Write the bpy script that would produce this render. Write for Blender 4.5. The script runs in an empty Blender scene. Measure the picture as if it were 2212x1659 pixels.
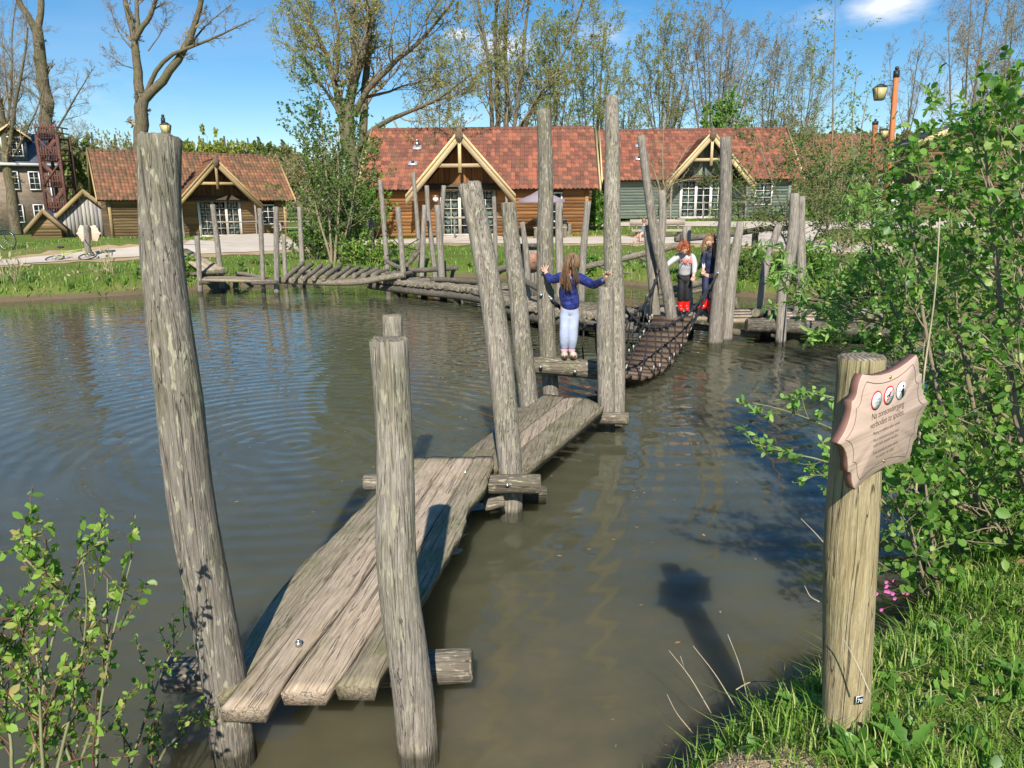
import bpy, math, random
import numpy as np
from mathutils import Vector, Matrix

random.seed(7)
RNG = np.random.default_rng(11)
sc = bpy.context.scene
col = sc.collection
R = math.radians

# ------------------------------------------------------------------ camera, world, sun
PITCH, ROLL, HC, FOC = R(13.2), R(0.35), 2.0, 1597.0     # lens and pose measured from the photograph (2212 px wide copy)
cd = bpy.data.cameras.new('camera'); cam = bpy.data.objects.new('camera', cd); col.objects.link(cam)
cd.sensor_width = 36.0; cd.lens = 36.0 * FOC / 2212.0; cd.clip_start = 0.05; cd.clip_end = 2000
cam.matrix_world = Matrix.Translation((0, 0, HC)) @ Matrix.Rotation(math.pi/2 - PITCH, 4, 'X') @ Matrix.Rotation(-ROLL, 4, 'Z')
sc.camera = cam

SUN_EL, SUN_AZ = R(39), R(0.3)          # the sun stands right behind the photographer
wd = bpy.data.worlds.new('World'); sc.world = wd; wd.use_nodes = True
nt = wd.node_tree; nt.nodes.clear()
def wn(t, **k):
    n = nt.nodes.new(t)
    for a, b in k.items(): setattr(n, a, b)
    return n
wo = wn('ShaderNodeOutputWorld'); bg = wn('ShaderNodeBackground'); bg.inputs['Strength'].default_value = 0.095
sky = wn('ShaderNodeTexSky', sky_type='NISHITA', sun_disc=False, sun_elevation=SUN_EL, sun_rotation=math.pi - SUN_AZ)
sky.air_density = 1.0; sky.dust_density = 0.1; sky.ozone_density = 2.6; sky.altitude = 0
hsv = wn('ShaderNodeHueSaturation'); hsv.inputs['Saturation'].default_value = 1.38; hsv.inputs['Value'].default_value = 0.97
tc = wn('ShaderNodeTexCoord'); mp = wn('ShaderNodeMapping'); mp.inputs['Scale'].default_value = (1, 1, 3.2)
nz = wn('ShaderNodeTexNoise'); nz.inputs['Scale'].default_value = 5.0; nz.inputs['Detail'].default_value = 8; nz.inputs['Roughness'].default_value = 0.62
nz2 = wn('ShaderNodeTexNoise'); nz2.inputs['Scale'].default_value = 1.7; nz2.inputs['Detail'].default_value = 3
cr = wn('ShaderNodeValToRGB'); cr.color_ramp.elements[0].position = 0.57; cr.color_ramp.elements[1].position = 0.80
wisp = wn('ShaderNodeTexNoise'); wisp.inputs['Scale'].default_value = 2.4; wisp.inputs['Detail'].default_value = 6
mp2 = wn('ShaderNodeMapping'); mp2.inputs['Scale'].default_value = (1, 1, 5); mp2.inputs['Rotation'].default_value = (0.2, 0.25, 0)
cr2 = wn('ShaderNodeValToRGB'); cr2.color_ramp.elements[0].position = 0.5; cr2.color_ramp.elements[1].position = 0.95
cr2.color_ramp.elements[1].color = (0.38, 0.38, 0.38, 1)
mxn = wn('ShaderNodeMath', operation='MAXIMUM')
mix = wn('ShaderNodeMix', data_type='RGBA'); mix.inputs['B'].default_value = (7.2, 7.6, 8.3, 1)
L = nt.links.new
L(tc.outputs['Generated'], mp.inputs[0]); L(mp.outputs[0], nz.inputs['Vector'])
L(tc.outputs['Generated'], mp2.inputs[0]); L(mp2.outputs[0], wisp.inputs['Vector'])
L(nz.outputs[0], cr.inputs[0]); L(wisp.outputs[0], cr2.inputs[0])
L(sky.outputs[0], hsv.inputs['Color']); L(hsv.outputs[0], mix.inputs['A'])
# a few small fair-weather clouds, each a patch of sky with a ragged edge
def dirpx(u, v):
    a = (u - 1106) / FOC; b = -(v - 829.5) / FOC
    d = cam.matrix_world.to_3x3() @ Vector((a, b, -1)); return d.normalized()
acc = None
for (u, v, w, k) in [(1915, 12, 0.038, 1.0), (992, 76, 0.016, 0.9), (1090, 100, 0.045, 0.85), (1770, 38, 0.03, 0.5), (1300, 70, 0.05, 0.5),
                     (1500, 150, 0.05, 0.35), (1010, 255, 0.03, 0.4), (150, 200, 0.10, 0.25), (2080, 210, 0.08, 0.4)]:
    c = dirpx(u, v)
    sub = wn('ShaderNodeVectorMath', operation='SUBTRACT'); sub.inputs[1].default_value = c
    sc2 = wn('ShaderNodeVectorMath', operation='MULTIPLY'); sc2.inputs[1].default_value = (1, 1, 2.4)
    ln = wn('ShaderNodeVectorMath', operation='LENGTH')
    mr = wn('ShaderNodeMapRange'); mr.inputs['From Min'].default_value = 0; mr.inputs['From Max'].default_value = w * 1.7
    mr.inputs['To Min'].default_value = k; mr.inputs['To Max'].default_value = 0
    L(tc.outputs['Generated'], sub.inputs[0]); L(sub.outputs[0], sc2.inputs[0]); L(sc2.outputs[0], ln.inputs[0]); L(ln.outputs['Value'], mr.inputs['Value'])
    if acc is None: acc = mr.outputs[0]
    else:
        m = wn('ShaderNodeMath', operation='MAXIMUM'); L(acc, m.inputs[0]); L(mr.outputs[0], m.inputs[1]); acc = m.outputs[0]
nzc = wn('ShaderNodeTexNoise'); nzc.inputs['Scale'].default_value = 22; nzc.inputs['Detail'].default_value = 7; nzc.inputs['Roughness'].default_value = .6
L(mp.outputs[0], nzc.inputs['Vector'])
ml = wn('ShaderNodeMath', operation='MULTIPLY_ADD'); ml.inputs[1].default_value = 1.5; ml.inputs[2].default_value = -0.80
ad = wn('ShaderNodeMath', operation='ADD', use_clamp=True); L(nzc.outputs[0], ml.inputs[0]); L(ml.outputs[0], ad.inputs[0]); L(acc, ad.inputs[1])
gate = wn('ShaderNodeMath', operation='MULTIPLY', use_clamp=True); L(ad.outputs[0], gate.inputs[0]); L(acc, gate.inputs[1])
g2 = wn('ShaderNodeMath', operation='MULTIPLY', use_clamp=True); g2.inputs[1].default_value = 1.7; L(gate.outputs[0], g2.inputs[0])
L(g2.outputs[0], mxn.inputs[0]); 
wk = wn('ShaderNodeMath', operation='MULTIPLY'); wk.inputs[1].default_value = 0.6; L(cr2.outputs[0], wk.inputs[0]); L(wk.outputs[0], mxn.inputs[1])
L(mxn.outputs[0], mix.inputs['Factor']); L(mix.outputs['Result'], bg.inputs['Color']); L(bg.outputs[0], wo.inputs[0])

sl = bpy.data.lights.new('sun', 'SUN'); sl.energy = 5.0; sl.angle = R(0.53); sl.color = (1.0, 0.95, 0.86)
so = bpy.data.objects.new('sun', sl); col.objects.link(so)
ld = Vector((-math.sin(SUN_AZ) * math.cos(SUN_EL), math.cos(SUN_AZ) * math.cos(SUN_EL), -math.sin(SUN_EL)))
so.rotation_euler = ld.to_track_quat('-Z', 'Y').to_euler()
so.location = (3, -10, 20)
sc.view_settings.view_transform = 'Standard'; sc.view_settings.look = 'None'
sc.view_settings.exposure = 0.5; sc.view_settings.gamma = 1.0; sc.view_settings.use_curve_mapping = False
sc.cycles.max_bounces = 8; sc.cycles.transparent_max_bounces = 24; sc.cycles.use_denoising = True

# ------------------------------------------------------------------ helpers: measuring
MC = np.array(cam.matrix_world.to_3x3())
def ray(u, v):
    return MC @ np.array([(u - 1106) / FOC, -(v - 829.5) / FOC, -1.0])
def PZ(u, v, z=0.0):
    d = ray(u, v); t = (z - HC) / d[2]; return np.array([d[0]*t, d[1]*t, z])
def PY(u, v, y):
    d = ray(u, v); t = y / d[1]; return np.array([d[0]*t, y, HC + d[2]*t])
def rad(wpx, p):           # half of a width seen at point p, in metres
    depth = -(MC.T @ (np.array(p) - np.array([0, 0, HC])))[2]
    return 0.5 * wpx * depth / FOC

# ------------------------------------------------------------------ helpers: meshes
def mk(name, V, F, mat=None, parent=None, origin=None, midx=None, smooth=False, local=False):
    """one mesh object; V in world metres unless local, F a list of int arrays (n,3) or (n,4)"""
    V = np.asarray(V, dtype=np.float64).reshape(-1, 3)
    if not isinstance(F, (list, tuple)) or (len(F) and np.asarray(F[0]).ndim != 2): F = [np.asarray(F)]
    F = [np.asarray(f, dtype=np.int32) for f in F if len(f)]
    org = np.zeros(3)
    if parent is not None and not local: org = np.array(root_loc(parent))
    elif origin is not None: org = np.array(origin, dtype=float)
    me = bpy.data.meshes.new(name)
    me.vertices.add(len(V)); me.vertices.foreach_set('co', (V - org).astype(np.float32).ravel())
    tot = sum(f.size for f in F); npoly = sum(len(f) for f in F)
    me.loops.add(tot); me.loops.foreach_set('vertex_index', np.concatenate([f.ravel() for f in F]))
    me.polygons.add(npoly)
    sizes = np.concatenate([np.full(len(f), f.shape[1], dtype=np.int32) for f in F])
    starts = np.concatenate([[0], np.cumsum(sizes)[:-1]]).astype(np.int32)
    me.polygons.foreach_set('loop_start', starts)
    if smooth: me.polygons.foreach_set('use_smooth', np.ones(npoly, dtype=bool))
    mats = mat if isinstance(mat, (list, tuple)) else [mat]
    for m in mats: me.materials.append(m)
    if midx is not None: me.polygons.foreach_set('material_index', np.asarray(midx, dtype=np.int32))
    me.update(calc_edges=True)
    o = bpy.data.objects.new(name, me); col.objects.link(o)
    if parent is not None: o.parent = parent
    elif origin is not None: o.location = org
    return o
def root_loc(o):
    while o.parent is not None: o = o.parent
    return o.location
def tag(o, label, cat, group=None, kind=None):
    if label: o['label'] = label
    if cat: o['category'] = cat
    if group: o['group'] = group
    if kind: o['kind'] = kind
    return o
def thing(name, loc, label, cat, rotz=0.0, group=None):
    o = bpy.data.objects.new(name, None); col.objects.link(o); o.empty_display_size = 0.2
    o.location = loc; o.rotation_euler = (0, 0, rotz); tag(o, label, cat, group); return o
def inst(o, parent=None, loc=None, rot=None, mesh=None, mat=None):
    c = o.copy(); col.objects.link(c)
    if mesh is not None: c.data = mesh
    c.parent = parent
    if loc is not None: c.location = loc
    if rot is not None: c.rotation_euler = rot
    return c

class MB:
    """collects simple solids, then links them as one mesh object"""
    def __init__(s): s.V = []; s.Q = []; s.T = []; s.n = 0
    def add(s, V, Q=(), T=()):
        V = np.asarray(V, float).reshape(-1, 3)
        if len(Q): s.Q.append(np.asarray(Q) + s.n)
        if len(T): s.T.append(np.asarray(T) + s.n)
        s.V.append(V); s.n += len(V); return s
    def box(s, c, size, rz=0.0, M=None):
        sx, sy, sz = [a / 2 for a in size]
        v = np.array([(x*sx, y*sy, z*sz) for z in (-1, 1) for y in (-1, 1) for x in (-1, 1)])
        if M is not None: v = v @ np.array(M).T
        elif rz: 
            c_, s_ = math.cos(rz), math.sin(rz); v = v @ np.array([[c_, s_, 0], [-s_, c_, 0], [0, 0, 1]])
        return s.add(v + np.array(c), [(0,2,3,1), (4,5,7,6), (0,1,5,4), (2,6,7,3), (0,4,6,2), (1,3,7,5)])
    def bar(s, p, q, w, h=None, up=(0, 0, 1)):
        p, q = np.array(p, float), np.array(q, float); h = h or w
        t = q - p; ln = np.linalg.norm(t); t = t / ln; x = np.cross(t, up); x /= max(np.linalg.norm(x), 1e-6); y = np.cross(x, t)
        return s.box((p + q) / 2, (w, ln, h), M=np.column_stack([x, t, y]))
    def tube(s, pts, r, n=8, cap=True):
        pts = np.asarray(pts, float); r = np.broadcast_to(np.asarray(r, float), (len(pts),))
        V, Q = rings(pts[None], r[None], n); base = len(V); V = list(V)
        T = []
        if cap:
            V.append(pts[0]); V.append(pts[-1]); m = len(pts) - 1
            for k in range(n):
                T.append((base, (k+1) % n, k)); T.append((base+1, m*n + k, m*n + (k+1) % n))
        return s.add(np.array(V), Q, T)
    def prism(s, poly, p0, ax, ay, az, depth):
        """outline in (ax, ay), pushed along az"""
        poly = np.asarray(poly, float); n = len(poly); ax, ay, az = map(lambda a: np.array(a, float), (ax, ay, az))
        a = np.array(p0) + poly[:, :1] * ax + poly[:, 1:] * ay; b = a + az * depth
        c0, c1 = a.mean(0), b.mean(0); V = np.vstack([a, b, c0, c1]); Q = [(i, (i+1) % n, n + (i+1) % n, n + i) for i in range(n)]
        T = [(2*n, (i+1) % n, i) for i in range(n)] + [(2*n+1, n+i, n+(i+1) % n) for i in range(n)]
        return s.add(V, Q, T)
    def ball(s, c, r, n=8, m=6):
        r = np.broadcast_to(np.asarray(r, float), (3,))
        V = []; Q = []
        for i in range(m + 1):
            th = math.pi * i / m
            for k in range(n):
                ph = 2*math.pi*k/n; V.append((math.sin(th)*math.cos(ph), math.sin(th)*math.sin(ph), math.cos(th)))
        for i in range(m):
            for k in range(n): Q.append((i*n+k, (i+1)*n+k, (i+1)*n+(k+1) % n, i*n+(k+1) % n))
        return s.add(np.array(V)*r + np.array(c), Q)
    def build(s, name, mat, parent=None, origin=None, smooth=False, local=False):
        return mk(name, np.vstack(s.V), [np.vstack(a) for a in (s.Q, s.T) if len(a)], mat, parent, origin, smooth=smooth, local=local)

def rings(P, Rr, n=3):
    """P (B,S,3) polylines, Rr (B,S) radii -> tube verts and quads"""
    B, S, _ = P.shape
    T = np.gradient(P, axis=1); T /= np.maximum(np.linalg.norm(T, axis=2, keepdims=True), 1e-9)
    ref = np.where(np.abs(T[:, :1, 2:3]) > 0.9, np.array([1.0, 0, 0]), np.array([0, 0, 1.0])); ref = np.broadcast_to(ref, T.shape)
    X = np.cross(T, ref); X /= np.maximum(np.linalg.norm(X, axis=2, keepdims=True), 1e-9); Y = np.cross(T, X)
    a = np.arange(n) * 2 * math.pi / n
    V = P[:, :, None, :] + Rr[:, :, None, None] * (np.cos(a)[None, None, :, None] * X[:, :, None, :] + np.sin(a)[None, None, :, None] * Y[:, :, None, :])
    idx = np.arange(B*S*n).reshape(B, S, n)
    a0 = idx[:, :-1, :]; a1 = idx[:, 1:, :]
    Q = np.stack([a0, np.roll(a0, -1, 2), np.roll(a1, -1, 2), a1], -1).reshape(-1, 4)
    return V.reshape(-1, 3), Q

def resample(pts, n, smooth=True):
    pts = np.asarray(pts, float); d = np.r_[0, np.cumsum(np.linalg.norm(np.diff(pts[:, :3], axis=0), axis=1))]
    t = np.linspace(0, d[-1], n)
    out = np.column_stack([np.interp(t, d, pts[:, k]) for k in range(pts.shape[1])])
    if smooth and n > 6:
        for _ in range(max(2, n // 10)):
            out[1:-1] = (out[:-2] + 2*out[1:-1] + out[2:]) / 4
    return out

# ------------------------------------------------------------------ helpers: materials
MATS = {}
class NT:
    def __init__(s, name):
        s.m = bpy.data.materials.new(name); s.m.use_nodes = True; s.t = s.m.node_tree; s.t.nodes.clear()
        s.out = s.n('ShaderNodeOutputMaterial')
    def n(s, t, ins=None, **k):
        x = s.t.nodes.new(t)
        for a, b in k.items(): setattr(x, a, b)
        for a, b in (ins or {}).items():
            if isinstance(b, bpy.types.NodeSocket): s.t.links.new(b, x.inputs[a])
            else: x.inputs[a].default_value = b
        return x
    def noise(s, vec, scale, detail=4, rough=0.55, dist=0.0):
        return s.n('ShaderNodeTexNoise', {'Vector': vec, 'Scale': scale, 'Detail': detail, 'Roughness': rough, 'Distortion': dist}).outputs[0]
    def coord(s, kind='Object', scale=(1, 1, 1), rot=(0, 0, 0), loc=(0, 0, 0)):
        c = s.n('ShaderNodeTexCoord').outputs[kind]
        if any(rot): c = s.n('ShaderNodeMapping', {'Vector': c, 'Rotation': rot}).outputs[0]; rot = (0, 0, 0)
        return s.n('ShaderNodeMapping', {'Vector': c, 'Scale': scale, 'Rotation': rot, 'Location': loc}).outputs[0]
    def ramp(s, fac, stops):
        r = s.n('ShaderNodeValToRGB', {'Fac': fac}); e = r.color_ramp.elements
        while len(e) < len(stops): e.new(0.5)
        for i, (p, c) in enumerate(stops):
            e[i].position = p; e[i].color = (c, c, c, 1) if isinstance(c, (int, float)) else (*c, 1)
        return r.outputs[0]
    def mix(s, f, a, b, mode='MIX'):
        x = s.n('ShaderNodeMix', data_type='RGBA', blend_type=mode)
        for k, v in (('Factor', f), ('A', a), ('B', b)):
            if isinstance(v, bpy.types.NodeSocket): s.t.links.new(v, x.inputs[k])
            elif k == 'Factor': x.inputs[k].default_value = v
            else: x.inputs[k].default_value = (*v, 1) if len(v) == 3 else v
        return x.outputs['Result']
    def math(s, op, a, b=0.0, c=None, clamp=False):
        x = s.n('ShaderNodeMath', operation=op, use_clamp=clamp)
        for i, v in enumerate((a, b, c)):
            if v is None: continue
            if isinstance(v, bpy.types.NodeSocket): s.t.links.new(v, x.inputs[i])
            else: x.inputs[i].default_value = v
        return x.outputs[0]
    def bump(s, h, strength=0.5, dist=0.02, normal=None):
        k = {'Height': h, 'Strength': strength, 'Distance': dist}
        if normal is not None: k['Normal'] = normal
        return s.n('ShaderNodeBump', k).outputs[0]
    def rand(s): return s.n('ShaderNodeObjectInfo').outputs['Random']
    def bsdf(s, color, rough=0.6, normal=None, metal=0.0, spec=0.5, **extra):
        ins = {'Base Color': color if isinstance(color, bpy.types.NodeSocket) else (*color, 1), 'Roughness': rough, 'Metallic': metal, 'Specular IOR Level': spec}
        if normal is not None: ins['Normal'] = normal
        ins.update(extra)
        b = s.n('ShaderNodeBsdfPrincipled', ins); s.t.links.new(b.outputs[0], s.out.inputs[0]); return b

def plain(name, c, rough=0.6, var=0.12, scale=12, metal=0.0, bump=0.0, bscale=40, spec=0.4):
    m = NT(name); v = m.coord(); n = m.noise(v, scale, 5)
    dark = tuple(x * (1 - var * 2) for x in c); lite = tuple(min(1, x * (1 + var)) for x in c)
    cc = m.ramp(n, [(0.3, dark), (0.7, lite)])
    nn = m.bump(m.noise(v, bscale, 4), bump, 0.01) if bump else None
    m.bsdf(cc, rough, nn, metal, spec); return m.m

def old_wood(name, stops, axis='z', lichen=0.5, green=0.3, crack=0.6, freq=1.0, pale=(0.50, 0.46, 0.32)):
    """weathered timber: grain along one axis, dark drying cracks, pale lichen flecks, green algae"""
    m = NT(name); f = freq
    S = {'z': (115*f, 115*f, 7*f), 'y': (115*f, 6*f, 115*f), 'x': (6*f, 115*f, 115*f)}[axis]; RT = (0, 0, R(8.3)) if axis == 'y' else (0, 0, 0)
    S2 = {'z': (62*f, 62*f, 17*f), 'y': (62*f, 17*f, 62*f), 'x': (17*f, 62*f, 62*f)}[axis]
    g = m.coord('Object', S, RT); rnd = m.rand(); off = m.n('ShaderNodeVectorMath', {0: g, 1: m.n('ShaderNodeCombineXYZ', {0: m.math('MULTIPLY', rnd, 37), 1: m.math('MULTIPLY', rnd, 19), 2: rnd}).outputs[0]}, operation='ADD').outputs[0]
    grain = m.noise(off, 1.0, 6, 0.68, 0.12)
    c = m.ramp(grain, stops)
    obj = m.coord('Object')
    big = m.noise(obj, 2.2, 4, 0.6)
    c = m.mix(m.ramp(big, [(0.35, 0.0), (0.7, 0.55)]), c, m.mix(0.5, c, (0.43, 0.37, 0.30)), 'MIX')
    tone = m.math('MULTIPLY_ADD', rnd, 0.34, 0.84)
    c = m.mix(1.0, c, m.n('ShaderNodeCombineXYZ', {0: tone, 1: tone, 2: tone}).outputs[0], 'MULTIPLY')
    sv = m.coord('Object', S2); fl = m.noise(sv, 1.0, 3, 0.5)
    if green:
        gm = m.noise(m.coord('Object', (3, 3, 1.4)), 1.3, 4, 0.6)
        c = m.mix(m.ramp(gm, [(0.48, 0.0), (0.68, green)]), c, (0.14, 0.155, 0.045))
    if lichen: c = m.mix(m.ramp(fl, [(0.575, 0.0), (0.62, lichen)]), c, pale)
    ck = m.noise(m.coord('Object', tuple(s * (0.34 if s > 9*f else 0.14) for s in S), RT), 1.0, 3, 0.5, 0.0)
    ckr = m.ramp(m.math('ABSOLUTE', m.math('SUBTRACT', ck, 0.52)), [(0.0, 1.0), (0.014, 0.0)])
    c = m.mix(m.math('MULTIPLY', ckr, crack), c, (0.05, 0.04, 0.03))
    fine = m.noise(m.coord('Object', tuple(q*(2.4 if q > 9*f else 2.6) for q in S), RT), 1.0, 4, 0.7)
    c = m.mix(0.75, c, m.ramp(fine, [(0.3, 0.5), (0.65, 1.0)]), 'MULTIPLY')
    wz = m.n('ShaderNodeSeparateXYZ', {0: m.n('ShaderNodeNewGeometry').outputs['Position']}).outputs[2]
    wet = m.ramp(m.math('ADD', wz, m.math('MULTIPLY', big, 0.10)), [(0.11, 1.0), (0.15, 0.0)])
    c = m.mix(m.math('MULTIPLY', wet, 0.78), c, (0.030, 0.030, 0.014))
    h = m.math('SUBTRACT', m.math('MULTIPLY', grain, 1.0), m.math('MULTIPLY', ckr, 0.8))
    m.bsdf(c, 0.86, m.bump(h, 0.85, 0.012), 0, 0.2); return m.m

GREYW = [(0.24, (0.075, 0.06, 0.045)), (0.42, (0.235, 0.2, 0.158)), (0.60, (0.38, 0.335, 0.277)), (0.8, (0.55, 0.50, 0.43))]
M = MATS
M['post'] = old_wood('weathered_post_wood', GREYW, 'z', 0.8, 0.42, 0.4)
M['post_far'] = old_wood('grey_post_wood', [(0.2, (0.12, 0.10, 0.08)), (0.5, (0.29, 0.25, 0.21)), (0.8, (0.46, 0.42, 0.37))], 'z', 0.5, 0.15, 0.25, 0.6)
M['log'] = old_wood('weathered_log_wood', [(0.2, (0.07, 0.055, 0.04)), (0.5, (0.19, 0.155, 0.115)), (0.8, (0.36, 0.31, 0.24))], 'x', 0.7, 0.3, 0.4)
M['log_dark'] = old_wood('dark_log_wood', [(0.2, (0.035, 0.03, 0.024)), (0.5, (0.105, 0.088, 0.068)), (0.8, (0.24, 0.21, 0.17))], 'x', 0.35, 0.2, 0.6)
M['plank'] = old_wood('worn_plank_wood', [(0.2, (0.26, 0.18, 0.11)), (0.5, (0.50, 0.385, 0.27)), (0.8, (0.68, 0.56, 0.42))], 'y', 0.15, 0.42, 0.4, 0.8, (0.52, 0.45, 0.36))
M['plank_edge'] = old_wood('mossy_plank_wood', [(0.2, (0.12, 0.095, 0.055)), (0.5, (0.31, 0.25, 0.165)), (0.8, (0.50, 0.42, 0.29))], 'y', 0.3, 0.6, 0.4, 0.8, (0.45, 0.43, 0.25))
M['wet_board'] = old_wood('wet_brown_board', [(0.2, (0.035, 0.02, 0.013)), (0.5, (0.12, 0.068, 0.044)), (0.8, (0.26, 0.17, 0.115))], 'x', 0.0, 0.12, 0.5)
M['rim'] = plain('wet_dark_wood', (0.03, 0.026, 0.016), 0.4, 0.3)
# end grain: rings
def endgrain(name, c1, c2):
    m = NT(name); v = m.coord('Object')
    w = m.n('ShaderNodeTexWave', {'Vector': v, 'Scale': 26, 'Distortion': 5, 'Detail': 3}, wave_type='RINGS', rings_direction='Z').outputs['Fac']
    c = m.mix(w, c1, c2); c = m.mix(m.ramp(m.noise(v, 18, 5), [(0.4, 0), (0.65, 0.7)]), c, (0.08, 0.07, 0.05))
    m.bsdf(c, 0.85, m.bump(w, 0.4, 0.004), 0, 0.2); return m.m
M['end'] = endgrain('cut_wood_end', (0.14, 0.12, 0.085), (0.34, 0.29, 0.21))
M['post_new'] = old_wood('yellowish_pine_post', [(0.2, (0.17, 0.12, 0.05)), (0.5, (0.37, 0.29, 0.15)), (0.8, (0.56, 0.47, 0.30))], 'z', 0.25, 0.65, 0.65, 0.9, (0.5, 0.44, 0.26))

def leafmat(name, c1, c2, c3=None, rough=0.45, trans=0.32):
    m = NT(name); r = m.n('ShaderNodeNewGeometry').outputs['Random Per Island']
    stops = [(0.0, c1), (0.75, c2)] + ([(1.0, c3)] if c3 else [])
    c = m.ramp(r, stops)
    d = m.n('ShaderNodeBsdfPrincipled', {'Base Color': c, 'Roughness': rough, 'Specular IOR Level': 0.35})
    t = m.n('ShaderNodeBsdfTranslucent', {'Color': m.mix(1.0, c, (1.5, 1.75, 0.8), 'MULTIPLY')})
    x = m.n('ShaderNodeMixShader', {0: trans, 1: d.outputs[0], 2: t.outputs[0]}); m.t.links.new(x.outputs[0], m.out.inputs[0]); return m.m
M['leaf_fresh'] = leafmat('fresh_green_leaf', (0.08, 0.17, 0.022), (0.24, 0.40, 0.06), (0.46, 0.36, 0.14))
M['leaf_alder'] = leafmat('alder_leaf', (0.06, 0.15, 0.025), (0.17, 0.33, 0.055), (0.34, 0.40, 0.10), .4, .38)
M['leaf_willow'] = leafmat('willow_leaf', (0.11, 0.22, 0.05), (0.22, 0.39, 0.085), (0.33, 0.45, 0.14))
M['leaf_spring'] = leafmat('young_spring_leaf', (0.22, 0.24, 0.05), (0.38, 0.40, 0.09), (0.46, 0.42, 0.14), 0.5, 0.45)
M['leaf_shrub'] = leafmat('shrub_leaf', (0.06, 0.12, 0.022), (0.14, 0.23, 0.045), (0.19, 0.24, 0.06))
M['leaf_bud'] = leafmat('brown_bud', (0.22, 0.18, 0.09), (0.32, 0.28, 0.13), (0.36, 0.32, 0.14), 0.6, 0.4)
M['leaf_far'] = leafmat('far_leaf', (0.11, 0.14, 0.045), (0.21, 0.25, 0.075), (0.28, 0.27, 0.10), .5, .4)
M['grass'] = leafmat('grass_blade', (0.08, 0.17, 0.02), (0.21, 0.36, 0.045), (0.48, 0.45, 0.18), 0.5, 0.3)
M['straw'] = leafmat('dry_reed', (0.30, 0.25, 0.13), (0.46, 0.39, 0.22), (0.5, 0.45, 0.3), 0.6, 0.15)
def barkmat(name, c1, c2, green=0.3):
    m = NT(name); v = m.coord('Object', (1, 1, 0.25)); n = m.noise(v, 9, 7, 0.7, 0.5)
    c = m.ramp(n, [(0.3, c1), (0.7, c2)])
    c = m.mix(m.ramp(m.noise(m.coord(), 1.1, 3), [(0.45, 0), (0.65, green)]), c, (0.11, 0.12, 0.035))
    m.bsdf(c, 0.9, m.bump(n, 0.9, 0.05), 0, 0.15); return m.m
M['bark'] = barkmat('tree_bark', (0.05, 0.04, 0.028), (0.24, 0.195, 0.13), 0.45)
M['twig'] = barkmat('twig_bark', (0.20, 0.155, 0.10), (0.36, 0.29, 0.20), 0.3)
M['stem_green'] = plain('green_stem', (0.20, 0.20, 0.09), 0.6, 0.2)
M['stem_red'] = plain('red_brown_stem', (0.16, 0.075, 0.045), 0.6, 0.2)
M['stem_pale'] = plain('pale_dead_stem', (0.50, 0.42, 0.28), 0.7, 0.2)

# ------------------------------------------------------------------ ground and water
POND = np.array([(-22, 1.0), (-12, -0.5), (-6, 0.3), (-3.2, 0.95), (-1.6, 1.15), (-0.6, 1.35), (0.0, 1.55), (0.28, 1.78), (0.45, 2.0), (0.80, 2.3), (1.15, 2.52), (1.5, 2.75),
                 (1.95, 3.15), (2.35, 3.8), (2.8, 4.8), (3.6, 6.6), (5, 8.6), (8, 11), (9.2, 13), (8.2, 14.8), (6.6, 16.2), (5.2, 17.6), (4.0, 19.8), (2.0, 21.0), (0.8, 20.8), (-0.2, 22.4),
                 (-1.6, 23.2), (-3.6, 22.0), (-5.6, 21.8), (-7.2, 20.6), (-8.2, 19.8), (-9.6, 18.4), (-11.6, 17.3), (-14, 16.0), (-18, 15.2), (-24, 14.0), (-29, 9), (-27, 3)], float)
def sdist(x, y):
    x = np.asarray(x, float); y = np.asarray(y, float); sh = x.shape; p = np.stack([x.ravel(), y.ravel()], 1)
    best = np.full(len(p), 1e18); ins = np.zeros(len(p), bool); n = len(POND)
    for i in range(n):
        a, b = POND[i], POND[(i+1) % n]; e = b - a; w = p - a
        t = np.clip((w @ e) / (e @ e), 0, 1); d = w - t[:, None]*e; best = np.minimum(best, (d**2).sum(1))
        c1 = (a[1] > p[:, 1]) != (b[1] > p[:, 1])
        with np.errstate(divide='ignore', invalid='ignore'):
            xi = (b[0]-a[0])*(p[:, 1]-a[1])/(b[1]-a[1] + 1e-30) + a[0]
        ins ^= c1 & (p[:, 0] < xi)
    d = np.sqrt(best); return np.where(ins, -d, d).reshape(sh)
def wob(x, y, s):
    return (np.sin(x*1.9*s + 1.3) * np.cos(y*1.6*s + .4) + 0.5*np.sin(x*4.1*s + y*2.7*s) + 0.3*np.sin(y*7.3*s - x*5.1*s + 2)) / 1.8
def gz(x, y):
    x = np.asarray(x, float); y = np.asarray(y, float)
    d = sdist(x, y) + 0.10 * wob(x, y, 2.2)*np.clip((y-1)/6, .12, 1)
    near = np.clip((6 - y) / 3, 0, 1)
    top = 0.50 + 0.10 * near
    out = 0.10 + (top - 0.10) * (1 - np.exp(-np.maximum(d, 0) / (0.75 - 0.55*near)))
    out = out * np.clip(d / 0.05, 0, 1) - 0.03 * (1 - np.clip(d / 0.05, 0, 1))
    inn = -0.03 - 0.75 * np.clip(-d / 1.6, 0, 1) ** 0.8
    z = np.where(d > 0, out, inn)
    s = np.clip((y - 27) / 17, 0, 1.6); s = s*s*(3-2*np.minimum(s,1))*0 + s
    t = np.clip((x + 20) / 35, 0, 1.25)
    z = z + s * 1.12 * t
    # the low grassy mound left of the first cottage
    z = z + 0.55 * np.exp(-(((x + 15) / 5.5)**2 + ((y - 28.5) / 3.2)**2))
    z = z + np.where(d > 0.4, 0.022 * wob(x, y, 1.1), 0)
    return z
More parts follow.
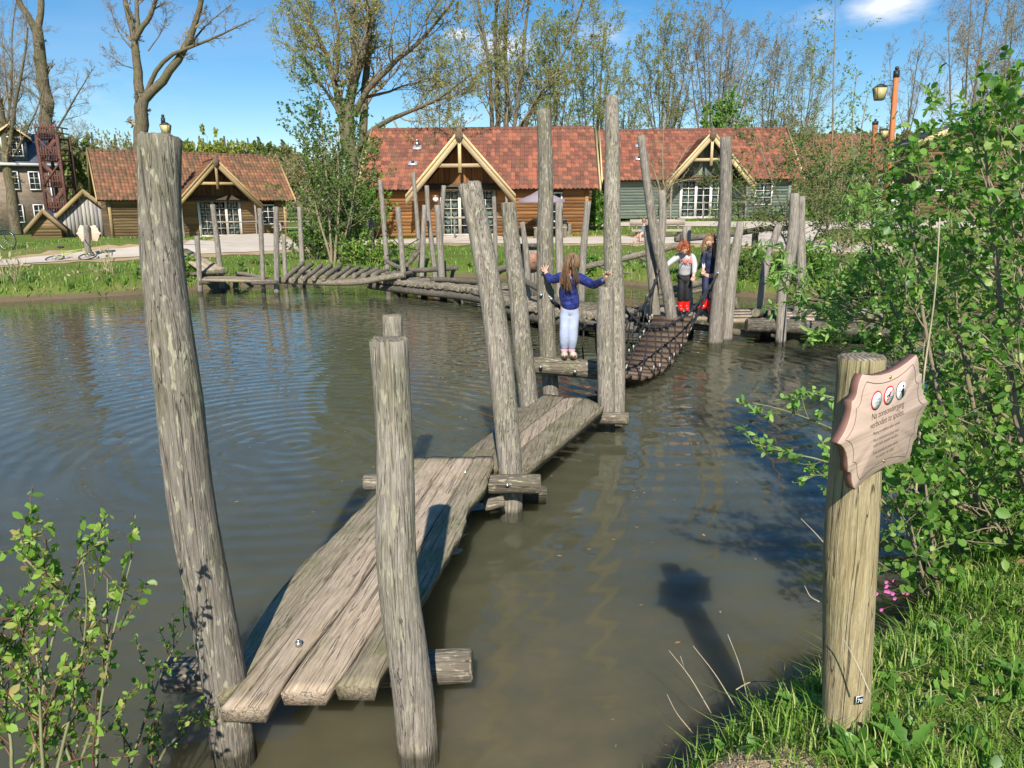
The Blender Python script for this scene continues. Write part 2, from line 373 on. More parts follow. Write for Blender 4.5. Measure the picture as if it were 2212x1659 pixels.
def G(u, v, ymax=160):
    d = ray(u, v); y = np.linspace(1.0, ymax, 3000); t = y / d[1]; X = d[0]*t; Z = HC + d[2]*t
    g = gz(X, y); k = np.argmax(Z < g)
    if k == 0: k = len(y) - 1
    return np.array([X[k], y[k], g[k]])

def axis_samples(parts):
    o = []
    for a, b, st in parts: o.append(np.arange(a, b, st))
    return np.concatenate(o + [[parts[-1][1]]])
xs = axis_samples([(-400, -60, 20), (-60, -26, 2), (-26, -1, .25), (-1, 4, .07), (4, 14, .25), (14, 60, 2), (60, 400, 20)])
ys = axis_samples([(-60, -2, 4), (-2, 1.4, .3), (1.4, 5.2, .07), (5.2, 26, .25), (26, 50, .6), (50, 120, 4), (120, 700, 30)])
X, Y = np.meshgrid(xs, ys); Z = gz(X, Y); nx, ny = len(xs), len(ys)
Z = np.where(Y > 120, Z + (Y-120)*0.02, Z)
idx = np.arange(nx*ny).reshape(ny, nx)
Q = np.stack([idx[:-1, :-1], idx[:-1, 1:], idx[1:, 1:], idx[1:, :-1]], -1).reshape(-1, 4)
m = NT('grassy_ground'); wv = m.n('ShaderNodeNewGeometry').outputs['Position']
n1 = m.noise(wv, 0.55, 5, 0.6); n2 = m.noise(wv, 5.0, 6, 0.7); n3 = m.noise(wv, 40, 4, 0.7)
c = m.ramp(n1, [(0.35, (0.09, 0.16, 0.026)), (0.55, (0.16, 0.20, 0.04)), (0.72, (0.24, 0.19, 0.085))])
c = m.mix(m.ramp(n2, [(0.3, 0.0), (0.7, 0.75)]), c, (0.085, 0.15, 0.02))
c = m.mix(m.ramp(n3, [(0.45, 0), (0.8, 0.6)]), c, (0.25, 0.22, 0.10))
zz = m.n('ShaderNodeSeparateXYZ', {0: wv}).outputs[2]
mud = m.math('MULTIPLY_ADD', n2, 0.10, m.math('MULTIPLY', zz, -1.0))
c = m.mix(m.ramp(m.math('ADD', mud, 0.22), [(0.12, 0.0), (0.18, 1.0)]), c, m.mix(n3, (0.09, 0.07, 0.04), (0.22, 0.165, 0.10)))
pos = m.n('ShaderNodeVectorMath', {0: wv, 1: (0.56, 1.68, 0.5)}, operation='DISTANCE').outputs['Value']
bare = m.math('ADD', pos, m.math('MULTIPLY', n2, -0.25))
c = m.mix(m.ramp(bare, [(0.10, 1.0), (0.17, 0.0)]), c, m.mix(n3, (0.42, 0.29, 0.17), (0.64, 0.48, 0.31)))
m.bsdf(c, 0.95, m.bump(m.math('ADD', n3, m.math('MULTIPLY', n2, 1.5)), 0.6, 0.05), 0, 0.1)
M['ground'] = m.m
g = mk('ground', np.stack([X, Y, Z], -1).reshape(-1, 3), [Q], M['ground'], smooth=True); tag(g, 'grassy ground around the pond, bare and sandy in places', None, kind='structure')

# water: muddy, with ripples spreading from the rope bridge
m = NT('pond_water'); wv = m.n('ShaderNodeNewGeometry').outputs['Position']
sy = m.n('ShaderNodeMapping', {'Vector': wv, 'Scale': (0.55, 1.9, 1), 'Rotation': (0, 0, R(-8))}).outputs[0]
w1 = m.noise(sy, 1.9, 3, 0.5, 0.7); w2 = m.noise(sy, 6.0, 3, 0.55, 0.4); w3 = m.noise(sy, 0.8, 2, 0.5, 1.2)
def rings_at(cx, cy, scale, dist):
    vv = m.n('ShaderNodeMapping', {'Vector': wv, 'Location': (-cx, -cy, 0)}).outputs[0]
    wvx = m.n('ShaderNodeTexWave', {'Vector': vv, 'Scale': scale, 'Distortion': dist, 'Detail': 2, 'Detail Scale': 0.6}, wave_type='RINGS', rings_direction='Z').outputs['Fac']
    ln = m.n('ShaderNodeVectorMath', {0: vv}, operation='LENGTH').outputs['Value']
    return m.math('MULTIPLY', wvx, m.ramp(m.math('DIVIDE', ln, 16), [(0.02, 1.0), (0.35, 0.55), (0.95, 0.1)]))
r1 = rings_at(1.5, 9.0, 1.15, 2.6); r2 = rings_at(-1.9, 6.2, 1.6, 3.0)
h = m.math('ADD', m.math('MULTIPLY', w1, 0.26), m.math('MULTIPLY', w2, 0.05))
h = m.math('ADD', h, m.math('MULTIPLY', r1, 0.34)); h = m.math('ADD', h, m.math('MULTIPLY', r2, 0.24)); h = m.math('ADD', h, m.math('MULTIPLY', w3, 0.8))
calm = m.noise(wv, 0.28, 2)
nrm = m.bump(h, 1.0, 0.0125)
murk = m.noise(wv, 0.9, 5, 0.6, 1.0); c = m.ramp(murk, [(0.35, (0.068, 0.068, 0.040)), (0.65, (0.087, 0.084, 0.050))])
shal = m.ramp(m.math('DIVIDE', m.n('ShaderNodeVectorMath', {0: wv, 1: (0.3, 1.9, 0)}, operation='DISTANCE').outputs['Value'], 3.0), [(0.1, 0.85), (0.75, 0.0)])
c = m.mix(m.math('MULTIPLY', shal, m.ramp(m.noise(wv, 2.6, 5, 0.65), [(0.35, 0.2), (0.65, 1.0)])), c, (0.145, 0.112, 0.060))
m.bsdf(c, 0.0, nrm, 0, 0.5, IOR=1.333, **{'Subsurface Weight': 0.8, 'Subsurface Radius': (1.0, 0.85, 0.45), 'Subsurface Scale': 0.4}).subsurface_method = 'BURLEY'
M['water'] = m.m
V = [(-30, -2, 0), (10, -2, 0), (10, 24, 0), (-30, 24, 0)]
V = np.array(V, float); wtr = mk('water', V, [[(0, 1, 2, 3)]], M['water']); tag(wtr, 'muddy green pond water with ripples and reflections', None, kind='structure')

# paths of pale crushed stone with sandy edges
def strip(name, pts, hw, mat, lift, label, n=90, across=7, jag=0.0):
    P = resample(np.array([(a[0], a[1]) for a in pts]), n); T = np.gradient(P, axis=0); T /= np.linalg.norm(T, axis=1, keepdims=True); Nn = np.stack([-T[:, 1], T[:, 0]], 1)
    hw = np.interp(np.linspace(0, 1, n), np.linspace(0, 1, len(hw)), hw)
    s = np.linspace(-1, 1, across); rr = np.random.default_rng(len(name) + n)
    jl = 1 + jag * rr.normal(size=(n, 2)); W = np.where(s[None] < 0, jl[:, :1], jl[:, 1:])
    XY = P[:, None] + Nn[:, None]*(hw[:, None]*s[None]*W)[..., None]; z = gz(XY[..., 0], XY[..., 1]) + lift
    i = np.arange(n*across).reshape(n, across); Qs = np.stack([i[:-1, :-1], i[:-1, 1:], i[1:, 1:], i[1:, :-1]], -1).reshape(-1, 4)[:, ::-1]
    o = mk(name, np.concatenate([XY, z[..., None]], -1).reshape(-1, 3), [Qs], mat, smooth=True); tag(o, label, None, kind='structure'); return o
def gravel(name, a, b):
    m = NT(name); wv = m.n('ShaderNodeNewGeometry').outputs['Position']; n = m.noise(wv, 1.2, 6, 0.7); k = m.noise(wv, 60, 3)
    c = m.mix(m.ramp(k, [(0.35, 0), (0.7, 0.5)]), m.ramp(n, [(0.35, a), (0.65, b)]), tuple(x*0.7 for x in a)); m.bsdf(c, 0.95, m.bump(k, 0.3, 0.01), 0, 0.1); return m.m
M['path'] = gravel('pale_path_stone', (0.52, 0.44, 0.35), (0.64, 0.56, 0.46)); M['sand'] = gravel('sandy_verge', (0.36, 0.25, 0.13), (0.52, 0.38, 0.23))
main = [G(u, v) for u, v in [(-330, 590), (-100, 577), (60, 565), (200, 553), (330, 545), (450, 540), (560, 535), (680, 530), (800, 525), (900, 521), (1000, 521), (1150, 522), (1300, 520), (1450, 518), (1560, 519), (1650, 525), (1750, 533), (1900, 541), (2100, 550), (2350, 556)]]
strip('path_verge', main, [1.9, 1.7, 1.9, 2.1, 2.2, 2.3, 2.5, 2.7, 2.7, 2.4, 2.4], M['sand'], 0.012, 'sandy verge of the path along the far bank', 160, 9, 0.10)
strip('path', main, [1.1, .9, 1.1, 1.3, 1.3, 1.4, 1.6, 1.7, 1.7, 1.5, 1.5], M['path'], 0.028, 'pale gravel path running along the far bank', 160, 9, 0.03)
br = [G(u, v) for u, v in [(560, 534), (548, 525), (538, 517), (528, 507)]]
strip('path_verge', br, [3.0, 2.2, 1.9, 1.7], M['sand'], 0.016, 'sandy edge of the branch path to the left cottage', 24, 7, 0.08)
strip('path', br, [2.6, 1.7, 1.5, 1.4], M['path'], 0.033, 'pale branch path widening to the door of the left cottage', 24, 7, 0.02)
b2 = [G(u, v) for u, v in [(1190, 492), (1280, 487), (1400, 484), (1550, 485), (1700, 486), (1800, 488), (1950, 488), (2150, 486)]]
strip('path', b2, [1.3, 1.5, 1.6, 1.9, 2.2, 2.0], M['path'], 0.03, 'pale upper path in front of the grey green cottage', 80, 7, 0.03)
b3 = [G(u, v) for u, v in [(1600, 524), (1640, 512), (1690, 498), (1720, 489)]]
strip('path', b3, [2.6, 2.2, 1.9, 2.0], M['path'], 0.038, 'pale path linking the bank path and the upper path', 24, 7, 0.03)
b4 = [G(u, v) for u, v in [(1015, 521), (1012, 516), (1010, 512)]]
strip('path', b4, [2.0, 1.6, 1.4], M['path'], 0.038, 'short pale path to the french door of the brown cottage', 12, 7, 0.03)

# ------------------------------------------------------------------ round timber
def log_mesh(name, pts, mat, parent=None, origin=None, n=14, seg=None, knob=0.05, end=None, seed=0, top_flat=True, round_end=0.0, smooth=True, crack=False, dish=0.0, local=False):
    """pts: rows of x,y,z,r. A round timber with an uneven surface and cut ends"""
    end = end or M['end']; P = np.asarray(pts, float); L_ = np.linalg.norm(np.diff(P[:, :3], axis=0), axis=1).sum()
    seg = seg or max(6, int(L_ / 0.12)); P = resample(P, seg + 1); rr = np.random.default_rng(seed + 5)
    C, Rr = P[:, :3], P[:, 3]
    T = np.gradient(C, axis=0); T /= np.linalg.norm(T, axis=1, keepdims=True)
    ref = np.array([0, 0, 1.0]) if abs(T[0, 2]) < 0.8 else np.array([0, 1.0, 0])
    Xa = np.cross(T, ref); Xa /= np.linalg.norm(Xa, axis=1, keepdims=True); Ya = np.cross(T, Xa)
    a = np.arange(n) * 2*math.pi/n; s = np.arange(seg+1) / seg
    F = np.ones((seg+1, n))
    for k in range(1, 5):
        ph = rr.uniform(0, 6.3, 3); F += knob * rr.uniform(0.3, 1.0)/k * np.sin(k*a[None] + ph[0] + 2.2*np.sin(s[:, None]*rr.uniform(2, 7) + ph[1])) * (0.7 + 0.3*np.sin(s[:, None]*9 + ph[2]))
    F += rr.normal(size=F.shape) * knob * 0.12
    if crack:                                     # one long drying split facing the viewer
        ac = crack; k0 = int(np.argmin(np.abs(np.angle(np.exp(1j*(a - ac)))))); 
        for kk_, q_ in ((k0, 1.0), ((k0+1) % n, .45)): F[:, kk_] *= 1 - q_*(1 - np.interp(s, [0, .3, .55, .8, 1], [0.99, 0.95, 0.84, 0.70, 0.62]))
    V = C[:, None] + (Rr[:, None]*F)[..., None]*(np.cos(a)[None, :, None]*Xa[:, None] + np.sin(a)[None, :, None]*Ya[:, None])
    V = V.reshape(-1, 3); i = np.arange((seg+1)*n).reshape(seg+1, n)
    Qs = np.stack([i[:-1], np.roll(i[:-1], -1, 1), np.roll(i[1:], -1, 1), i[1:]], -1).reshape(-1, 4)
    # bevelled ends: a slightly smaller ring then a centre point
    extra = []; Tn = []; Qe = []; base = len(V)
    for e, ring in ((0, i[0]), (seg, i[-1])):
        sgn = -1 if e == 0 else 1; ctr = C[e]; rv = V[ring]
        inner = ctr + (rv - ctr)*0.88 + sgn*T[e]*Rr[e]*0.10 + rr.normal(size=rv.shape)*Rr[e]*0.02; b = base + len(extra); extra += list(inner)
        mid = ctr + (rv - ctr)*0.5 + sgn*T[e]*Rr[e]*(0.12 - dish); b1 = base + len(extra); extra += list(mid); extra.append(ctr + sgn*T[e]*Rr[e]*(0.13 - dish)); c_ = base + len(extra) - 1
        for k in range(n):
            k2 = (k+1) % n
            q = [(ring[k], b+k, b+k2, ring[k2]), (b+k, b1+k, b1+k2, b+k2)]; t = (b1+k, c_, b1+k2)
            if sgn > 0: q = [x[::-1] for x in q]; t = t[::-1]
            Qe += q; Tn.append(t)
    V = np.vstack([V, np.array(extra)])
    mid_ = np.r_[np.zeros(len(Qs)), np.ones(len(Qe)), np.ones(len(Tn))]
    o = mk(name, V, [np.vstack([Qs, np.array(Qe)]), np.array(Tn)], [mat, end], parent, origin, midx=mid_, smooth=smooth, local=local)
    sm = np.r_[np.ones(len(Qs), bool), np.zeros(len(Qe) + len(Tn), bool)]; o.data.polygons.foreach_set('use_smooth', sm)
    return o
def bolt(p, n, r=0.014, parent=None, ring=True):
    n = np.array(n, float); n /= np.linalg.norm(n); x = np.cross(n, (0, 0, 1)); x /= np.linalg.norm(x); y = np.cross(n, x)
    b = MB(); a = np.linspace(0, 2*math.pi, 9)[:-1]
    b.prism(np.column_stack([np.cos(a)*r, np.sin(a)*r]), np.array(p) - n*0.01, x, y, n, 0.018); b.prism(np.column_stack([np.cos(a)*r*.5, np.sin(a)*r*.5]), np.array(p)+n*.008, x, y, n, 0.008)
    return b.build('bolt', M['steel'], parent)
M['steel'] = plain('zinc_steel', (0.5, 0.5, 0.48), 0.35, 0.15, metal=0.9)
M['black_iron'] = plain('dark_iron', (0.03, 0.032, 0.035), 0.45, 0.2)
POSTS = {}
def post(key, spec, label, y=None, base_z=-0.45, near=False, mat=None, crack=None, group='posts of the play bridge', dark=False, seed=None):
    """spec: rows (u, v, width_px[, y]) from the water up to the top"""
    pts = []
    for k, s in enumerate(spec):
        yy = s[3] if len(s) > 3 else y
        p = PY(s[0], s[1], yy); pts.append([*p, rad(s[2], p)])
    pts = np.array(pts)
    if pts[0, 2] > base_z:
        d = pts[0, :3] - pts[1, :3]; d = d / max(-d[2], 1e-3); k = pts[0, 2] - base_z; pts = np.vstack([[*(pts[0, :3] + np.clip(d, -0.35, 0.35)*[1, 1, 0]*k - [0, 0, k]), pts[0, 3]], pts])
    loc = tuple(pts[0, :3]); seed = seed if seed is not None else len(POSTS)*7+3
    o = log_mesh('wooden_post', pts, mat or (M['post'] if near else M['post_far']), origin=loc, n=40 if near else 12, seg=int(np.ptp(pts[:, 2]) / (0.05 if near else 0.14)), knob=0.05 if near else 0.07, seed=seed, crack=crack)
    tag(o, label, 'post', group); POSTS[key] = (o, pts); return o
P1 = 2.37
post('A', [(508, 1650, 92, 2.38), (490, 1500, 92, 2.36), (463, 1350, 92, 2.35), (425, 1150, 94, 2.33), (403, 1000, 95, 2.33), (392, 880, 96, 2.33), (368, 720, 92, 2.34), (350, 560, 88, 2.36), (344, 430, 86, 2.38), (346, 298, 90, 2.40)],
     'tallest thick grey foreground post, leaning left beside the plank walkway', near=True, crack=1.25)
post('B', [(905, 1648, 88, 2.37), (893, 1500, 88, 2.36), (876, 1380, 88, 2.34), (860, 1270, 86, 2.33), (853, 1150, 84, 2.33), (855, 1020, 80, 2.34), (849, 880, 78, 2.35), (840, 734, 84, 2.36)],
     'foreground post with a long split at its top, right of the near plank ends', near=True, crack=1.6)
post('C', [(858, 1100, 44, 4.75), (852, 900, 44, 4.78), (848, 682, 43, 4.8)], 'post whose dark top pokes out just above the split foreground post', near=True)
post('D', [(1104, 1112, 50, 4.60), (1102, 1010, 52, 4.60), (1092, 900, 54, 4.62), (1078, 760, 54, 4.66), (1062, 640, 52, 4.7), (1040, 520, 48, 4.76), (1014, 399, 50, 4.82)],
     'smooth grey post leaning left where the two plank decks meet', near=True, crack=1.3)
post('E', [(1143, 872, 41, 6.9), (1130, 760, 41, 6.9), (1117, 620, 38, 6.95), (1105, 520, 35, 7), (1098, 439, 32, 7.0)], 'pale post at the left edge of the far plank deck', near=True)
post('F', [(1190, 850, 34, 7.66), (1184, 760, 36, 7.66), (1178, 640, 38, 7.66), (1177, 520, 36, 7.66), (1180, 400, 33, 7.66), (1178, 300, 31, 7.66), (1174, 238, 30, 7.66)],
     'tall post under the left hand of the girl in the blue jacket', near=True)
bolt(POSTS['F'][1][4][:3] * [1, 1, 0] + [-0.04, -0.095, PY(1130, 637, 7.6)[2]], (0, -1, 0), 0.018, POSTS['F'][0])
post('G', [(1329, 925, 40, 6.78), (1330, 800, 40, 6.84), (1328, 650, 42, 6.93), (1322, 500, 38, 7.02), (1323, 380, 34, 7.08), (1323, 290, 31, 7.12), (1322, 209, 27, 7.16)],
     'tallest mid pond post, under the right hand of the girl in the blue jacket', near=True)
post('H', [(1310, 905, 37, 6.62), (1309, 800, 38, 6.64), (1307, 700, 37, 6.66), (1309, 621, 33, 6.68)], 'shorter cut off post doubled against the tallest mid pond post', near=True)
FAR = [
 ('I', [(1418, 716, 20), (1412, 620, 22), (1406, 560, 21), (1398, 488, 17)], 11.2, 'dark sided post at the left of the crossed pair beyond the rope bridge'),
 ('J', [(1452, 700, 26), (1444, 640, 26), (1430, 570, 26), (1416, 520, 24), (1404, 440, 20), (1393, 360, 18), (1385, 293, 17)], 11.0, 'long bent post leaning left at the far left end of the rope bridge'),
 ('Mm', [(1408, 700, 16), (1415, 600, 17), (1428, 520, 18), (1433, 460, 17), (1430, 411, 17)], 11.8, 'post crossing behind the long bent post'),
 ('K', [(1543, 752, 32), (1548, 680, 32), (1556, 600, 31), (1564, 520, 29), (1568, 440, 27), (1568, 360, 26), (1567, 297, 24)], 10.85, 'tall pale post right of the girl in the navy tracksuit'),
 ('Ll', [(1568, 742, 25), (1574, 660, 25), (1580, 580, 24), (1592, 530, 20), (1599, 479, 16)], 11.15, 'shorter post leaning right, directly behind the tall pale post'),
 ('Nn', [(1490, 680, 17), (1486, 600, 18), (1480, 540, 18), (1484, 489, 20)], 12.6, 'short post behind the red haired girl'),
 ('O', [(1640, 690, 13), (1643, 640, 15), (1656, 560, 18), (1672, 520, 17), (1683, 486, 15)], 12.2, 'dark post leaning right behind the log walkway on the right'),
 ('P', [(1686, 748, 23), (1688, 690, 22), (1690, 620, 24), (1706, 560, 25), (1714, 500, 23), (1716, 418, 19)], 10.9, 'curved post standing in front of the dark log beam on the right'),
 ('Q', [(1722, 690, 20), (1730, 600, 21), (1730, 540, 20), (1731, 480, 16), (1733, 424, 13)], 12.1, 'dark post close behind the curved post on the right'),
 ('b', [(432, 613, 11), (429, 560, 10), (425, 510, 11)], 18.6, 'short leaning post left of the low plank by the far left shore'),
 ('a', [(388, 560, 8), (385, 510, 9), (382, 468, 9)], 20.2, 'post partly hidden by the tall foreground post at the bank end of the ramp'),
 ('c', [(477, 592, 11), (470, 530, 12), (464, 480, 11), (459, 442, 11)], 19.4, 'leaning post in front of the french door of the left cottage'),
 ('d', [(569, 616, 9), (566, 550, 10), (561, 450, 10)], 18.3, 'slim post standing in the water left of its thicker twin by the log ladder'),
 ('e', [(598, 618, 12), (597, 540, 12), (596, 447, 11)], 18.2, 'thicker straight post at the left foot of the log ladder'),
 ('f', [(616, 582, 9), (614, 540, 9), (613, 506, 9)], 20.6, 'short post behind the left end of the log ladder'),
 ('g', [(653, 580, 11), (650, 520, 10), (646, 447, 9)], 20.4, 'tall slim post behind the first slanted logs of the ladder'),
 ('h', [(836, 575, 11), (829, 480, 11), (821, 389, 10)], 21.0, 'tall slim post leaning left in front of the brown cottage wall, leftmost there'),
 ('i', [(873, 626, 13), (868, 540, 12), (859, 447, 12)], 17.7, 'post standing in open water at the right end of the log ladder'),
 ('j', [(907, 560, 9), (901, 470, 9), (893, 373, 9)], 21.5, 'tallest slim post left of the porch of the brown cottage'),
 ('k', [(940, 596, 11), (932, 520, 11), (925, 460, 10), (922, 401, 10)], 20.0, 'slim post under the left foot of the brown cottage gable'),
 ('l', [(911, 597, 11), (914, 520, 11), (917, 443, 10)], 19.4, 'post leaning right just left of the wall lamp'),
 ('m', [(950, 590, 10), (954, 480, 10), (959, 401, 10)], 20.4, 'post leaning right, behind the stout one left of the french door'),
 ('n', [(955, 620, 15), (951, 540, 15), (945, 443, 14)], 17.2, 'stout post left of the french door of the brown cottage'),
 ('o', [(1071, 600, 9), (1070, 500, 9), (1067, 425, 9)], 19.2, 'reddish slim post seen between the two leaning grey posts'),
 ('p', [(1140, 655, 14), (1140, 600, 14), (1137, 545, 13), (1128, 480, 11)], 13.5, 'post leaning left beside the box with the wooden disc'),
 ('q', [(1208, 660, 17), (1209, 600, 18), (1208, 520, 17), (1207, 438, 14)], 14.6, 'post behind the head of the girl in the blue jacket'),
 ('r', [(1255, 655, 15), (1257, 600, 16), (1261, 530, 15), (1270, 435, 14)], 14.4, 'post leaning right between the blue jacket girl and the tallest mid pond post'),
]
for key, sp, y, lab in FAR:
    dk = M['log_dark'] if key in ('O', 'Q') else None
    post(key, sp, lab, y=y, mat=None, group='posts of the play bridge')

def logthing(name, px, label, y=None, z=None, mat=None, cat='log', group=None, n=12, knob=0.07, end=None, seed=1, parent=None, seg=None):
    pts = []
    for s in px:
        p = PY(s[0], s[1], s[3] if len(s) > 3 else y) if z is None else PZ(s[0], s[1], z)
        pts.append([*p, rad(s[2], p)])
    o = log_mesh(name, pts, mat or M['log'], parent=parent, origin=None if parent else tuple(pts[0][:3]), n=n, knob=knob, end=end, seed=seed, seg=seg)
    if parent is None: tag(o, label, cat, group)
    return o

# ------------------------------------------------------------------ near plank decks
def plank(name, left, right, z0, z1, th, mat, parent, n=28, seed=0, rough_l=0.0, rough_r=0.0):
    """top outline given by two pixel edges from near to far, laid at height z0 (near) to z1 (far)"""
    rr = np.random.default_rng(seed)
    def edge(E, rough):
        E = np.array(E, float); k = len(E); zz = np.interp(np.arange(k), [0, k-1], [z0, z1]); P = np.array([PZ(u, v, z) for (u, v), z in zip(E, zz)])
        y = np.linspace(P[0, 1], P[-1, 1], n); X_ = np.interp(y, P[:, 1], P[:, 0]); Z_ = np.interp(y, [P[0, 1], P[-1, 1]], [z0, z1])
        X_ = X_ + rough * np.convolve(rr.normal(size=n+4), np.ones(5)/5, 'valid')
        return np.column_stack([X_, y, Z_])
    a, b = edge(left, rough_l), edge(right, rough_r); inset = 0.004
    d = (b - a); dn = d / np.linalg.norm(d, axis=1, keepdims=True); a = a + dn*inset; b = b - dn*inset
    m_ = 6; t = np.linspace(0, 1, m_)
    top = a[:, None]*(1-t)[None, :, None] + b[:, None]*t[None, :, None]; top[..., 2] += rr.normal(size=(n, 1))*0.0015 - 0.004*(np.abs(t-0.5)*2)[None]**4
    cup = rr.uniform(-.003, .004); top[..., 2] += cup
    lo = np.stack([b + [0.004, 0, -0.008], b - [0.006, 0, th], a + [0.006, 0, -th], a + [-0.004, 0, -0.008]], 1)
    ring = np.concatenate([top, lo], 1); k = ring.shape[1]; V = ring.reshape(-1, 3); i = np.arange(n*k).reshape(n, k)
    Qs = np.stack([i[:-1], np.roll(i[:-1], -1, 1), np.roll(i[1:], -1, 1), i[1:]], -1).reshape(-1, 4)
    c0, c1 = ring[0].mean(0), ring[-1].mean(0); V = np.vstack([V, c0, c1]); b0 = n*k
    Ts = [(b0, i[0][(j+1) % k], i[0][j]) for j in range(k)] + [(b0+1, i[-1][j], i[-1][(j+1) % k]) for j in range(k)]
    return mk(name, V, [Qs, np.array(Ts)], mat, parent)
d1 = thing('plank_deck', (-0.45, 3.4, 0.3), 'near sloping deck of four worn thick planks between the two foreground posts', 'walkway', group='plank decks')
plank('plank', [(466, 1502), (505, 1432), (545, 1352), (600, 1275), (666, 1200), (739, 1138), (811, 1062), (896, 987)], [(492, 1502), (560, 1420), (700, 1256), (800, 1136), (923, 987)], .37, .40, .05, M['plank_edge'], d1, 40, 1, 0.012, 0.0)
plank('plank', [(473, 1530), (560, 1424), (700, 1258), (800, 1137), (923, 987)], [(578, 1530), (640, 1430), (760, 1282), (860, 1140), (974, 987)], .37, .40, .055, M['plank'], d1, 40, 2, 0, 0.003)
plank('plank', [(606, 1494), (665, 1408), (770, 1275), (862, 1141), (974, 987)], [(706, 1494), (742, 1448), (820, 1330), (910, 1170), (1024, 987)], .37, .40, .055, M['plank'], d1, 40, 3, 0.003, 0.002)
plank('plank', [(724, 1483), (770, 1418), (830, 1316), (912, 1171), (1024, 987)], [(812, 1484), (846, 1420), (902, 1300), (950, 1232), (996, 1150), (1010, 1112), (1046, 1052), (1072, 1005), (1066, 987)], .37, .40, .055, M['plank_edge'], d1, 44, 4, 0.002, 0.016)
for (u, v) in [(645, 1390), (1005, 1020), (870, 1030)]:
    bolt(PZ(u, v, .388), (0, 0.02, 1), 0.013, d1)
logthing('cross_log', [(364, 1458, 74, 2.62), (700, 1455, 74, 2.60), (1017, 1436, 72, 2.60)], None, mat=M['log'], n=20, parent=d1, knob=0.03)
logthing('cross_log', [(788, 1042, 36, 4.62), (1000, 1040, 36, 4.62), (1060, 1046, 38, 4.60)], None, mat=M['log'], n=16, parent=d1, knob=0.03)
d2 = thing('plank_deck', tuple(PZ(1180, 930, .25)), 'far lower deck of three mossy planks ending below the girl in the blue jacket', 'walkway', group='plank decks')
plank('plank', [(948, 1028), (1015, 968), (1176, 851)], [(1075, 1010), (1112, 942), (1220, 856)], .335, .32, .07, M['plank_edge'], d2, 30, 5, 0.004)
plank('plank', [(1076, 1010), (1113, 943), (1221, 857)], [(1090, 1025), (1124, 966), (1261, 857)], .335, .32, .07, M['plank'], d2, 30, 6)
plank('plank', [(1091, 1026), (1125, 967), (1262, 857)], [(1121, 1027), (1160, 996), (1304, 877)], .335, .32, .085, M['plank_edge'], d2, 30, 7, 0, 0.004)
logthing('cross_log', [(1056, 1046, 42, 4.44), (1110, 1045, 42, 4.44), (1166, 1045, 42, 4.44)], None, mat=M['log'], n=16, parent=d2, knob=0.03)
logthing('cross_log', [(1000, 1068, 38, 4.80), (1110, 1068, 38, 4.82), (1178, 1069, 38, 4.84)], None, mat=M['log_dark'], n=16, parent=d2, knob=0.03)
bolt(PY(1096, 1048, 4.375), (0, -1, 0.05), 0.014, d2)
logthing('cross_log', [(1284, 903, 26, 6.42), (1356, 904, 27, 6.42)], None, mat=M['log'], n=16, parent=d2, knob=0.04)
logthing('cross_log', [(1090, 893, 28, 6.75), (1180, 893, 28, 6.75)], None, mat=M['log_dark'], n=12, parent=d2, knob=0.04)
lg = logthing('cut_log', [(1088, 1082, 24, 4.42), (1047, 1092, 26, 4.40)], 'short mossy log stub under the left leaning grey post', mat=M['log'], n=14)
gl = logthing('standing_log', [(1155, 789, 38, 7.42), (1200, 790, 40, 7.42), (1260, 797, 41, 7.42), (1342, 806, 40, 7.42)], 'thick round log that the girl in the blue jacket stands on', mat=M['log'], n=18, knob=0.05)
bolt(PY(1168, 793, 7.30), (0, -1, .1), .02, gl); bolt(PY(1242, 803, 7.30), (0, -1, .1), .02, gl)

# ------------------------------------------------------------------ boardwalk of round logs, log ladder, rails
def crosswise(root, pts, width, r, name, zt, mat, n=8, jit=0.03, tilt=0.0, step=None, seed=0, flat=False):
    """round logs laid side by side across a curved centre line (x, y)"""
    P = np.array([(a[0], a[1], zt) if len(a) == 2 else a for a in pts], float); Ld = np.linalg.norm(np.diff(P, axis=0), axis=1).sum(); k = int(Ld / (step or 2*r*0.98))
    P = resample(P, k); T = np.gradient(P, axis=0); T[:, 2] = 0; T /= np.linalg.norm(T, axis=1, keepdims=True); rr = np.random.default_rng(seed)
    protos = {}
    out = []
    for i in range(k):
        v = rr.integers(0, 4); key = v
        if key not in protos:
            w = width * (1 + rr.normal()*0.03); o = log_mesh(name, [(-w/2, 0, 0, r), (0, 0, rr.normal()*.008, r*1.03), (w/2, 0, 0, r*.97)], mat, parent=root, n=n, seg=3, knob=0.08, seed=int(v)+seed, local=True)
            protos[key] = o
        else: o = inst(protos[key], root)
        a = math.atan2(T[i, 0], -T[i, 1]) if False else math.atan2(T[i, 1], T[i, 0]) + math.pi/2 + rr.normal()*0.02
        o.parent = root; o.location = Vector(P[i]) - root.location + Vector((rr.normal()*jit*.4, rr.normal()*jit*.2, rr.normal()*0.006)); o.rotation_euler = (rr.uniform(0, 6), tilt, a)
        out.append(o)
    return out
bw_c = [(-3.2, 18.9), (-1.9, 17.5), (-0.6, 16.3), (0.1, 15.0), (0.35, 13.8), (0.8, 12.9), (1.5, 12.1), (2.0, 11.75)]
bw = thing('log_boardwalk', (bw_c[3][0], bw_c[3][1], 0.3), 'curved boardwalk of round logs laid side by side across the far pond', 'walkway')
crosswise(bw, [(*p, .36) for p in bw_c], 1.15, .062, 'log', .36, M['log'], seed=3)
P = resample(np.array([(*p, .20) for p in bw_c]), 26); T = np.gradient(P, axis=0); T /= np.linalg.norm(T, axis=1, keepdims=True); Nn = np.stack([-T[:, 1], T[:, 0], 0*T[:, 0]], 1)
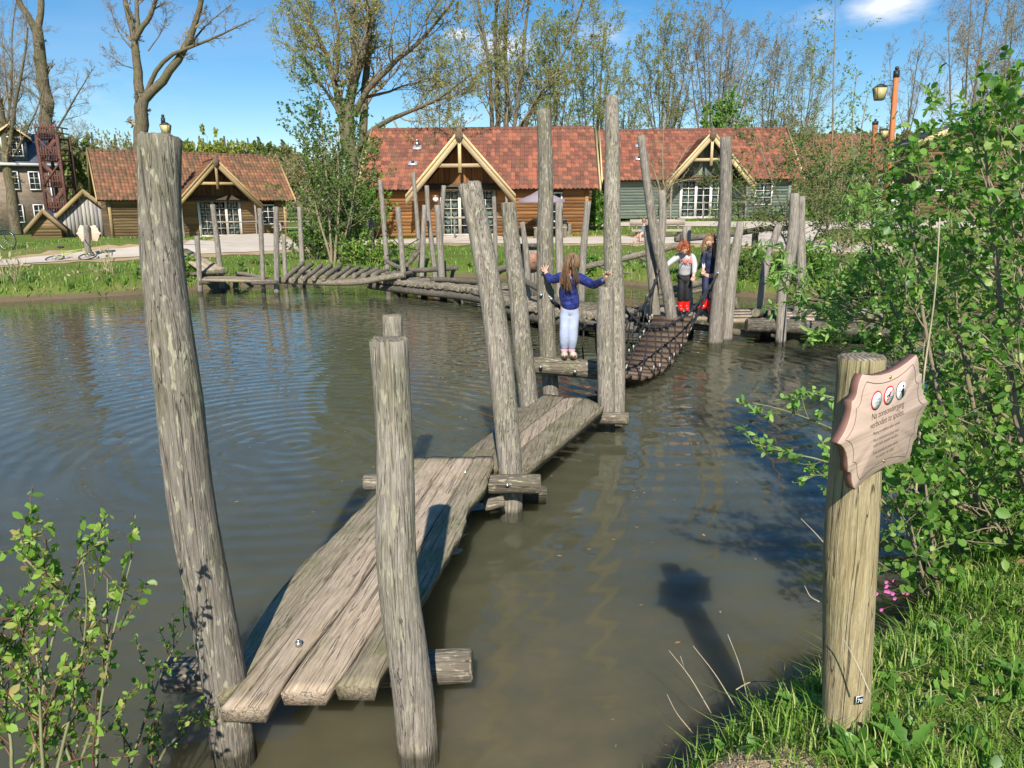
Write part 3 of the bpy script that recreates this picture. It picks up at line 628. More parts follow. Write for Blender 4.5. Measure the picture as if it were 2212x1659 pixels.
for s in (-.47, .47):
    log_mesh('stringer', [(*q, .09) for q in (P + Nn*s)], M['log_dark'], parent=bw, n=10, seed=4)
for k in (3, 9, 15, 21):
    for s in (-.4, .4):
        q = P[k] + Nn[k]*s; log_mesh('leg', [(*(q*[1, 1, 0] + [0, 0, -.5]), .085), (*(q*[1, 1, 0] + [0, 0, .16]), .085)], M['log_dark'], parent=bw, n=10, seg=4)
# rails along the boardwalk: bent round timbers resting on short forks
rl = 'bent rail logs of the play bridge'
logthing('rail_log', [(834, 562, 9, 18.8), (852, 575, 10, 18.6), (880, 583, 11, 18.4), (920, 584, 11, 18), (955, 580, 11, 17.8), (988, 578, 12, 17.6)], 'sagging bent rail log near the shore end of the boardwalk', mat=M['log_dark'], group=rl)
logthing('rail_log', [(932, 604, 10, 17.2), (965, 604, 11, 16.9), (1000, 607, 11, 16.6), (1040, 609, 11, 16.2)], 'dark rail log running right from the stout post by the door', mat=M['log_dark'], group=rl)
logthing('rail_log', [(1068, 586, 14, 14.9), (1093, 578, 15, 14.6), (1120, 578, 15, 14.2), (1138, 590, 17, 13.6)], 'thick bent rail log ending left of the box with the disc', mat=M['log'], group=rl)
logthing('rail_log', [(1132, 607, 13, 13.4), (1164, 624, 13, 12.9), (1209, 656, 13, 12.3), (1250, 692, 13, 11.7), (1300, 704, 13, 11.5)], 'rail log sloping down behind the girl in the blue jacket', mat=M['log_dark'], group=rl)
logthing('rail_log', [(1262, 577, 13, 17), (1350, 558, 14, 17.2), (1415, 542, 13, 17.4), (1477, 528, 13, 17.6)], 'long rail log rising to the right over the far bank', mat=M['log'], group=rl)
logthing('rail_log', [(1459, 517, 14, 19.0), (1530, 511, 14, 19.2), (1600, 503, 13, 19.6), (1650, 494, 12, 20), (1700, 493, 11, 20.2)], 'long dark rail log above the red haired girl, level with the path', mat=M['log_dark'], group=rl)
for (u, v, y, lab) in [(1475, 540, 17.7, 'short prop under the joint of the two long rail logs'), (1630, 530, 19.9, 'short prop under the right part of the dark long rail log'), (1112, 600, 14.35, 'short prop under the thick bent rail log'), (957, 600, 17.7, 'short prop under the sagging rail log')]:
    p = PY(u, v, y); z1 = PY(u, v - 36, y)[2]; g0 = min(float(gz(p[0], p[1])), .2) - .25
    tag(log_mesh('rail_prop', [(p[0], p[1], g0, .09), (p[0], p[1], z1, .085)], M['log_dark'], origin=(p[0], p[1], g0), n=10), lab, 'post', 'short props under rails')
for (a, b, lab) in [((888, 563, 9, 20.0), (908, 527, 8, 21.2), 'short log rising steeply to the bank, left of a pair'), ((878, 575, 9, 19.6), (914, 533, 8, 21.0), 'bent log rising to the bank, right of a pair'), ((872, 592, 11, 18.4), (899, 610, 11, 17.6), 'short log stub against the post in open water')]:
    logthing('loose_log', [a, ((a[0]+b[0])/2-3, (a[1]+b[1])/2+4, a[2], (a[3]+b[3])/2), b], lab, mat=M['log'], group='short logs at the ladder end')

# log ladder: two long stringers carrying slanted round rungs
ld_ = thing('log_ladder', tuple(PZ(730, 605, .15)), 'walkway of slanted round rungs on two long stringers by the far shore', 'walkway')
fr = [(603, 606, 13, 18.4), (660, 609, 13, 18.2), (720, 611, 14, 17.9), (780, 609, 14, 17.7), (830, 600, 13, 17.6), (874, 594, 13, 17.5)]
bk = [(640, 586, 12, 19.7), (700, 587, 12, 19.4), (760, 589, 12, 19.1), (820, 592, 12, 18.6), (880, 592, 12, 18.3)]
logthing('stringer', fr, None, parent=ld_, n=12, seed=2); logthing('stringer', bk, None, parent=ld_, n=12, seed=3)
for k in range(13):
    u = 612 + 21.5*k; t = k / 12; v0 = 611 - 1.5*t*8; du = 42 - 16*t; dv = 36 - 30*t
    if k > 8: dv = 14 - 3*(k-8)
    a = PY(u, v0 - 6, 18.05 - .5*t); b = PY(u + du, v0 - 6 - dv, 19.5 - .9*t); mdl = (a+b)/2 + [0, 0, .03*math.sin(k*2.3)]
    r_ = .062 + .006*math.sin(k*5)
    log_mesh('rung', [(*a, r_), (*mdl, r_*1.02), (*b, r_*.92)], M['log'], parent=ld_, n=10, seg=8, seed=k, knob=.06)
# planks at the far left shore
def board(parent, corners, th, mat, name='plank'):
    """corners: four world points, near left, near right, far right, far left, of the top face"""
    C = np.array(corners, float); nrm = np.cross(C[1]-C[0], C[3]-C[0]); nrm /= np.linalg.norm(nrm); V = np.vstack([C, C - nrm*th])
    return mk(name, V, [np.array([(0, 1, 2, 3), (7, 6, 5, 4), (0, 4, 5, 1), (1, 5, 6, 2), (2, 6, 7, 3), (3, 7, 4, 0)])], mat, parent)
def lerp(a, b, t): return np.array(a)*(1-t) + np.array(b)*t
rp = thing('plank_ramp', tuple(PY(430, 575, 19.5)), 'sloping plank ramp from the path down to the far left posts', 'walkway')
A, B_, C_, D_ = PY(436, 586, 18.9), PY(484, 578, 18.9), PY(405, 537, 21.6), PY(360, 536, 21.6)
for k in range(3): board(rp, [lerp(A, B_, k/3+.01), lerp(A, B_, (k+1)/3-.01), lerp(D_, C_, (k+1)/3-.01), lerp(D_, C_, k/3+.01)], .06, M['plank'])
rp2 = thing('low_plank', tuple(PY(500, 602, 18.6)), 'low flat planks between the short leaning post and the log ladder', 'walkway')
A, B_, C_, D_ = PY(436, 603, 18.3), PY(592, 606, 18.0), PY(585, 599, 18.8), PY(445, 594, 19.2)
for k in range(3): board(rp2, [lerp(A, D_, k/3+.02), lerp(B_, C_, k/3+.02), lerp(B_, C_, (k+1)/3-.02), lerp(A, D_, (k+1)/3-.02)], .06, M['plank'])
logthing('cross_log', [(412, 592, 9, 18.9), (470, 588, 9, 18.9), (492, 586, 9, 18.9)], None, parent=rp, mat=M['log_dark'])
logthing('cross_log', [(430, 611, 9, 18.3), (462, 608, 9, 18.4)], None, parent=rp2, mat=M['log_dark']); logthing('cross_log', [(546, 612, 8, 18), (600, 610, 9, 18)], None, parent=rp2, mat=M['log_dark'])
logthing('loose_log', [(512, 590, 8, 20.5), (536, 593, 9, 20), (570, 601, 8, 19.3)], 'pale bent log lying beside the low planks', group='short logs at the ladder end')

# kids' platform and the boardwalk to the right
pf = thing('plank_platform', tuple(PZ(1490, 690, .3)), 'flat plank platform under the two girls in red boots', 'walkway')
A, B_ = np.array([2.05, 11.05, .43]), np.array([2.95, 10.95, .43]); D_, C_ = np.array([2.2, 12.6, .43]), np.array([3.2, 12.5, .43])
for k in range(7): board(pf, [lerp(A, D_, k/7+.01), lerp(B_, C_, k/7+.01), lerp(B_, C_, (k+1)/7-.01), lerp(A, D_, (k+1)/7-.01)], .055, M['plank'])
pr = thing('plank_walk', tuple(PZ(1640, 700, .3)), 'long flat planks leading right from the platform to the log beam', 'walkway')
for k in range(4):
    y0 = 11.15 + k*.33; board(pr, [(3.0, y0 + .02, .36), (6.2, y0 + .12, .36), (6.2, y0 + .42, .36), (3.05, y0 + .34, .36)], .055, M['plank'])
for (a, b) in [((1435, 697, 14, 11.3), (1640, 724, 15, 11.3)), ((1500, 668, 26, 11.9), (1592, 655, 26, 11.6))]: logthing('cross_log', [a, b], None, parent=pr, mat=M['log_dark'], n=12)
logthing('cross_log', [(1350, 706, 24, 10.9), (1440, 712, 24, 10.9)], None, parent=pf, mat=M['log_dark'], n=12)
rs = thing('log_beam_walk', tuple(PZ(1720, 715, .3)), 'dark log beams with short logs laid across them on the right of the pond', 'walkway')
logthing('beam', [(1614, 702, 31, 11.0), (1720, 706, 33, 11.0), (1850, 713, 31, 10.9), (2000, 716, 30, 10.9)], None, parent=rs, mat=M['log_dark'], n=16)
logthing('beam', [(1622, 688, 24, 12.2), (1760, 692, 24, 12.2), (1980, 696, 24, 12.2)], None, parent=rs, mat=M['log_dark'], n=12)
for k, (u, v) in enumerate([(1632, 676), (1668, 678), (1722, 678), (1775, 680), (1828, 684), (1880, 686)]):
    logthing('cross_log', [(u, v, 19, 11.1), (u + 38, v + 2, 18, 12.6)], None, parent=rs, mat=M['log_dark'], n=12, seed=k)
for (u, y) in [(1660, 11.6), (1710, 11.2), (1860, 11.3)]:
    p = PY(u, 730, y); log_mesh('leg', [(p[0], p[1], -.6, .13), (p[0], p[1], .25, .13)], M['log_dark'], parent=rs, n=12, seg=4)
# drift wood in the water behind the girls
for k, (pts, lab) in enumerate([([(1395, 640, 9, 13.4), (1440, 628, 14, 13.6), (1510, 612, 18, 14), (1570, 588, 10, 14.8)], 'thick pale brown driftwood trunk behind the two girls'),
        ([(1398, 648, 5, 13.2), (1450, 641, 8, 13.2), (1500, 630, 9, 13.4), (1560, 620, 5, 13.8)], 'thin low driftwood branch at the foot of the thick trunk'),
        ([(1275, 566, 5, 19.5), (1300, 577, 7, 19.2), (1330, 588, 6, 18.8), (1362, 590, 4, 18.5)], 'small bent dead branch on the far bank left of the driftwood'),
        ([(1360, 545, 6, 19), (1400, 566, 7, 18.4), (1420, 574, 4, 18)], 'small dead branch beside the long bent post')]):
    logthing('driftwood', pts, lab, mat=M['drift'] if 'drift' in M else M['log'], cat='branch', group='dead wood along the far shore', n=8, knob=.2)

# ------------------------------------------------------------------ the rope bridge
rb = thing('rope_bridge', (1.6, 9.0, 0.1), 'sagging rope bridge of wet brown boards with black hand ropes', 'rope bridge')
AX = np.array([(.72, 7.62, .40), (1.0, 8.0, .24), (1.28, 8.42, .11), (1.62, 9.0, .08), (1.9, 9.6, .13), (2.18, 10.3, .26), (2.42, 10.95, .42)])
nb = 19; BP = resample(AX, nb, False); Tb = np.gradient(BP, axis=0); Tb /= np.linalg.norm(Tb, axis=1, keepdims=True); side = np.stack([Tb[:, 1], -Tb[:, 0], 0*Tb[:, 0]], 1); side /= np.linalg.norm(side, axis=1, keepdims=True)
rr = np.random.default_rng(5); hw = .29
for k in range(nb):
    mb = MB(); up = np.cross(side[k], Tb[k]); mb.box((0, 0, 0), (2*hw*(1+rr.normal()*.03), .155 + rr.normal()*.008, .042))
    o = mb.build('board', M['wet_board'], rb, local=True); o.data.materials[0] = M['wet_board']
    Mx = Matrix((side[k], Tb[k], up)).transposed().to_4x4() @ Matrix.Rotation(rr.normal()*.03, 4, 'Z'); Mx.translation = Vector(BP[k] + side[k]*rr.normal()*.012) - rb.location; o.matrix_local = Mx
M['rope'] = plain('black_rope', (0.028, 0.028, 0.03), 0.75, 0.4, 60)
M['rope_white'] = plain('pale_rope_end', (0.48, 0.46, 0.41), 0.6, 0.1)
def rope_part(name, pts, r, mat, parent=rb, n=6):
    mb = MB(); mb.tube(pts, r, n); return mb.build(name, mat, parent, smooth=True)
RL = resample(np.array([PY(1193, 648, 7.56), PY(1215, 668, 7.75), PY(1250, 702, 8.1), PY(1300, 706, 8.55), PY(1340, 696, 8.95), PY(1364, 684, 9.4), PY(1391, 660, 10.1), PY(1409, 625, 10.6), PY(1425, 583, 10.95)]), 30)
RR_ = resample(np.array([PY(1334, 648, 6.92), PY(1352, 672, 7.25), PY(1372, 694, 7.7), PY(1394, 708, 8.2), PY(1420, 709, 8.7), PY(1441, 705, 9.2), PY(1489, 678, 9.95), PY(1531, 625, 10.55), PY(1550, 592, 10.78)]), 30)
rope_part('hand_rope', RL, .016, M['rope']); rope_part('hand_rope', RR_, .016, M['rope'])
for RP, sg in ((RL, -1), (RR_, 1)):
    for k in range(13):
        i = int(2 + k*2.1); top = RP[min(i, 28)]
        j = int(np.argmin(np.abs(BP[:, 1] - (top[1] + (0.0 if sg > 0 else .0))))); j = min(max(j, 0), nb-1)
        bot = BP[j] + side[j]*sg*(hw + .01) + [0, 0, .01]; mid = lerp(top, bot, .5) + side[j]*sg*.02
        h_ = rope_part('hanger_rope', [top, mid, bot], .009, M['rope'], n=5)
        e = lerp(top, bot, .80); e2 = lerp(top, bot, .88); rope_part('ferrule', [e, e2], .011, M['rope_white'], parent=h_, n=6)
        rope_part('chain', [e2, lerp(top, bot, .92), lerp(top, bot, .97), bot], [.004, .008, .005, .008], M['steel'], parent=h_, n=6)
        kk = MB(); kk.tube([top + [0, 0, .03], top - [0, 0, .045]], .026, 6); kk.build('knot', M['rope'], h_, smooth=True)
for a, b in ((RL[0], POSTS['F'][1][3][:3]*0 + PY(1182, 636, 7.6)), (RR_[-1], PY(1556, 578, 10.82)), (RL[-1], PY(1428, 572, 11.0)), (RR_[0], PY(1326, 640, 6.95))):
    rope_part('chain', resample(np.array([a, b]), 7, False), [.012, .022, .012, .022, .012, .022, .012], M['steel'])
# thin slack hand lines by the far left ladder and on the right
for a, m_, b, lab in [((738, 572, 20), (800, 583, 19.5), (884, 551, 20), 'slack dark hand rope sweeping low over the log ladder'), ((835, 553, 20), (868, 538, 20), (905, 516, 20.4), 'dark rope from the slim leaning post to the wall lamp side'), ((832, 498, 20.8), (862, 530, 20), (900, 540, 20), 'dark rope hanging between the posts before the brown cottage'),
                      ((655, 510, 20), (668, 524, 20), (690, 541, 19.8), 'short rope tied to the tall slim post by the shrub'), ((1738, 578, 11.8), (1790, 605, 10.6), (1850, 613, 9.4), 'upper black rope leading right from the dark post into the bush'), ((1698, 632, 10.9), (1760, 652, 9.8), (1860, 668, 8.8), 'lower black rope leading right from the curved post into the bush')]:
    mb = MB(); pts = resample(np.array([PY(*a), PY(*m_), PY(*b)]), 14); mb.tube(pts, .014, 5); tag(mb.build('rope', M['rope'], origin=pts[0], smooth=True), lab, 'rope', 'slack hand ropes')

# box with a wooden disc
gb = thing('disc_box', tuple(PY(1140, 660, 14.0)), 'tall grey board box with a round brown disc on its side', 'play box')
b = MB(); p0 = PY(1126, 640, 14.0); zt = PY(1126, 533, 14.0)[2]; g0 = .3
for k in range(5):
    mb = MB(); x0 = PY(1134, 600, 13.9)[0]; w = .055; mb.box((x0 + w*k*1.02 - .02, 13.9, (g0 + zt)/2), (w, .05, zt - g0)); mb.build('board', M['post_far'], gb)
mb = MB(); mb.box((x0 - .10, 14.02, (g0+zt)/2), (.10, .28, zt - g0 + .02)); mb.build('side_panel', M['rim'], gb)
mb = MB(); mb.box((x0 + .05, 14.0, zt + .03), (.42, .42, .04)); mb.build('lid', M['log_dark'], gb)
a = np.linspace(0, 2*math.pi, 25)[:-1]; dc = PY(1152, 565, 13.83); mb = MB(); mb.prism(np.column_stack([np.cos(a)*.155, np.sin(a)*.155]), dc, (.94, .2, 0), (0, 0, 1), (.2, -.94, 0), .03); M['disc'] = plain('red_brown_disc', (.30, .15, .09), .6, .2)
dsk = mb.build('disc', M['disc'], gb); mb = MB(); aa = np.linspace(-1.2, .9, 12); mb.tube([dc + np.array([.94, .2, 0])*.11*math.cos(t) + np.array([.2, -.94, 0])*.034 + np.array([0, 0, .11*math.sin(t)]) for t in aa], .008, 5); mb.build('slot', M['rim'], dsk)
mb = MB(); mb.ball(dc + [0, -.035, 0], .016); mb.build('knob', M['steel'], dsk)

# ------------------------------------------------------------------ cottages
def timber(name, c1, c2, axis='x', f=1.0):
    m = NT(name); S = {'x': (1.2, 18, 18), 'z': (18, 18, 1.2), 'y': (18, 1.2, 18)}[axis]; g = m.noise(m.coord('Object', tuple(s*f for s in S)), 1, 6, 0.65, 0.4); r = m.rand()
    c = m.ramp(g, [(0.25, c1), (0.75, c2)]); t = m.math('MULTIPLY_ADD', r, 0.6, 0.66); t2 = m.math('MULTIPLY_ADD', r, 0.45, 0.75)
    c = m.mix(1.0, c, m.n('ShaderNodeCombineXYZ', {0: t, 1: t, 2: t2}).outputs[0], 'MULTIPLY'); m.bsdf(c, 0.75, m.bump(g, 0.3, 0.01), 0, 0.25); return m.m
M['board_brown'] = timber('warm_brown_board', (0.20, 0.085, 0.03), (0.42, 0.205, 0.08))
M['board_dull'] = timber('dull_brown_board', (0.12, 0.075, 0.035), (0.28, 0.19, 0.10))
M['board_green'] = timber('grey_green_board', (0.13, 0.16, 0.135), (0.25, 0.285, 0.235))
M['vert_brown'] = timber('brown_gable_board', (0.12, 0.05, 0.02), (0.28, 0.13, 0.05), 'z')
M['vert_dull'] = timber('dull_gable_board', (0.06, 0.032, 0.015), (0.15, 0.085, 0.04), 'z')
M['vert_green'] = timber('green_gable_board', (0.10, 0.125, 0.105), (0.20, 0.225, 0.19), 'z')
M['yellow_wood'] = timber('yellow_pine_fascia', (0.46, 0.33, 0.16), (0.66, 0.51, 0.29))
M['yellow_old'] = timber('greyed_pine_fascia', (0.27, 0.18, 0.08), (0.43, 0.32, 0.16))
M['beam_dark'] = plain('dark_eaves_wood', (0.10, 0.07, 0.04), 0.8, 0.3)
M['white'] = plain('white_paint', (0.74, 0.72, 0.66), 0.45, 0.05); M['cream'] = plain('cream_paint', (0.60, 0.56, 0.46), 0.45, 0.06)
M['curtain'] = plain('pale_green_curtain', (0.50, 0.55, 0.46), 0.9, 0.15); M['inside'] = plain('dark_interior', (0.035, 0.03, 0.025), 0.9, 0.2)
def tilem(name, c):
    m = NT(name); n = m.noise(m.coord('Object'), 9, 5, 0.7); w = m.noise(m.n('ShaderNodeNewGeometry').outputs['Position'], 1.1, 4, 0.6)
    cc = m.mix(m.ramp(n, [(0.3, 0.0), (0.75, 0.55)]), c, tuple(x*0.55 for x in c)); cc = m.mix(m.ramp(w, [(0.45, 0), (0.75, 0.35)]), cc, (0.13, 0.11, 0.06)); m.bsdf(cc, 0.75, None, 0, 0.3); return m.m
TL = [tilem('orange_red_tile', (0.36, 0.125, 0.07)), tilem('red_tile', (0.29, 0.10, 0.06)), tilem('brown_red_tile', (0.20, 0.078, 0.052)), tilem('dark_brown_tile', (0.15, 0.062, 0.042))]
TLd = [tilem('mossy_orange_tile', (0.30, 0.14, 0.07)), tilem('mossy_red_tile', (0.25, 0.105, 0.055)), tilem('mossy_brown_tile', (0.17, 0.09, 0.05)), tilem('dark_mossy_tile', (0.12, 0.075, 0.04))]
m = NT('window_glass'); fr_ = m.n('ShaderNodeFresnel', {'IOR': 1.5}).outputs[0]
gl_ = m.n('ShaderNodeBsdfGlossy', {'Color': (1, 1, 1, 1), 'Roughness': 0.02}); tr_ = m.n('ShaderNodeBsdfTransparent', {'Color': (0.75, 0.8, 0.8, 1)})
mx_ = m.n('ShaderNodeMixShader', {0: m.math('ADD', fr_, 0.05), 1: tr_.outputs[0], 2: gl_.outputs[0]}); m.t.links.new(mx_.outputs[0], m.out.inputs[0]); M['glass'] = m.m

def tile_data(mats, tw, tl):
    """one pantile: S shaped section, thick lip at the lower edge; x across, y down the slope, z out"""
    xs_ = np.linspace(0, 1, 6); prof = 0.028*np.sin((xs_*2 - .25)*math.pi) + .02
    V = []; 
    for y, dz in ((0.0, 0.0), (1.0, 0.022), (1.0, -0.012)):
        for x, h in zip(xs_, prof): V.append((x*tw*1.04, -y*tl*1.12, h + dz))
    F = [(a+r*6, a+(r+1)*6, a+(r+1)*6+1, a+r*6+1) for r in range(2) for a in range(5)]
    out = []
    for mt in mats:
        me = bpy.data.meshes.new('roof_tile'); me.from_pydata(V, [], F); me.materials.append(mt); me.polygons.foreach_set('use_smooth', [True]*5 + [False]*5); out.append(me)
    return out, np.array(V), np.array(F)
TW, TLn = 0.205, 0.33
TD = {0: tile_data(TL, TW, TLn), 1: tile_data(TLd, TW, TLn)}
def lay_tiles(parent, o, ax, up, nrm, ncol, nrow, style, skip, nmax, seed, shift=None):
    """o: lower left corner of the slope (local), ax: along the eaves, up: up the slope"""
    ax, up, nrm = map(np.array, (ax, up, nrm)); rr = np.random.default_rng(seed); dat, TV, TF = TD[style]
    cells = []
    for r_ in range(nrow):
        for c_ in range(ncol):
            p = np.array(o) + ax*(c_*TW) + up*((r_+1)*TLn)
            if shift is not None: p = p + ax*0
            if skip and skip(p + ax*TW/2 - up*TLn/2): continue
            cells.append((r_, c_, p))
    st = []
    blot = rr.random((nrow, ncol + 3))
    for (r_, c_, p) in cells:
        b = .72*blot[r_, c_] + .28*blot[r_, (c_//3) % blot.shape[1]]; dk = 0.5 + 0.5*math.sin(c_*0.09 + r_*0.25 + seed)
        k = 0 if b > .72 else 1 if b > .46 + .16*dk else 2 if b > .22 else 3
        if rr.random() < .12: k = int(rr.integers(0, 4))
        st.append(k)
    Mx = Matrix((ax, up, nrm)).transposed().to_4x4()
    order = list(range(len(cells)))
    keep = set(order[::max(1, len(order)//nmax + (1 if len(order) % nmax else 0))][:nmax]) if len(order) > nmax else set(order)
    VV = []; FF = []; MI = []
    for i, (r_, c_, p) in enumerate(cells):
        j = rr.normal()*.003
        if i in keep:
            t = bpy.data.objects.new('roof_tile', dat[st[i]]); col.objects.link(t); t.parent = parent; m4 = Mx.copy(); m4.translation = Vector(p + nrm*(j)); t.matrix_local = m4
        else:
            VV.append((TV @ np.stack([ax, up, nrm])) + p + nrm*j); FF.append(TF + len(VV)*len(TV) - len(TV)); MI += [st[i]]*len(TF)
    if VV:
        mats = TL if style == 0 else TLd
        o = mk('roof_tiles', np.vstack(VV), [np.vstack(FF)], mats, parent, midx=MI, local=True); o['kind'] = 'stuff'
def lbox(parent, name, c, size, mat, M3=None):
    b = MB(); b.box(c, size, M=M3); return b.build(name, mat, parent, local=True)
def lbar(parent, name, p, q, w, h, mat, up=(0, 0, 1)):
    b = MB(); b.bar(p, q, w, h, up); return b.build(name, mat, parent, local=True)
def window(parent, x0, x1, z0, z1, y, nx, nz, fm, name='window', curtain=False, blind=None):
    """a glazed frame on the wall plane y (outside is -y), with its bars and panes"""
    b = MB(); t = .07
    b.box(((x0+x1)/2, y-.03, z1-t/2), (x1-x0, .09, t)); b.box(((x0+x1)/2, y-.035, z0+t/2), (x1-x0, .10, t))
    b.box((x0+t/2, y-.031, (z0+z1)/2), (t, .088, z1-z0-2*t)); b.box((x1-t/2, y-.031, (z0+z1)/2), (t, .088, z1-z0-2*t))
    w = b.build(name, fm, parent, local=True); gx = (x1-x0-2*t)/nx; gz_ = (z1-z0-2*t)/nz
    b = MB()
    for i in range(1, nx): b.box((x0+t+gx*i, y-.02, (z0+z1)/2), (.03, .03, z1-z0-2*t))
    for i in range(1, nz): b.box(((x0+x1)/2, y-.022, z0+t+gz_*i), (x1-x0-2*t, .03, .03))
    if nx > 1 or nz > 1: b.build('glazing_bar', fm, w, local=True)
    for i in range(nx):
        for k in range(nz):
            b = MB(); b.box((x0+t+gx*(i+.5), y-.004, z0+t+gz_*(k+.5)), (gx, .006, gz_)); b.build('pane', M['glass'], w, local=True)
    if blind: b = MB(); b.box(((x0+x1)/2, y+.05, (z0+z1)/2), (x1-x0-.1, .02, z1-z0-.1)); b.build('blind', blind, w, local=True)
    return w
def curtain(parent, x0, x1, z0, z1, y, mat):
    n = 24; x = np.linspace(x0, x1, n); yy = y + .03*np.sin(np.linspace(0, (x1-x0)*42, n)); V = np.vstack([np.column_stack([x, yy, np.full(n, z0)]), np.column_stack([x, yy, np.full(n, z1)])])
    return mk('curtain', V, [np.array([(i, i+1, n+i+1, n+i) for i in range(n-1)])], mat, parent, local=True, smooth=True)
def boards(parent, x0, x1, z0, z1, y, mat, hb=.165, name='wall_board', seed=0, thru=None):
    rr = np.random.default_rng(seed); k = int(round((z1-z0)/hb)); hb = (z1-z0)/k
    for i in range(k):
        zc = z0 + hb*(i+.5); a = .16 + rr.normal()*.02
        segs = [(x0, x1)] if not thru else [s for s in [(x0, thru[0]), (thru[1], x1)]] if (zc > thru[2] and zc < thru[3]) else [(x0, x1)]
        for (p, q) in segs:
            L2 = q - p
            if L2 < .02: continue
            n = max(2, int(L2/.35)); X_ = np.linspace(p, q, n+1); wob_ = rr.normal(size=n+1)*.010; wob_ = np.convolve(np.pad(wob_, 1, 'edge'), [.25, .5, .25], 'valid')
            lo = np.column_stack([X_, np.full(n+1, y-.038), zc - hb/2 - .022 + wob_]); hi = np.column_stack([X_, np.full(n+1, y-.006), np.full(n+1, zc+hb/2+.01)]); lb = lo + [0, .035, 0.0]
            V = np.vstack([lo, hi, lb]); m_ = n+1; Q_ = [(j, j+1, m_+j+1, m_+j) for j in range(n)] + [(2*m_+j, 2*m_+j+1, j+1, j) for j in range(n)]
            mk(name, V, [np.array(Q_)], mat, parent, local=True)
def cottage(loc, yaw, label, wallm, vertm, fasc, doorm, style, W=10.6, gx=-.85, win=(), seed=0, xd=None, left_wall=True, rz=5.25, trees_shade=False, finial=True, door=True):
    h = thing('cottage', loc, label, 'cottage', yaw, 'tiled roof cottages across the pond'); D = 7.0; H = 2.36; ye = -.42; ze = 2.22; yr = D/2; sl = (rz-ze)/(yr-ye); Ls = math.hypot(rz-ze, yr-ye); up = np.array([0, (yr-ye)/Ls, (rz-ze)/Ls]); nrm = np.array([0, -up[2], up[1]])
    ov = .55; gw = 2.35; gy = -1.55; gza = rz - .62; gzf = 1.98; xw = W/2
    # walls
    b = MB(); b.box((0, .09, H/2), (W-.04, .10, H)); b.box((0, D-.06, H/2), (W-.04, .1, H)); b.box((-xw+.07, D/2, H/2), (.1, D-.3, H)); b.box((xw-.07, D/2, H/2), (.1, D-.3, H))
    dx0, dx1 = (xd if xd else (gx-1.12, gx+1.52)); wz = .0
    core = MB()
    opens = sorted([(dx0, dx1, -1, 2.28)] + [(w[0], w[1], w[2], w[3]) for w in win]) if door else sorted([(w[0], w[1], w[2], w[3]) for w in win])
    x = -xw+.02
    for (a, c_, z0, z1) in opens:
        core.box(((x+a)/2, .06, H/2), (a-x, .08, H)); core.box(((a+c_)/2, .06, (H+z1)/2), (c_-a, .08, H-z1))
        if z0 > 0: core.box(((a+c_)/2, .06, z0/2), (c_-a, .08, z0))
        x = c_
    core.box(((x+xw-.02)/2, .06, H/2), (xw-.02-x, .08, H)); core.box((-xw+.07, D/2+.05, H/2), (.08, D-.12, H)); core.box((xw-.07, D/2+.05, H/2), (.08, D-.12, H)); core.box((0, D-.05, H/2), (W-.16, .08, H))
    core.box((0, D/2, .04), (W-.2, D-.2, .06))
    core.build('wall_core', M['inside'], h, local=True)
    x = -xw
    k = 0
    for (a, c_, z0, z1) in opens + [(xw, xw, 0, 0)]:
        if a - x > .08: boards(h, x+.03, a-.02, 0.05, H-.02, 0, wallm, seed=seed+k)
        if c_ > a and z0 > 0.2: boards(h, a, c_, 0.05, z0-.01, 0, wallm, seed=seed+20+k)
        x = c_; k += 1
    # side walls: boards on the gable ends, stepped up to the roof line
    for sx in (-1, 1):
        for i in range(28):
            z0 = .05 + i*.175; z1 = z0 + .18; zc = (z0+z1)/2
            if zc < H: ya, yb = .02, D-.02
            else:
                ya = (zc - ze)/sl + ye + .12; yb = D - ya
            if yb - ya < .3: break
            X0 = sx*(xw + .02); V = [(X0+sx*.022, ya, z0-.01), (X0+sx*.022, yb, z0-.01), (X0, yb, z1), (X0, ya, z1)]; mk('wall_board', V, [np.array([(0, 1, 2, 3)] if sx > 0 else [(3, 2, 1, 0)])], wallm, h, local=True)
    for sx in (-1, 1): lbox(h, 'corner_board', (sx*(xw-.05), -.05, H/2), (.16, .06, H), wallm if style == 0 else fasc)
    lbox(h, 'eaves_beam', (-(xw+abs(gx-gw))/2 if False else (-xw-ov + gx-gw)/2 + 0.0, -.16, H-.06), (abs((gx-gw) - (-xw-ov)), .12, .14), M['beam_dark']); lbox(h, 'eaves_beam', ((gx+gw + xw+ov)/2, -.16, H-.06), (xw+ov - gx-gw, .12, .14), M['beam_dark'])
    # roof: deck slabs, pantiles, ridge tiles
    roof = MB(); t = .07
    for s in (1, -1):
        f = lambda yy: yy if s > 0 else D - yy
        V = [(-xw-ov, f(ye), ze-.04), (xw+ov, f(ye), ze-.04), (xw+ov, yr, rz-.04), (-xw-ov, yr, rz-.04)]; V += [(a, b_, c_-t) for a, b_, c_ in V]; roof.add(V, [(0, 1, 2, 3), (7, 6, 5, 4), (0, 4, 5, 1), (1, 5, 6, 2), (3, 7, 4, 0)])
    rf = roof.build('roof', M['beam_dark'], h, local=True)
    nrow = int(Ls/TLn)+1; ncol = int((W+2*ov)/TW)
    ymeet = ye + (gza-ze)/sl
    def inside(p):
        hh = gza - abs(p[0]-gx)*(gza-gzf)/gw
        return abs(p[0]-gx) < gw and p[2] < hh - .12 and p[1] < ymeet
    def over(p): return inside(p) or p[1] > yr + .02
    lay_tiles(h, (-xw-ov+.02, ye-.03, ze-.02), (1, 0, 0), up, nrm, ncol, nrow, style, over, 290, seed)
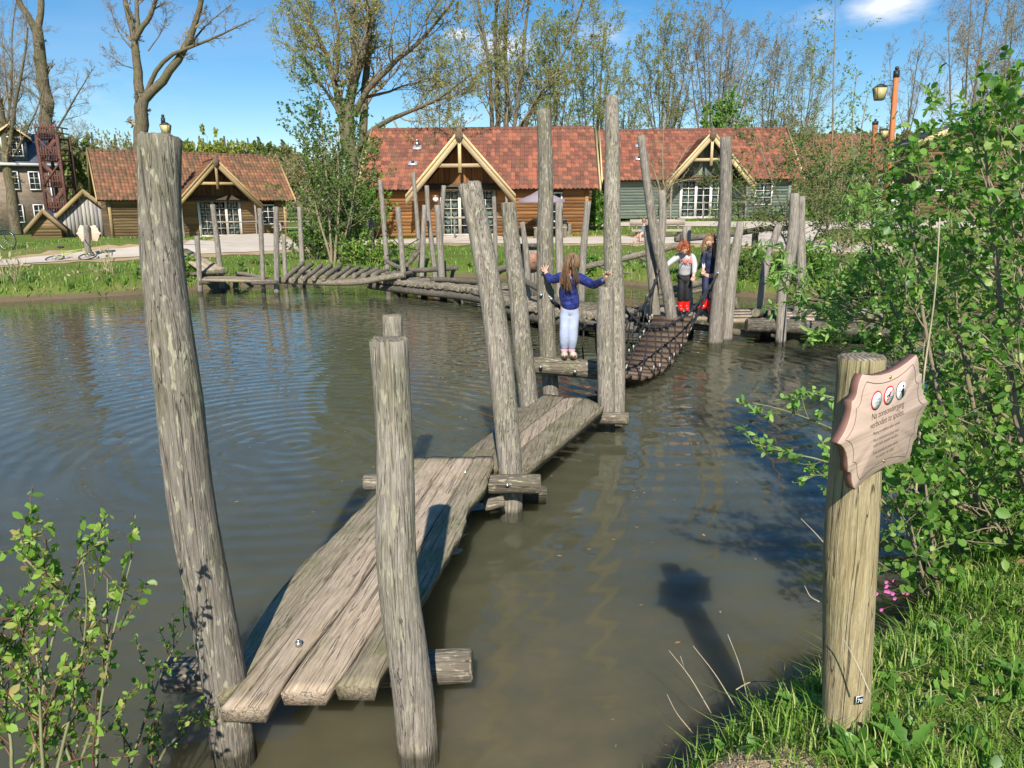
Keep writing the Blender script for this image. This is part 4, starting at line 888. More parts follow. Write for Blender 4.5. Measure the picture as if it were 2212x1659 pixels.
    bk = MB(); V = [(xw+ov, D-ye, ze), (-xw-ov, D-ye, ze), (-xw-ov, yr, rz), (xw+ov, yr, rz)]; bk.add(V, [(0, 1, 2, 3)]); bk.build('back_tiles', (TL if style == 0 else TLd)[2], rf, local=True)
    for i in range(int((W+2*ov)/.4)):
        if i == 0: b = MB(); b.tube([(0, 0, 0), (.43, 0, 0)], [.11, .12], 8); r0 = b.build('ridge_tile', (TL if style == 0 else TLd)[2], h, local=True); r0.location = (-xw-ov, yr, rz+.0)
        else: inst(r0, h, (-xw-ov+i*.4, yr, rz+.0))
    # cross gable
    gu = np.array([gw, 0, gza-gzf]); gL = np.linalg.norm(gu); gu = gu/gL
    yb_ = ymeet
    gr = MB()
    for s in (-1, 1):
        V = [(gx+s*gw, gy, gzf-.04), (gx, gy, gza-.04), (gx, yb_, gza-.04), (gx+s*gw, ye+(gzf-ze)/sl if gzf > ze else ye+.1, gzf-.04)]; V += [(a, b_, c_-.06) for a, b_, c_ in V]; Q_ = [(0, 1, 2, 3), (7, 6, 5, 4), (0, 4, 5, 1), (3, 7, 4, 0)]; gr.add(V, Q_ if s < 0 else [q[::-1] for q in Q_])
        ax = (0, -1, 0) if s < 0 else (0, 1, 0); uu = np.array([-s*gu[0], 0, gu[2]]); nn = np.array([s*gu[2], 0, gu[0]])
        o = (gx+s*(gw+.06), yb_+.02, gzf-.02-.05) if s < 0 else (gx+s*(gw+.06), gy+.0, gzf-.02-.05)
        nc = int((yb_-gy)/TW)+1; nr = int(gL/TLn)+1
        def out(p, s=s): return p[2] < ze + (p[1]-ye)*sl - .05 and p[1] > ye or (p[0]-gx)*s < -.03 or p[1] < gy-.02
        lay_tiles(h, o, ax, uu, nn, nc, nr, style, out, 60, seed+5+s)
    gr.build('porch_roof', M['beam_dark'], h, local=True)
    for s in (-1, 1):
        for (off, dy, hh, th) in ((-.13, 0.0, .24, .045), (.03, -.04, .11, .05)):
            dn = np.array([s*gu[2], 0, gu[0]]); a = np.array([gx+s*(gw+.16), gy-.06+dy, gzf-.20]) + dn*off; c_ = np.array([gx, gy-.06+dy, gza+.0]) + dn*off; c_[0] = gx + s*.0; c_[2] = gza - .0 + (off)/gu[0]
            a[2] = gzf - .0 + (off)/gu[0] - .16*(gza-gzf)/gw; a[0] = gx+s*(gw+.16)
            hv = hh/gu[0]
            V = [(a[0], a[1], a[2]-hv/2), (c_[0], c_[1], c_[2]-hv/2), (c_[0], c_[1], c_[2]+hv/2), (a[0]+0, a[1], a[2]+hv/2)]; V += [(x_, y_+th, z_) for x_, y_, z_ in V]
            mk('barge_board', V, [np.array([(0, 1, 2, 3), (7, 6, 5, 4), (0, 4, 5, 1), (1, 5, 6, 2), (2, 6, 7, 3), (3, 7, 4, 0)])], fasc, h, local=True)
    zc = gzf + .46*(gza-gzf); half = gw*(1-.46) - .05
    lbox(h, 'collar_beam', (gx, gy+.06, zc), (2*half, .10, .16), fasc); 
    lbox(h, 'king_post', (gx, gy-.02, (zc-.32+gza-.1)/2), (.14, .10, gza-.1-zc+.32), fasc)
    if finial:
        b = MB(); poly = [(0, -.42), (.10, -.34), (.17, -.18), (.17, -.02), (.10, .05), (.15, .12), (.08, .22), (0, .36), (-.08, .22), (-.15, .12), (-.10, .05), (-.17, -.02), (-.17, -.18), (-.10, -.34)]
        b.prism(poly, (gx, gy-.12, gza-.02), (1, 0, 0), (0, 0, 1), (0, -1, 0), .05); b.build('finial', M['finial'], h, local=True)
    # gable wall with upright boards, set back under the porch roof
    n = 17; xs_ = np.linspace(gx-gw+.1, gx+gw-.1, n+1)
    for i in range(n):
        a, c_ = xs_[i]+.008, xs_[i+1]-.008; za = min(gza-.2 - abs(a-gx)*(gza-gzf)/gw, 9); zb = gza-.2 - abs(c_-gx)*(gza-gzf)/gw; yy = -.03 - (.02 if i % 2 else 0)
        if max(za, zb) < H+.05: continue
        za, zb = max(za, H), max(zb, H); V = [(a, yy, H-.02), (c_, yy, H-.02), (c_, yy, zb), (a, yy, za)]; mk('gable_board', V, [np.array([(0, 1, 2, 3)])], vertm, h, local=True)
    lbox(h, 'tie_beam', (gx, -.08, H-.03), (2*gw-.2, .12, .16), M['beam_dark'])
    for s in (-1, 1):
        log_mesh('porch_post', [(gx+s*(gw-.28), gy+.15, 0, .06), (gx+s*(gw-.25), gy+.15, 1.1, .065), (gx+s*(gw-.28), gy+.15, gzf+.1, .06)], M['post_far'], parent=h, n=8, seg=8, local=True)
    # french door
    if door:
        fr2 = MB(); t = .08; z1 = 2.26
        fr2.box(((dx0+dx1)/2, -.03, z1-t/2), (dx1-dx0, .12, t)); fr2.box((dx0+t/2, -.031, z1/2-.03), (t, .118, z1-t-.02)); fr2.box((dx1-t/2, -.031, z1/2-.03), (t, .118, z1-t-.02)); fr2.build('door_frame', M['white'], h, local=True)
        n3 = 3; lw = (dx1-dx0-2*t)/n3
        for i in range(n3): window(h, dx0+t+lw*i, dx0+t+lw*(i+1), .06, z1-t, .02, 2, 5, doorm, name='door')
        curtain(h, dx0+.12, dx0+.1+lw*.95, .1, 2.15, .16, M['curtain']); curtain(h, dx1-.1-lw*.95, dx1-.1, .1, 2.15, .16, M['curtain'])
        lbox(h, 'doorstep', ((dx0+dx1)/2, -.3, .03), (dx1-dx0+.2, .5, .06), M['path'])
        # porch rail
        for q in (gx-.3, gx+2.0): log_mesh('rail_post', [(q, gy-.1, -.1, .04), (q, gy-.1, .95, .04)], M['post_far'], parent=h, n=6, seg=3, local=True)
        log_mesh('porch_rail', [(gx-.6, gy-.12, .88, .04), (gx+2.6, gy-.12, .92, .035)], M['post_far'], parent=h, n=6, seg=6, local=True)
    for (a, c_, z0, z1, *r_) in win: window(h, a, c_, z0, z1, .0, 2, 3, M['white'], blind=r_[0] if r_ else None)
    # verges: yellow boards up both ends of the main roof
    for sx in (-1, 1):
        X0 = sx*(xw+ov); V = []
        for dx in (-.035, .035):
            V += [(X0+dx, ye-.12, ze-.26), (X0+dx, ye-.12, ze+.06), (X0+dx, yr, rz+.20), (X0+dx, yr, rz-.12)]
        mk('verge_board', V, [np.array([(0, 3, 2, 1), (4, 5, 6, 7), (0, 1, 5, 4), (1, 2, 6, 5), (2, 3, 7, 6), (3, 0, 4, 7)])], fasc, h, local=True)
        V = [(a, D-b_, c_) for a, b_, c_ in V]; mk('verge_board', V, [np.array([(1, 2, 3, 0), (7, 6, 5, 4), (4, 5, 1, 0), (5, 6, 2, 1), (6, 7, 3, 2), (7, 4, 0, 3)])], fasc, h, local=True)
    return h, dict(sl=sl, ye=ye, ze=ze, up=up, nrm=nrm, W=W, gx=gx, D=D, H=H)
def on_slope(info, x, s):
    y = info['ye'] + s; return np.array([x, y, info['ze'] + s*info['sl']])
M['finial'] = plain('carved_grey_brown_wood', (0.17, 0.12, 0.075), 0.8, 0.3, 20)
M['zinc'] = plain('zinc_flashing', (0.62, 0.64, 0.66), 0.35, 0.1, metal=0.4)
def vents(h, info, x, s1, s2):
    up, nrm = info['up'], info['nrm']; M3 = np.column_stack([(1, 0, 0), up, nrm])
    for s, tall in ((s1, True), (s2, False)):
        p = on_slope(info, x + (0 if tall else -.08), s); o = lbox(h, 'vent_flashing', p + nrm*.08, (.42, .34, .03), M['zinc'], M3)
        b = MB(); b.tube([p + nrm*.08, p + nrm*.08 + [0, 0, .30 if tall else .1]], .07, 8); 
        if tall: b.tube([p + nrm*.08 + [0, 0, .30], p + nrm*.08 + [0, 0, .36]], .12, 8)
        b.build('vent_pipe', M['steel'] if tall else M['black_iron'], o, local=True)
def place(u, v, y): 
    p = PY(u, v, y); return (p[0], p[1], float(gz(p[0], p[1])) - .02)
xc = (815 + 1258) / 2
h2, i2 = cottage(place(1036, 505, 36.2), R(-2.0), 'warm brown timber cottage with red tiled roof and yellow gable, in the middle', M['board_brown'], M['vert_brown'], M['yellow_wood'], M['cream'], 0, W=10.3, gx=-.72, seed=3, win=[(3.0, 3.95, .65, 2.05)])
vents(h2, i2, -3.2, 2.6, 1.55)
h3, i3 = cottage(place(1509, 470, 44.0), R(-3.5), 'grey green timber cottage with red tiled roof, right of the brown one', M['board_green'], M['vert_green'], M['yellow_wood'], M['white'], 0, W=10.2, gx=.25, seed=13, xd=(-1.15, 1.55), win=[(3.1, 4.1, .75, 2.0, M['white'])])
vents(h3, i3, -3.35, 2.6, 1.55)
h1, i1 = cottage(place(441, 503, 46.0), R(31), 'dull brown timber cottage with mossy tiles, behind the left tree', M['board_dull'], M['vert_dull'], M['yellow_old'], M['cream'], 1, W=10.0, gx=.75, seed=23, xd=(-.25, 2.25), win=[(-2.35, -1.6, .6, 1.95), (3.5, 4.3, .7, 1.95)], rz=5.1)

# ------------------------------------------------------------------ trees and shrubs
M['drift'] = M['log']
def norm(a): return a / np.maximum(np.linalg.norm(a, axis=-1, keepdims=True), 1e-9)
def sprout(P, Rr, k, length, ang, rr, tmin=.25, tmax=1.0, S=6, up=.12, wig=.18, rfac=.55, lfall=.5, rmin=.002, taper=.25, bias=None):
    """children of every polyline in P (B,S,3); returns (B*k, S+1, 3) and radii"""
    B, n, _ = P.shape; t = tmin + (tmax-tmin)*(np.arange(k)[None] + rr.random((B, k)))/k; f = t*(n-1); i = np.minimum(f.astype(int), n-2); w = (f-i)[..., None]
    b = np.arange(B)[:, None]; p0 = P[b, i]*(1-w) + P[b, i+1]*w; tan = norm(P[b, i+1] - P[b, i]); r0 = Rr[b, i]*(1-w[..., 0]) + Rr[b, i+1]*w[..., 0]
    rnd = rr.normal(size=tan.shape); 
    if bias is not None: rnd = rnd + np.array(bias)
    pr = norm(rnd - (rnd*tan).sum(-1, keepdims=True)*tan); a = R(1)*(ang[0] + (ang[1]-ang[0])*rr.random((B, k)))[..., None]
    d = norm(np.cos(a)*tan + np.sin(a)*pr); plen = np.linalg.norm(np.diff(P, axis=1), axis=2).sum(1)[:, None]
    Ln = (length if not isinstance(length, tuple) else plen*length[0])*(1 - lfall*t)*rr.uniform(.6, 1.2, (B, k)); r = np.maximum(r0*rfac, rmin)
    d = d.reshape(-1, 3); p = p0.reshape(-1, 3); Ln = Ln.reshape(-1, 1); r = r.reshape(-1)
    out = [p]; 
    for s in range(S):
        d = norm(d + wig*rr.normal(size=d.shape) + np.array([0, 0, up])); p = p + d*Ln/S; out.append(p)
    return np.stack(out, 1), r[:, None]*np.linspace(1, taper, S+1)[None]
def leafs(P, per, size, rr, tmin=.3, shape='far', droop=-.2, spread=1.0, up=.3):
    """leaf positions along polylines -> verts, faces"""
    B, n, _ = P.shape; k = per; t = tmin + (1-tmin)*rr.random((B, k)); f = t*(n-1); i = np.minimum(f.astype(int), n-2); w = (f-i)[..., None]; b = np.arange(B)[:, None]
    p = (P[b, i]*(1-w) + P[b, i+1]*w).reshape(-1, 3); tan = norm(P[b, i+1]-P[b, i]).reshape(-1, 3)
    N = len(p); d = norm(tan*.6 + rr.normal(size=(N, 3))*spread + [0, 0, droop]); nn = rr.normal(size=(N, 3)) + [0, 0, 1.0 + up]; nn = norm(nn - (nn*d).sum(1, keepdims=True)*d); x = np.cross(d, nn); s = size*rr.uniform(.35, 1.35, N)[:, None]
    if shape == 'far': T = np.array([(0, 0, 0), (.42, .5, .0), (0, 1, 0), (-.42, .5, 0)]); F = [(0, 1, 2, 3)]
    elif shape == 'round': T = np.array([(0, 0, 0), (.36, .3, .06), (.45, .65, .07), (.2, .98, .0), (0, 1.0, -.04), (-.2, .98, 0), (-.45, .65, .07), (-.36, .3, .06), (0, .5, -.02)]); F = [(0, 1, 2, 8), (8, 2, 3, 4), (8, 4, 5, 6), (0, 8, 6, 7)]
    elif shape == 'oval': T = np.array([(0, 0, 0), (.24, .35, .05), (.25, .7, .05), (0, 1.0, -.05), (-.25, .7, .05), (-.24, .35, .05), (0, .5, -.02)]); F = [(0, 1, 2, 6), (6, 2, 3, 4), (0, 6, 4, 5)]
    else: T = np.array([(0, 0, 0), (.12, .3, .03), (.13, .6, .03), (0, 1.0, -.1), (-.13, .6, .03), (-.12, .3, .03)]); F = [(0, 1, 2, 3), (0, 3, 4, 5)]
    V = p[:, None] + s[:, None]*(T[None, :, :1]*x[:, None] + T[None, :, 1:2]*d[:, None] + T[None, :, 2:]*nn[:, None])
    F = (np.arange(N)[:, None, None]*len(T) + np.array(F)[None]).reshape(-1, 4); return V.reshape(-1, 3), F
def limb(px, y, wpx, depth=0.0, n=12, rr=None):
    """a limb traced in the picture at distance y: rows (u, v); wpx start and end width"""
    pts = np.array([PY(a[0], a[1], y + depth*(i/(max(1, len(px)-1)))) for i, a in enumerate(px)])
    if rr is not None: pts[1:, 1] += rr.normal(size=len(pts)-1)*.15
    P = resample(pts, n); r0, r1 = rad(wpx[0], P[0]), rad(wpx[1], P[-1]); return P, np.linspace(r0, r1, n)
def tree(name, loc, limbs, label, rr, levels, leaf=None, bark=None, group=None, cat='tree', twigmat=None, sides=(9, 5, 3, 3), trunk_sides=10, smallest=None):
    """limbs: list of (P, R). levels: dicts for sprout(). leaf: (matname, per twig, size, shape)"""
    t = thing(name, tuple(loc), label, cat, group=group); bark = bark or M['bark']; n = 12
    P = np.stack([resample(l[0], n) for l in limbs]); Rr = np.stack([np.interp(np.linspace(0, 1, n), np.linspace(0, 1, len(l[1])), l[1]) for l in limbs])
    P[:, 2:-1] += rr.normal(size=P[:, 2:-1].shape)*Rr[:, 2:-1, None]*.16
    V, Q = rings(P, Rr, trunk_sides); mk('trunk', V, [Q], bark, t, smooth=True)
    vs, qs, nv = [], [], 0; cur = (P, Rr); last = None; allP = [(P, Rr)]
    for li, lv in enumerate(levels):
        lv = dict(lv); src = lv.pop('src', -1); cur = allP[src]; ch = sprout(cur[0], cur[1], rr=rr, **lv); allP.append(ch)
        V, Q = rings(ch[0], ch[1], sides[min(li+1, len(sides)-1)]); vs.append(V); qs.append(Q + nv); nv += len(V); last = ch
    mats = [twigmat or M['twig']]; F = [np.vstack(qs)]; mi = [0]*len(F[0])
    if leaf:
        mats.append(M[leaf[0]]); LV, LF = leafs(last[0], leaf[1], leaf[2], rr, shape=leaf[3], tmin=.15); vs.append(LV); F.append(LF + nv); mi += [1]*len(LF)
    mk('crown', np.vstack(vs), [np.vstack(F)], mats, t, midx=mi); return t, allP
rr = np.random.default_rng(21)
BIG = [dict(k=7, length=4.2, ang=(25, 60), S=7, up=.10, wig=.20, rfac=.42, lfall=.3, tmin=.35, taper=.2, rmin=.014), dict(k=6, length=(.5,), ang=(25, 60), S=4, up=.06, wig=.28, rfac=.6, tmin=.2, taper=.35, rmin=.010),
       dict(k=6, length=(.6,), ang=(25, 65), S=2, up=.05, wig=.3, rfac=.65, tmin=.15, taper=.5, rmin=.008)]
def fg(y, *specs): return [limb(s[0], y, s[1], s[2] if len(s) > 2 else 0) for s in specs]
g = G(128, 494)
tree('bare_tree', g, fg(g[1], ([(130, 497), (119, 400), (108, 300), (96, 200), (85, 110), (80, 60)], (34, 21)), ([(81, 66), (62, 40), (38, 5), (15, -60), (-20, -140)], (15, 6), -1), ([(81, 66), (92, 20), (86, -60), (95, -160)], (15, 7), 1), ([(112, 300), (140, 250), (175, 190), (200, 150)], (5, 1.5), -2), ([(100, 230), (60, 190), (20, 170), (-20, 150)], (5, 1.5), 2), ([(118, 330), (150, 310), (190, 290)], (4, 1.2), -1)),
     'thick bare tree trunk that forks near the top, left of the tall foreground post', rr, [dict(BIG[0], length=2.6, k=13, tmin=.25), dict(BIG[1], k=8), dict(BIG[2], k=9)], group='bare trees of the far bank')
g = G(33, 506)
tree('bare_tree', g, fg(g[1]-2, ([(36, 506), (27, 440), (17, 370), (8, 300), (-2, 230), (-14, 130)], (24, 12)), ([(19, 330), (28, 260), (36, 200), (52, 140), (60, 60)], (9, 3), -1), ([(5, 290), (-20, 200), (-40, 120)], (9, 3), 1), ([(20, 350), (50, 300), (80, 240), (100, 170)], (5, 1.5), 1), ([(10, 300), (30, 180), (20, 80), (40, -20)], (6, 2), 2)),
     'slimmer bare tree at the left edge in front of the brick building', rr, [dict(BIG[0], length=3.0, k=13, tmin=.2), dict(BIG[1], k=8), dict(BIG[2], k=9)], group='bare trees of the far bank')
g = G(300, 492)
tree('bare_tree', g, fg(g[1], ([(298, 494), (302, 400), (304, 300), (303, 235), (309, 210)], (36, 26)), ([(305, 225), (296, 140), (290, 80), (280, 35), (262, -30)], (22, 8), .5), ([(292, 85), (302, 60), (328, 38), (340, -20), (350, -90)], (12, 6), -.5), ([(298, 70), (296, 20), (292, -60)], (11, 5), 1),
     ([(311, 216), (355, 170), (396, 112), (421, 66), (438, -5), (450, -70)], (20, 8), -.5), ([(315, 205), (325, 160), (345, 138), (350, 120), (373, 107), (413, 103), (448, 93), (496, 62), (552, 40)], (11, 2), -1.5), ([(300, 120), (270, 90), (250, 60), (240, 20)], (4, 1.5), 1), ([(296, 150), (262, 140), (235, 118)], (3, 1), -1), ([(400, 110), (430, 70), (460, 40), (500, 10)], (5, 1.5), 1), ([(320, 110), (350, 70), (360, 30)], (3, 1), 1)),
     'bare forked tree right behind the top of the tall foreground post', rr, [dict(BIG[0], length=2.2, k=12), dict(BIG[1], k=8), dict(BIG[2], k=8)], group='bare trees of the far bank')
g = PY(770, 470, 41); g[2] = gz(g[0], g[1])
tree('oak_tree', g, fg(41, ([(772, 480), (765, 400), (752, 310), (745, 256), (750, 200), (773, 142), (792, 104), (806, 55), (812, -20), (830, -100)], (34, 6)), ([(748, 340), (738, 245), (721, 164), (697, 82), (658, 30), (620, -40)], (18, 5), 1), ([(785, 400), (780, 305), (787, 210), (793, 109), (800, 30), (790, -60)], (22, 8), 2),
     ([(765, 250), (783, 191), (830, 155), (865, 125), (909, 93), (953, 38), (995, -20)], (15, 3), -2), ([(768, 330), (794, 272), (849, 256), (898, 235), (953, 218), (998, 173), (1020, 160)], (14, 2), -3), ([(770, 150), (757, 71), (770, -10), (760, -80)], (12, 4), 1), ([(740, 260), (700, 190), (670, 150), (640, 110)], (8, 2), -1), ([(790, 210), (840, 200), (880, 180), (930, 175)], (7, 2), 1), ([(725, 175), (735, 100), (725, 20), (700, -60)], (9, 3), 2)),
     'large oak with wide crooked limbs, left of the brown cottage', rr, [dict(BIG[0], length=3.8, k=14), dict(BIG[1], k=9), dict(BIG[2], k=9)], leaf=('leaf_spring', 3, .085, 'far'), group='tall trees behind the cottages')
T5 = [([(1062, 330), (1064, 200), (1050, 90), (1030, -10)], (14, 5)), ([(1072, 330), (1080, 200), (1064, 100), (1076, -20)], (15, 6)), ([(1092, 330), (1098, 200), (1085, 80), (1100, -40)], (15, 6)), ([(1098, 300), (1130, 190), (1128, 100), (1145, -20)], (12, 5)), ([(1105, 290), (1180, 190), (1240, 80), (1262, -10)], (10, 3)), ([(1090, 285), (1165, 225), (1225, 130), (1300, 70)], (9, 2))]
for k, (sel, yy, lab) in enumerate([((0, 1), 54, 'twin stemmed tall tree behind the ridge, just right of the cottage gable'), ((2, 3), 52, 'tall greening tree behind the middle of the brown cottage roof'), ((4, 5), 57, 'tree with long slanting limbs behind the right half of the brown cottage roof')]):
    lb = fg(yy, *[T5[i] for i in sel]); g = lb[0][0][0].copy(); g[2] = gz(g[0], g[1]); 
    for i, l in enumerate(lb): l[0][0] = g + [i*.3, 0, -.1]
    tree('tall_tree', g, lb, lab, rr, [dict(BIG[0], length=4.6, k=13), dict(BIG[1], k=8), dict(BIG[2], k=8)], leaf=('leaf_spring', 4, .10, 'far'), group='tall trees behind the cottages')
def fan(u, vtop, wid, y, label, rr, stems=6, leaf=('leaf_spring', 3, .13, 'far'), k0=9, name='tall_tree', w=12, group='tall trees behind the cottages', vb=330, lv=None, fork=.35, ymul=1.0):
    g = PY(u, vb, y); g[2] = float(gz(g[0], g[1])) - .2; lb = []
    top = PY(u, vtop, y)[2]; r0 = rad(w, PY(u, 250, y)); hw_ = wid/2*y/FOC
    for i in range(stems):
        a = (i+.5)/stems*2-1; d = rr.uniform(-1, 1); h_ = (top-g[2])*(1-.22*a*a)*rr.uniform(.86, 1.0)
        f = fork*rr.uniform(.5, 1.1); pts = [g + [a*.15, d*.1, 0], g + [a*hw_*.12, d*.3, h_*f], g + [a*hw_*.55, d*hw_*.4, h_*(f+.35*(1-f))], g + [a*hw_*.85, d*hw_*.6, h_*.85], g + [a*hw_, d*hw_*.7, h_]]
        lb.append((resample(np.array(pts), 12), np.linspace(r0*(1.0 if i == stems//2 else .6), r0*.10, 12)))
    L_ = (top-g[2]); lv = lv or [dict(BIG[0], length=L_*.27, k=k0+1, ang=(18, 50), up=.16), dict(BIG[1], k=7, ang=(20, 50), up=.1), dict(BIG[2], k=8, ang=(20, 55))]; leaf = (leaf[0], leaf[1], leaf[2]*.72, leaf[3])
    return tree(name, g, lb, label, rr, lv, leaf=leaf, group=group)
fan(950, 110, 130, 60, 'airy tree with pale green leaves between the oak and the gable', rr, 5, w=7, leaf=('leaf_spring', 2, .13, 'far'))
fan(1195, 40, 130, 58, 'leafy yellow green tree behind the tall post under the girl\'s left hand', rr, 6, w=9, leaf=('leaf_spring', 5, .14, 'far'))
fan(1285, 30, 130, 62, 'yellow green tree behind the gap between the two red roofs', rr, 6, w=9, leaf=('leaf_spring', 5, .14, 'far'))
fan(1350, 150, 70, 66, 'small slender tree right behind the tallest mid pond post', rr, 4, w=6)
fan(1430, 42, 135, 60, 'oval crowned tree with fine yellow green leaves behind the grey green cottage, left', rr, 8, w=9, leaf=('leaf_spring', 4, .12, 'far'))
fan(1545, 5, 175, 58, 'broad fan shaped brownish tree behind the grey green cottage gable', rr, 10, w=10, leaf=('leaf_bud', 3, .10, 'far'))
fan(1655, 70, 100, 64, 'thin crowned tree behind the right end of the grey green cottage', rr, 6, w=6, leaf=('leaf_bud', 2, .11, 'far'))
fan(1730, 90, 90, 62, 'thin crowned tree right of the grey green cottage roof', rr, 6, w=6, leaf=('leaf_spring', 2, .12, 'far'))
fan(1560, 215, 75, 52, 'small bright green tree just behind the ridge by the grey green gable', rr, 6, w=6, leaf=('leaf_willow', 6, .15, 'far'), name='young_tree')
fan(1950, 80, 110, 60, 'slim bare tree between the two orange lamp posts', rr, 3, w=7, leaf=('leaf_bud', 1, .10, 'far'))
fan(2075, -60, 160, 44, 'tall bare dark tree right of the big orange lamp post', rr, 4, w=11, leaf=('leaf_bud', 1, .09, 'far'), vb=420)
fan(2170, -40, 200, 52, 'bare brown tree at the right edge behind the alder bush', rr, 8, w=9, leaf=('leaf_bud', 2, .10, 'far'))
fan(20, 40, 240, 62, 'bare brown tree behind the brick building at the left edge', rr, 8, w=9, leaf=('leaf_bud', 2, .10, 'far'))
# young trees nearer by
YG = [dict(k=22, length=1.5, ang=(45, 80), S=6, up=.10, wig=.12, rfac=.35, lfall=.5, tmin=.2, taper=.3, rmin=.006), dict(k=6, length=(.4,), ang=(30, 65), S=4, up=.05, wig=.2, rfac=.6, tmin=.2, taper=.4, rmin=.004)]
def young(pxs, y, label, leafspec, lv=YG, name='young_tree', w=5, gr='young trees around the pond', cat='tree'):
    lb = [limb(p, y, (w, 1.2), 0, 12) for p in pxs]; g = lb[0][0][0].copy(); g[2] = float(gz(g[0], g[1]))
    for i, l in enumerate(lb): l[0][0][2] = g[2] - .05
    return tree(name, g, lb, label, rr, lv, leaf=leafspec, bark=M['twig'], group=gr, cat=cat, trunk_sides=6)
young([[(1790, 480), (1797, 330), (1801, 180), (1803, 60), (1806, -30)]], 25, 'slim young alder with clustered leaves rising above the far right roofs', ('leaf_alder', 9, .055, 'far'), [dict(YG[0], k=26, length=2.0), dict(YG[1], k=8)], w=7)
young([[(1845, 500), (1840, 350), (1838, 250), (1852, 150)], [(1843, 400), (1860, 280), (1875, 200)]], 27, 'second slimmer young alder left of the orange lamp post', ('leaf_alder', 7, .055, 'far'), [dict(YG[0], k=18, length=1.6), dict(YG[1], k=7)], w=6)
young([[(1440, 480), (1432, 400), (1430, 330), (1436, 240)], [(1432, 420), (1465, 350), (1490, 310)], [(1433, 420), (1400, 340), (1390, 300)], [(1433, 400), (1470, 390), (1520, 385)]], 38, 'small bare tree in front of the door of the grey green cottage', ('leaf_spring', 2, .05, 'far'), [dict(YG[0], k=16, length=1.5, ang=(35, 70)), dict(YG[1], k=6)], w=6)
young([[(716, 560), (712, 450), (700, 330), (690, 210), (685, 150)], [(722, 560), (735, 440), (728, 330), (735, 240)], [(716, 555), (680, 450), (668, 350), (655, 260)], [(730, 560), (758, 470), (770, 380), (790, 300)]], 23.5, 'tall thin multi stem tree with fresh leaves left of the brown cottage', ('leaf_shrub', 11, .075, 'far'), [dict(YG[0], k=26, length=1.9), dict(YG[1], k=9, length=(.5,))], w=6)
young([[(1720, 560), (1700, 470), (1660, 380), (1640, 300), (1600, 230)], [(1725, 560), (1730, 460), (1745, 380), (1760, 290)], [(1740, 560), (1780, 470), (1830, 400), (1850, 330)], [(1715, 560), (1680, 480), (1610, 430), (1560, 380)]], 19.5, 'sprawling thin leaved young tree veiling the right end of the grey green cottage', ('leaf_shrub', 10, .05, 'far'), [dict(YG[0], k=28, length=1.7), dict(YG[1], k=9, length=(.5,))], w=5)
young([[(1800, 580), (1790, 480), (1760, 400), (1750, 330)], [(1810, 580), (1840, 480), (1880, 400), (1900, 340)], [(1805, 580), (1815, 460), (1820, 370)]], 17.5, 'leafy young tree in front of the far right red roof', ('leaf_shrub', 10, .055, 'far'), [dict(YG[0], k=24, length=1.5), dict(YG[1], k=9, length=(.5,))], w=5)
# bushes: many stems from one base
def bush(u, v, wpx, hpx, label, leafspec, k=14, kk=10, name='bush', y=None, rr=rr, stem='stem_green', gr='bushes around the pond', lv=None):
    g = G(u, v) if y is None else PY(u, v, y); 
    if y is not None: g[2] = float(gz(g[0], g[1]))
    w = wpx*g[1]/FOC/2; h_ = hpx*g[1]/FOC; lb = []
    for i in range(k):
        a = rr.uniform(0, 6.283); q = math.sqrt(rr.random()); top = g + [math.cos(a)*w*q, math.sin(a)*w*q*.7, h_*rr.uniform(.5, 1.05)*(1.05-.5*q*q)]
        st = g + [math.cos(a)*w*.35*q, math.sin(a)*w*.25*q, -.05]; mid = (st+top)/2 + [math.cos(a)*w*.12, 0, h_*.08]; lb.append((resample(np.array([st, mid, top]), 12), np.linspace(.012, .004, 12)))
    return tree(name, g, lb, label, rr, lv or [dict(k=kk, length=(.55,), ang=(25, 65), S=5, up=.08, wig=.2, rfac=.6, lfall=.4, tmin=.15, taper=.4, rmin=.004)], leaf=leafspec, bark=M[stem], twigmat=M[stem], group=gr, cat='bush', trunk_sides=4)
bush(745, 548, 130, 200, 'dense light green bush on the far shore behind the log ladder', ('leaf_shrub', 30, .085, 'far'), 26, 12)
bush(790, 470, 110, 150, 'dark green bush at the left corner of the brown cottage', ('leaf_alder', 30, .12, 'far'), 20, 10, y=35)
bush(680, 560, 140, 80, 'low leafy undergrowth at the water behind the first ladder rungs', ('leaf_shrub', 26, .07, 'far'), 22, 8)
bush(800, 570, 150, 60, 'low bush between the log ladder and the sagging rail log', ('leaf_fresh', 26, .07, 'far'), 22, 8)
bush(400, 600, 60, 50, 'small bush at the water right beside the tall foreground post', ('leaf_fresh', 26, .06, 'far'), 14, 8)
bush(1288, 470, 36, 85, 'narrow dark hedge bush between the two cottages', ('leaf_alder', 26, .12, 'far'), 14, 9, y=38)
bush(1262, 592, 44, 42, 'small dark green bush at the water behind the long rail log', ('leaf_alder', 24, .06, 'far'), 12, 8)
bush(1600, 600, 150, 70, 'tangled low bush on the far right shore behind the dark posts', ('leaf_shrub', 18, .06, 'far'), 20, 9)
bush(1760, 610, 160, 80, 'shady tangled bush on the right shore above the log beams', ('leaf_alder', 22, .06, 'far'), 22, 9)
bush(1900, 640, 200, 110, 'broad green bush on the right shore beyond the foreground leaves', ('leaf_shrub', 26, .06, 'far'), 26, 10)
bush(60, 500, 120, 60, 'low green scrub at the foot of the slimmer bare tree', ('leaf_shrub', 18, .10, 'far'), 16, 8)
bush(200, 470, 100, 50, 'scrub in front of the grey plank shed', ('leaf_shrub', 16, .10, 'far'), 14, 8)
bush(1915, 440, 60, 60, 'white blossoming bush behind the orange lamp post', ('white', 10, .10, 'far'), 12, 8, y=42)
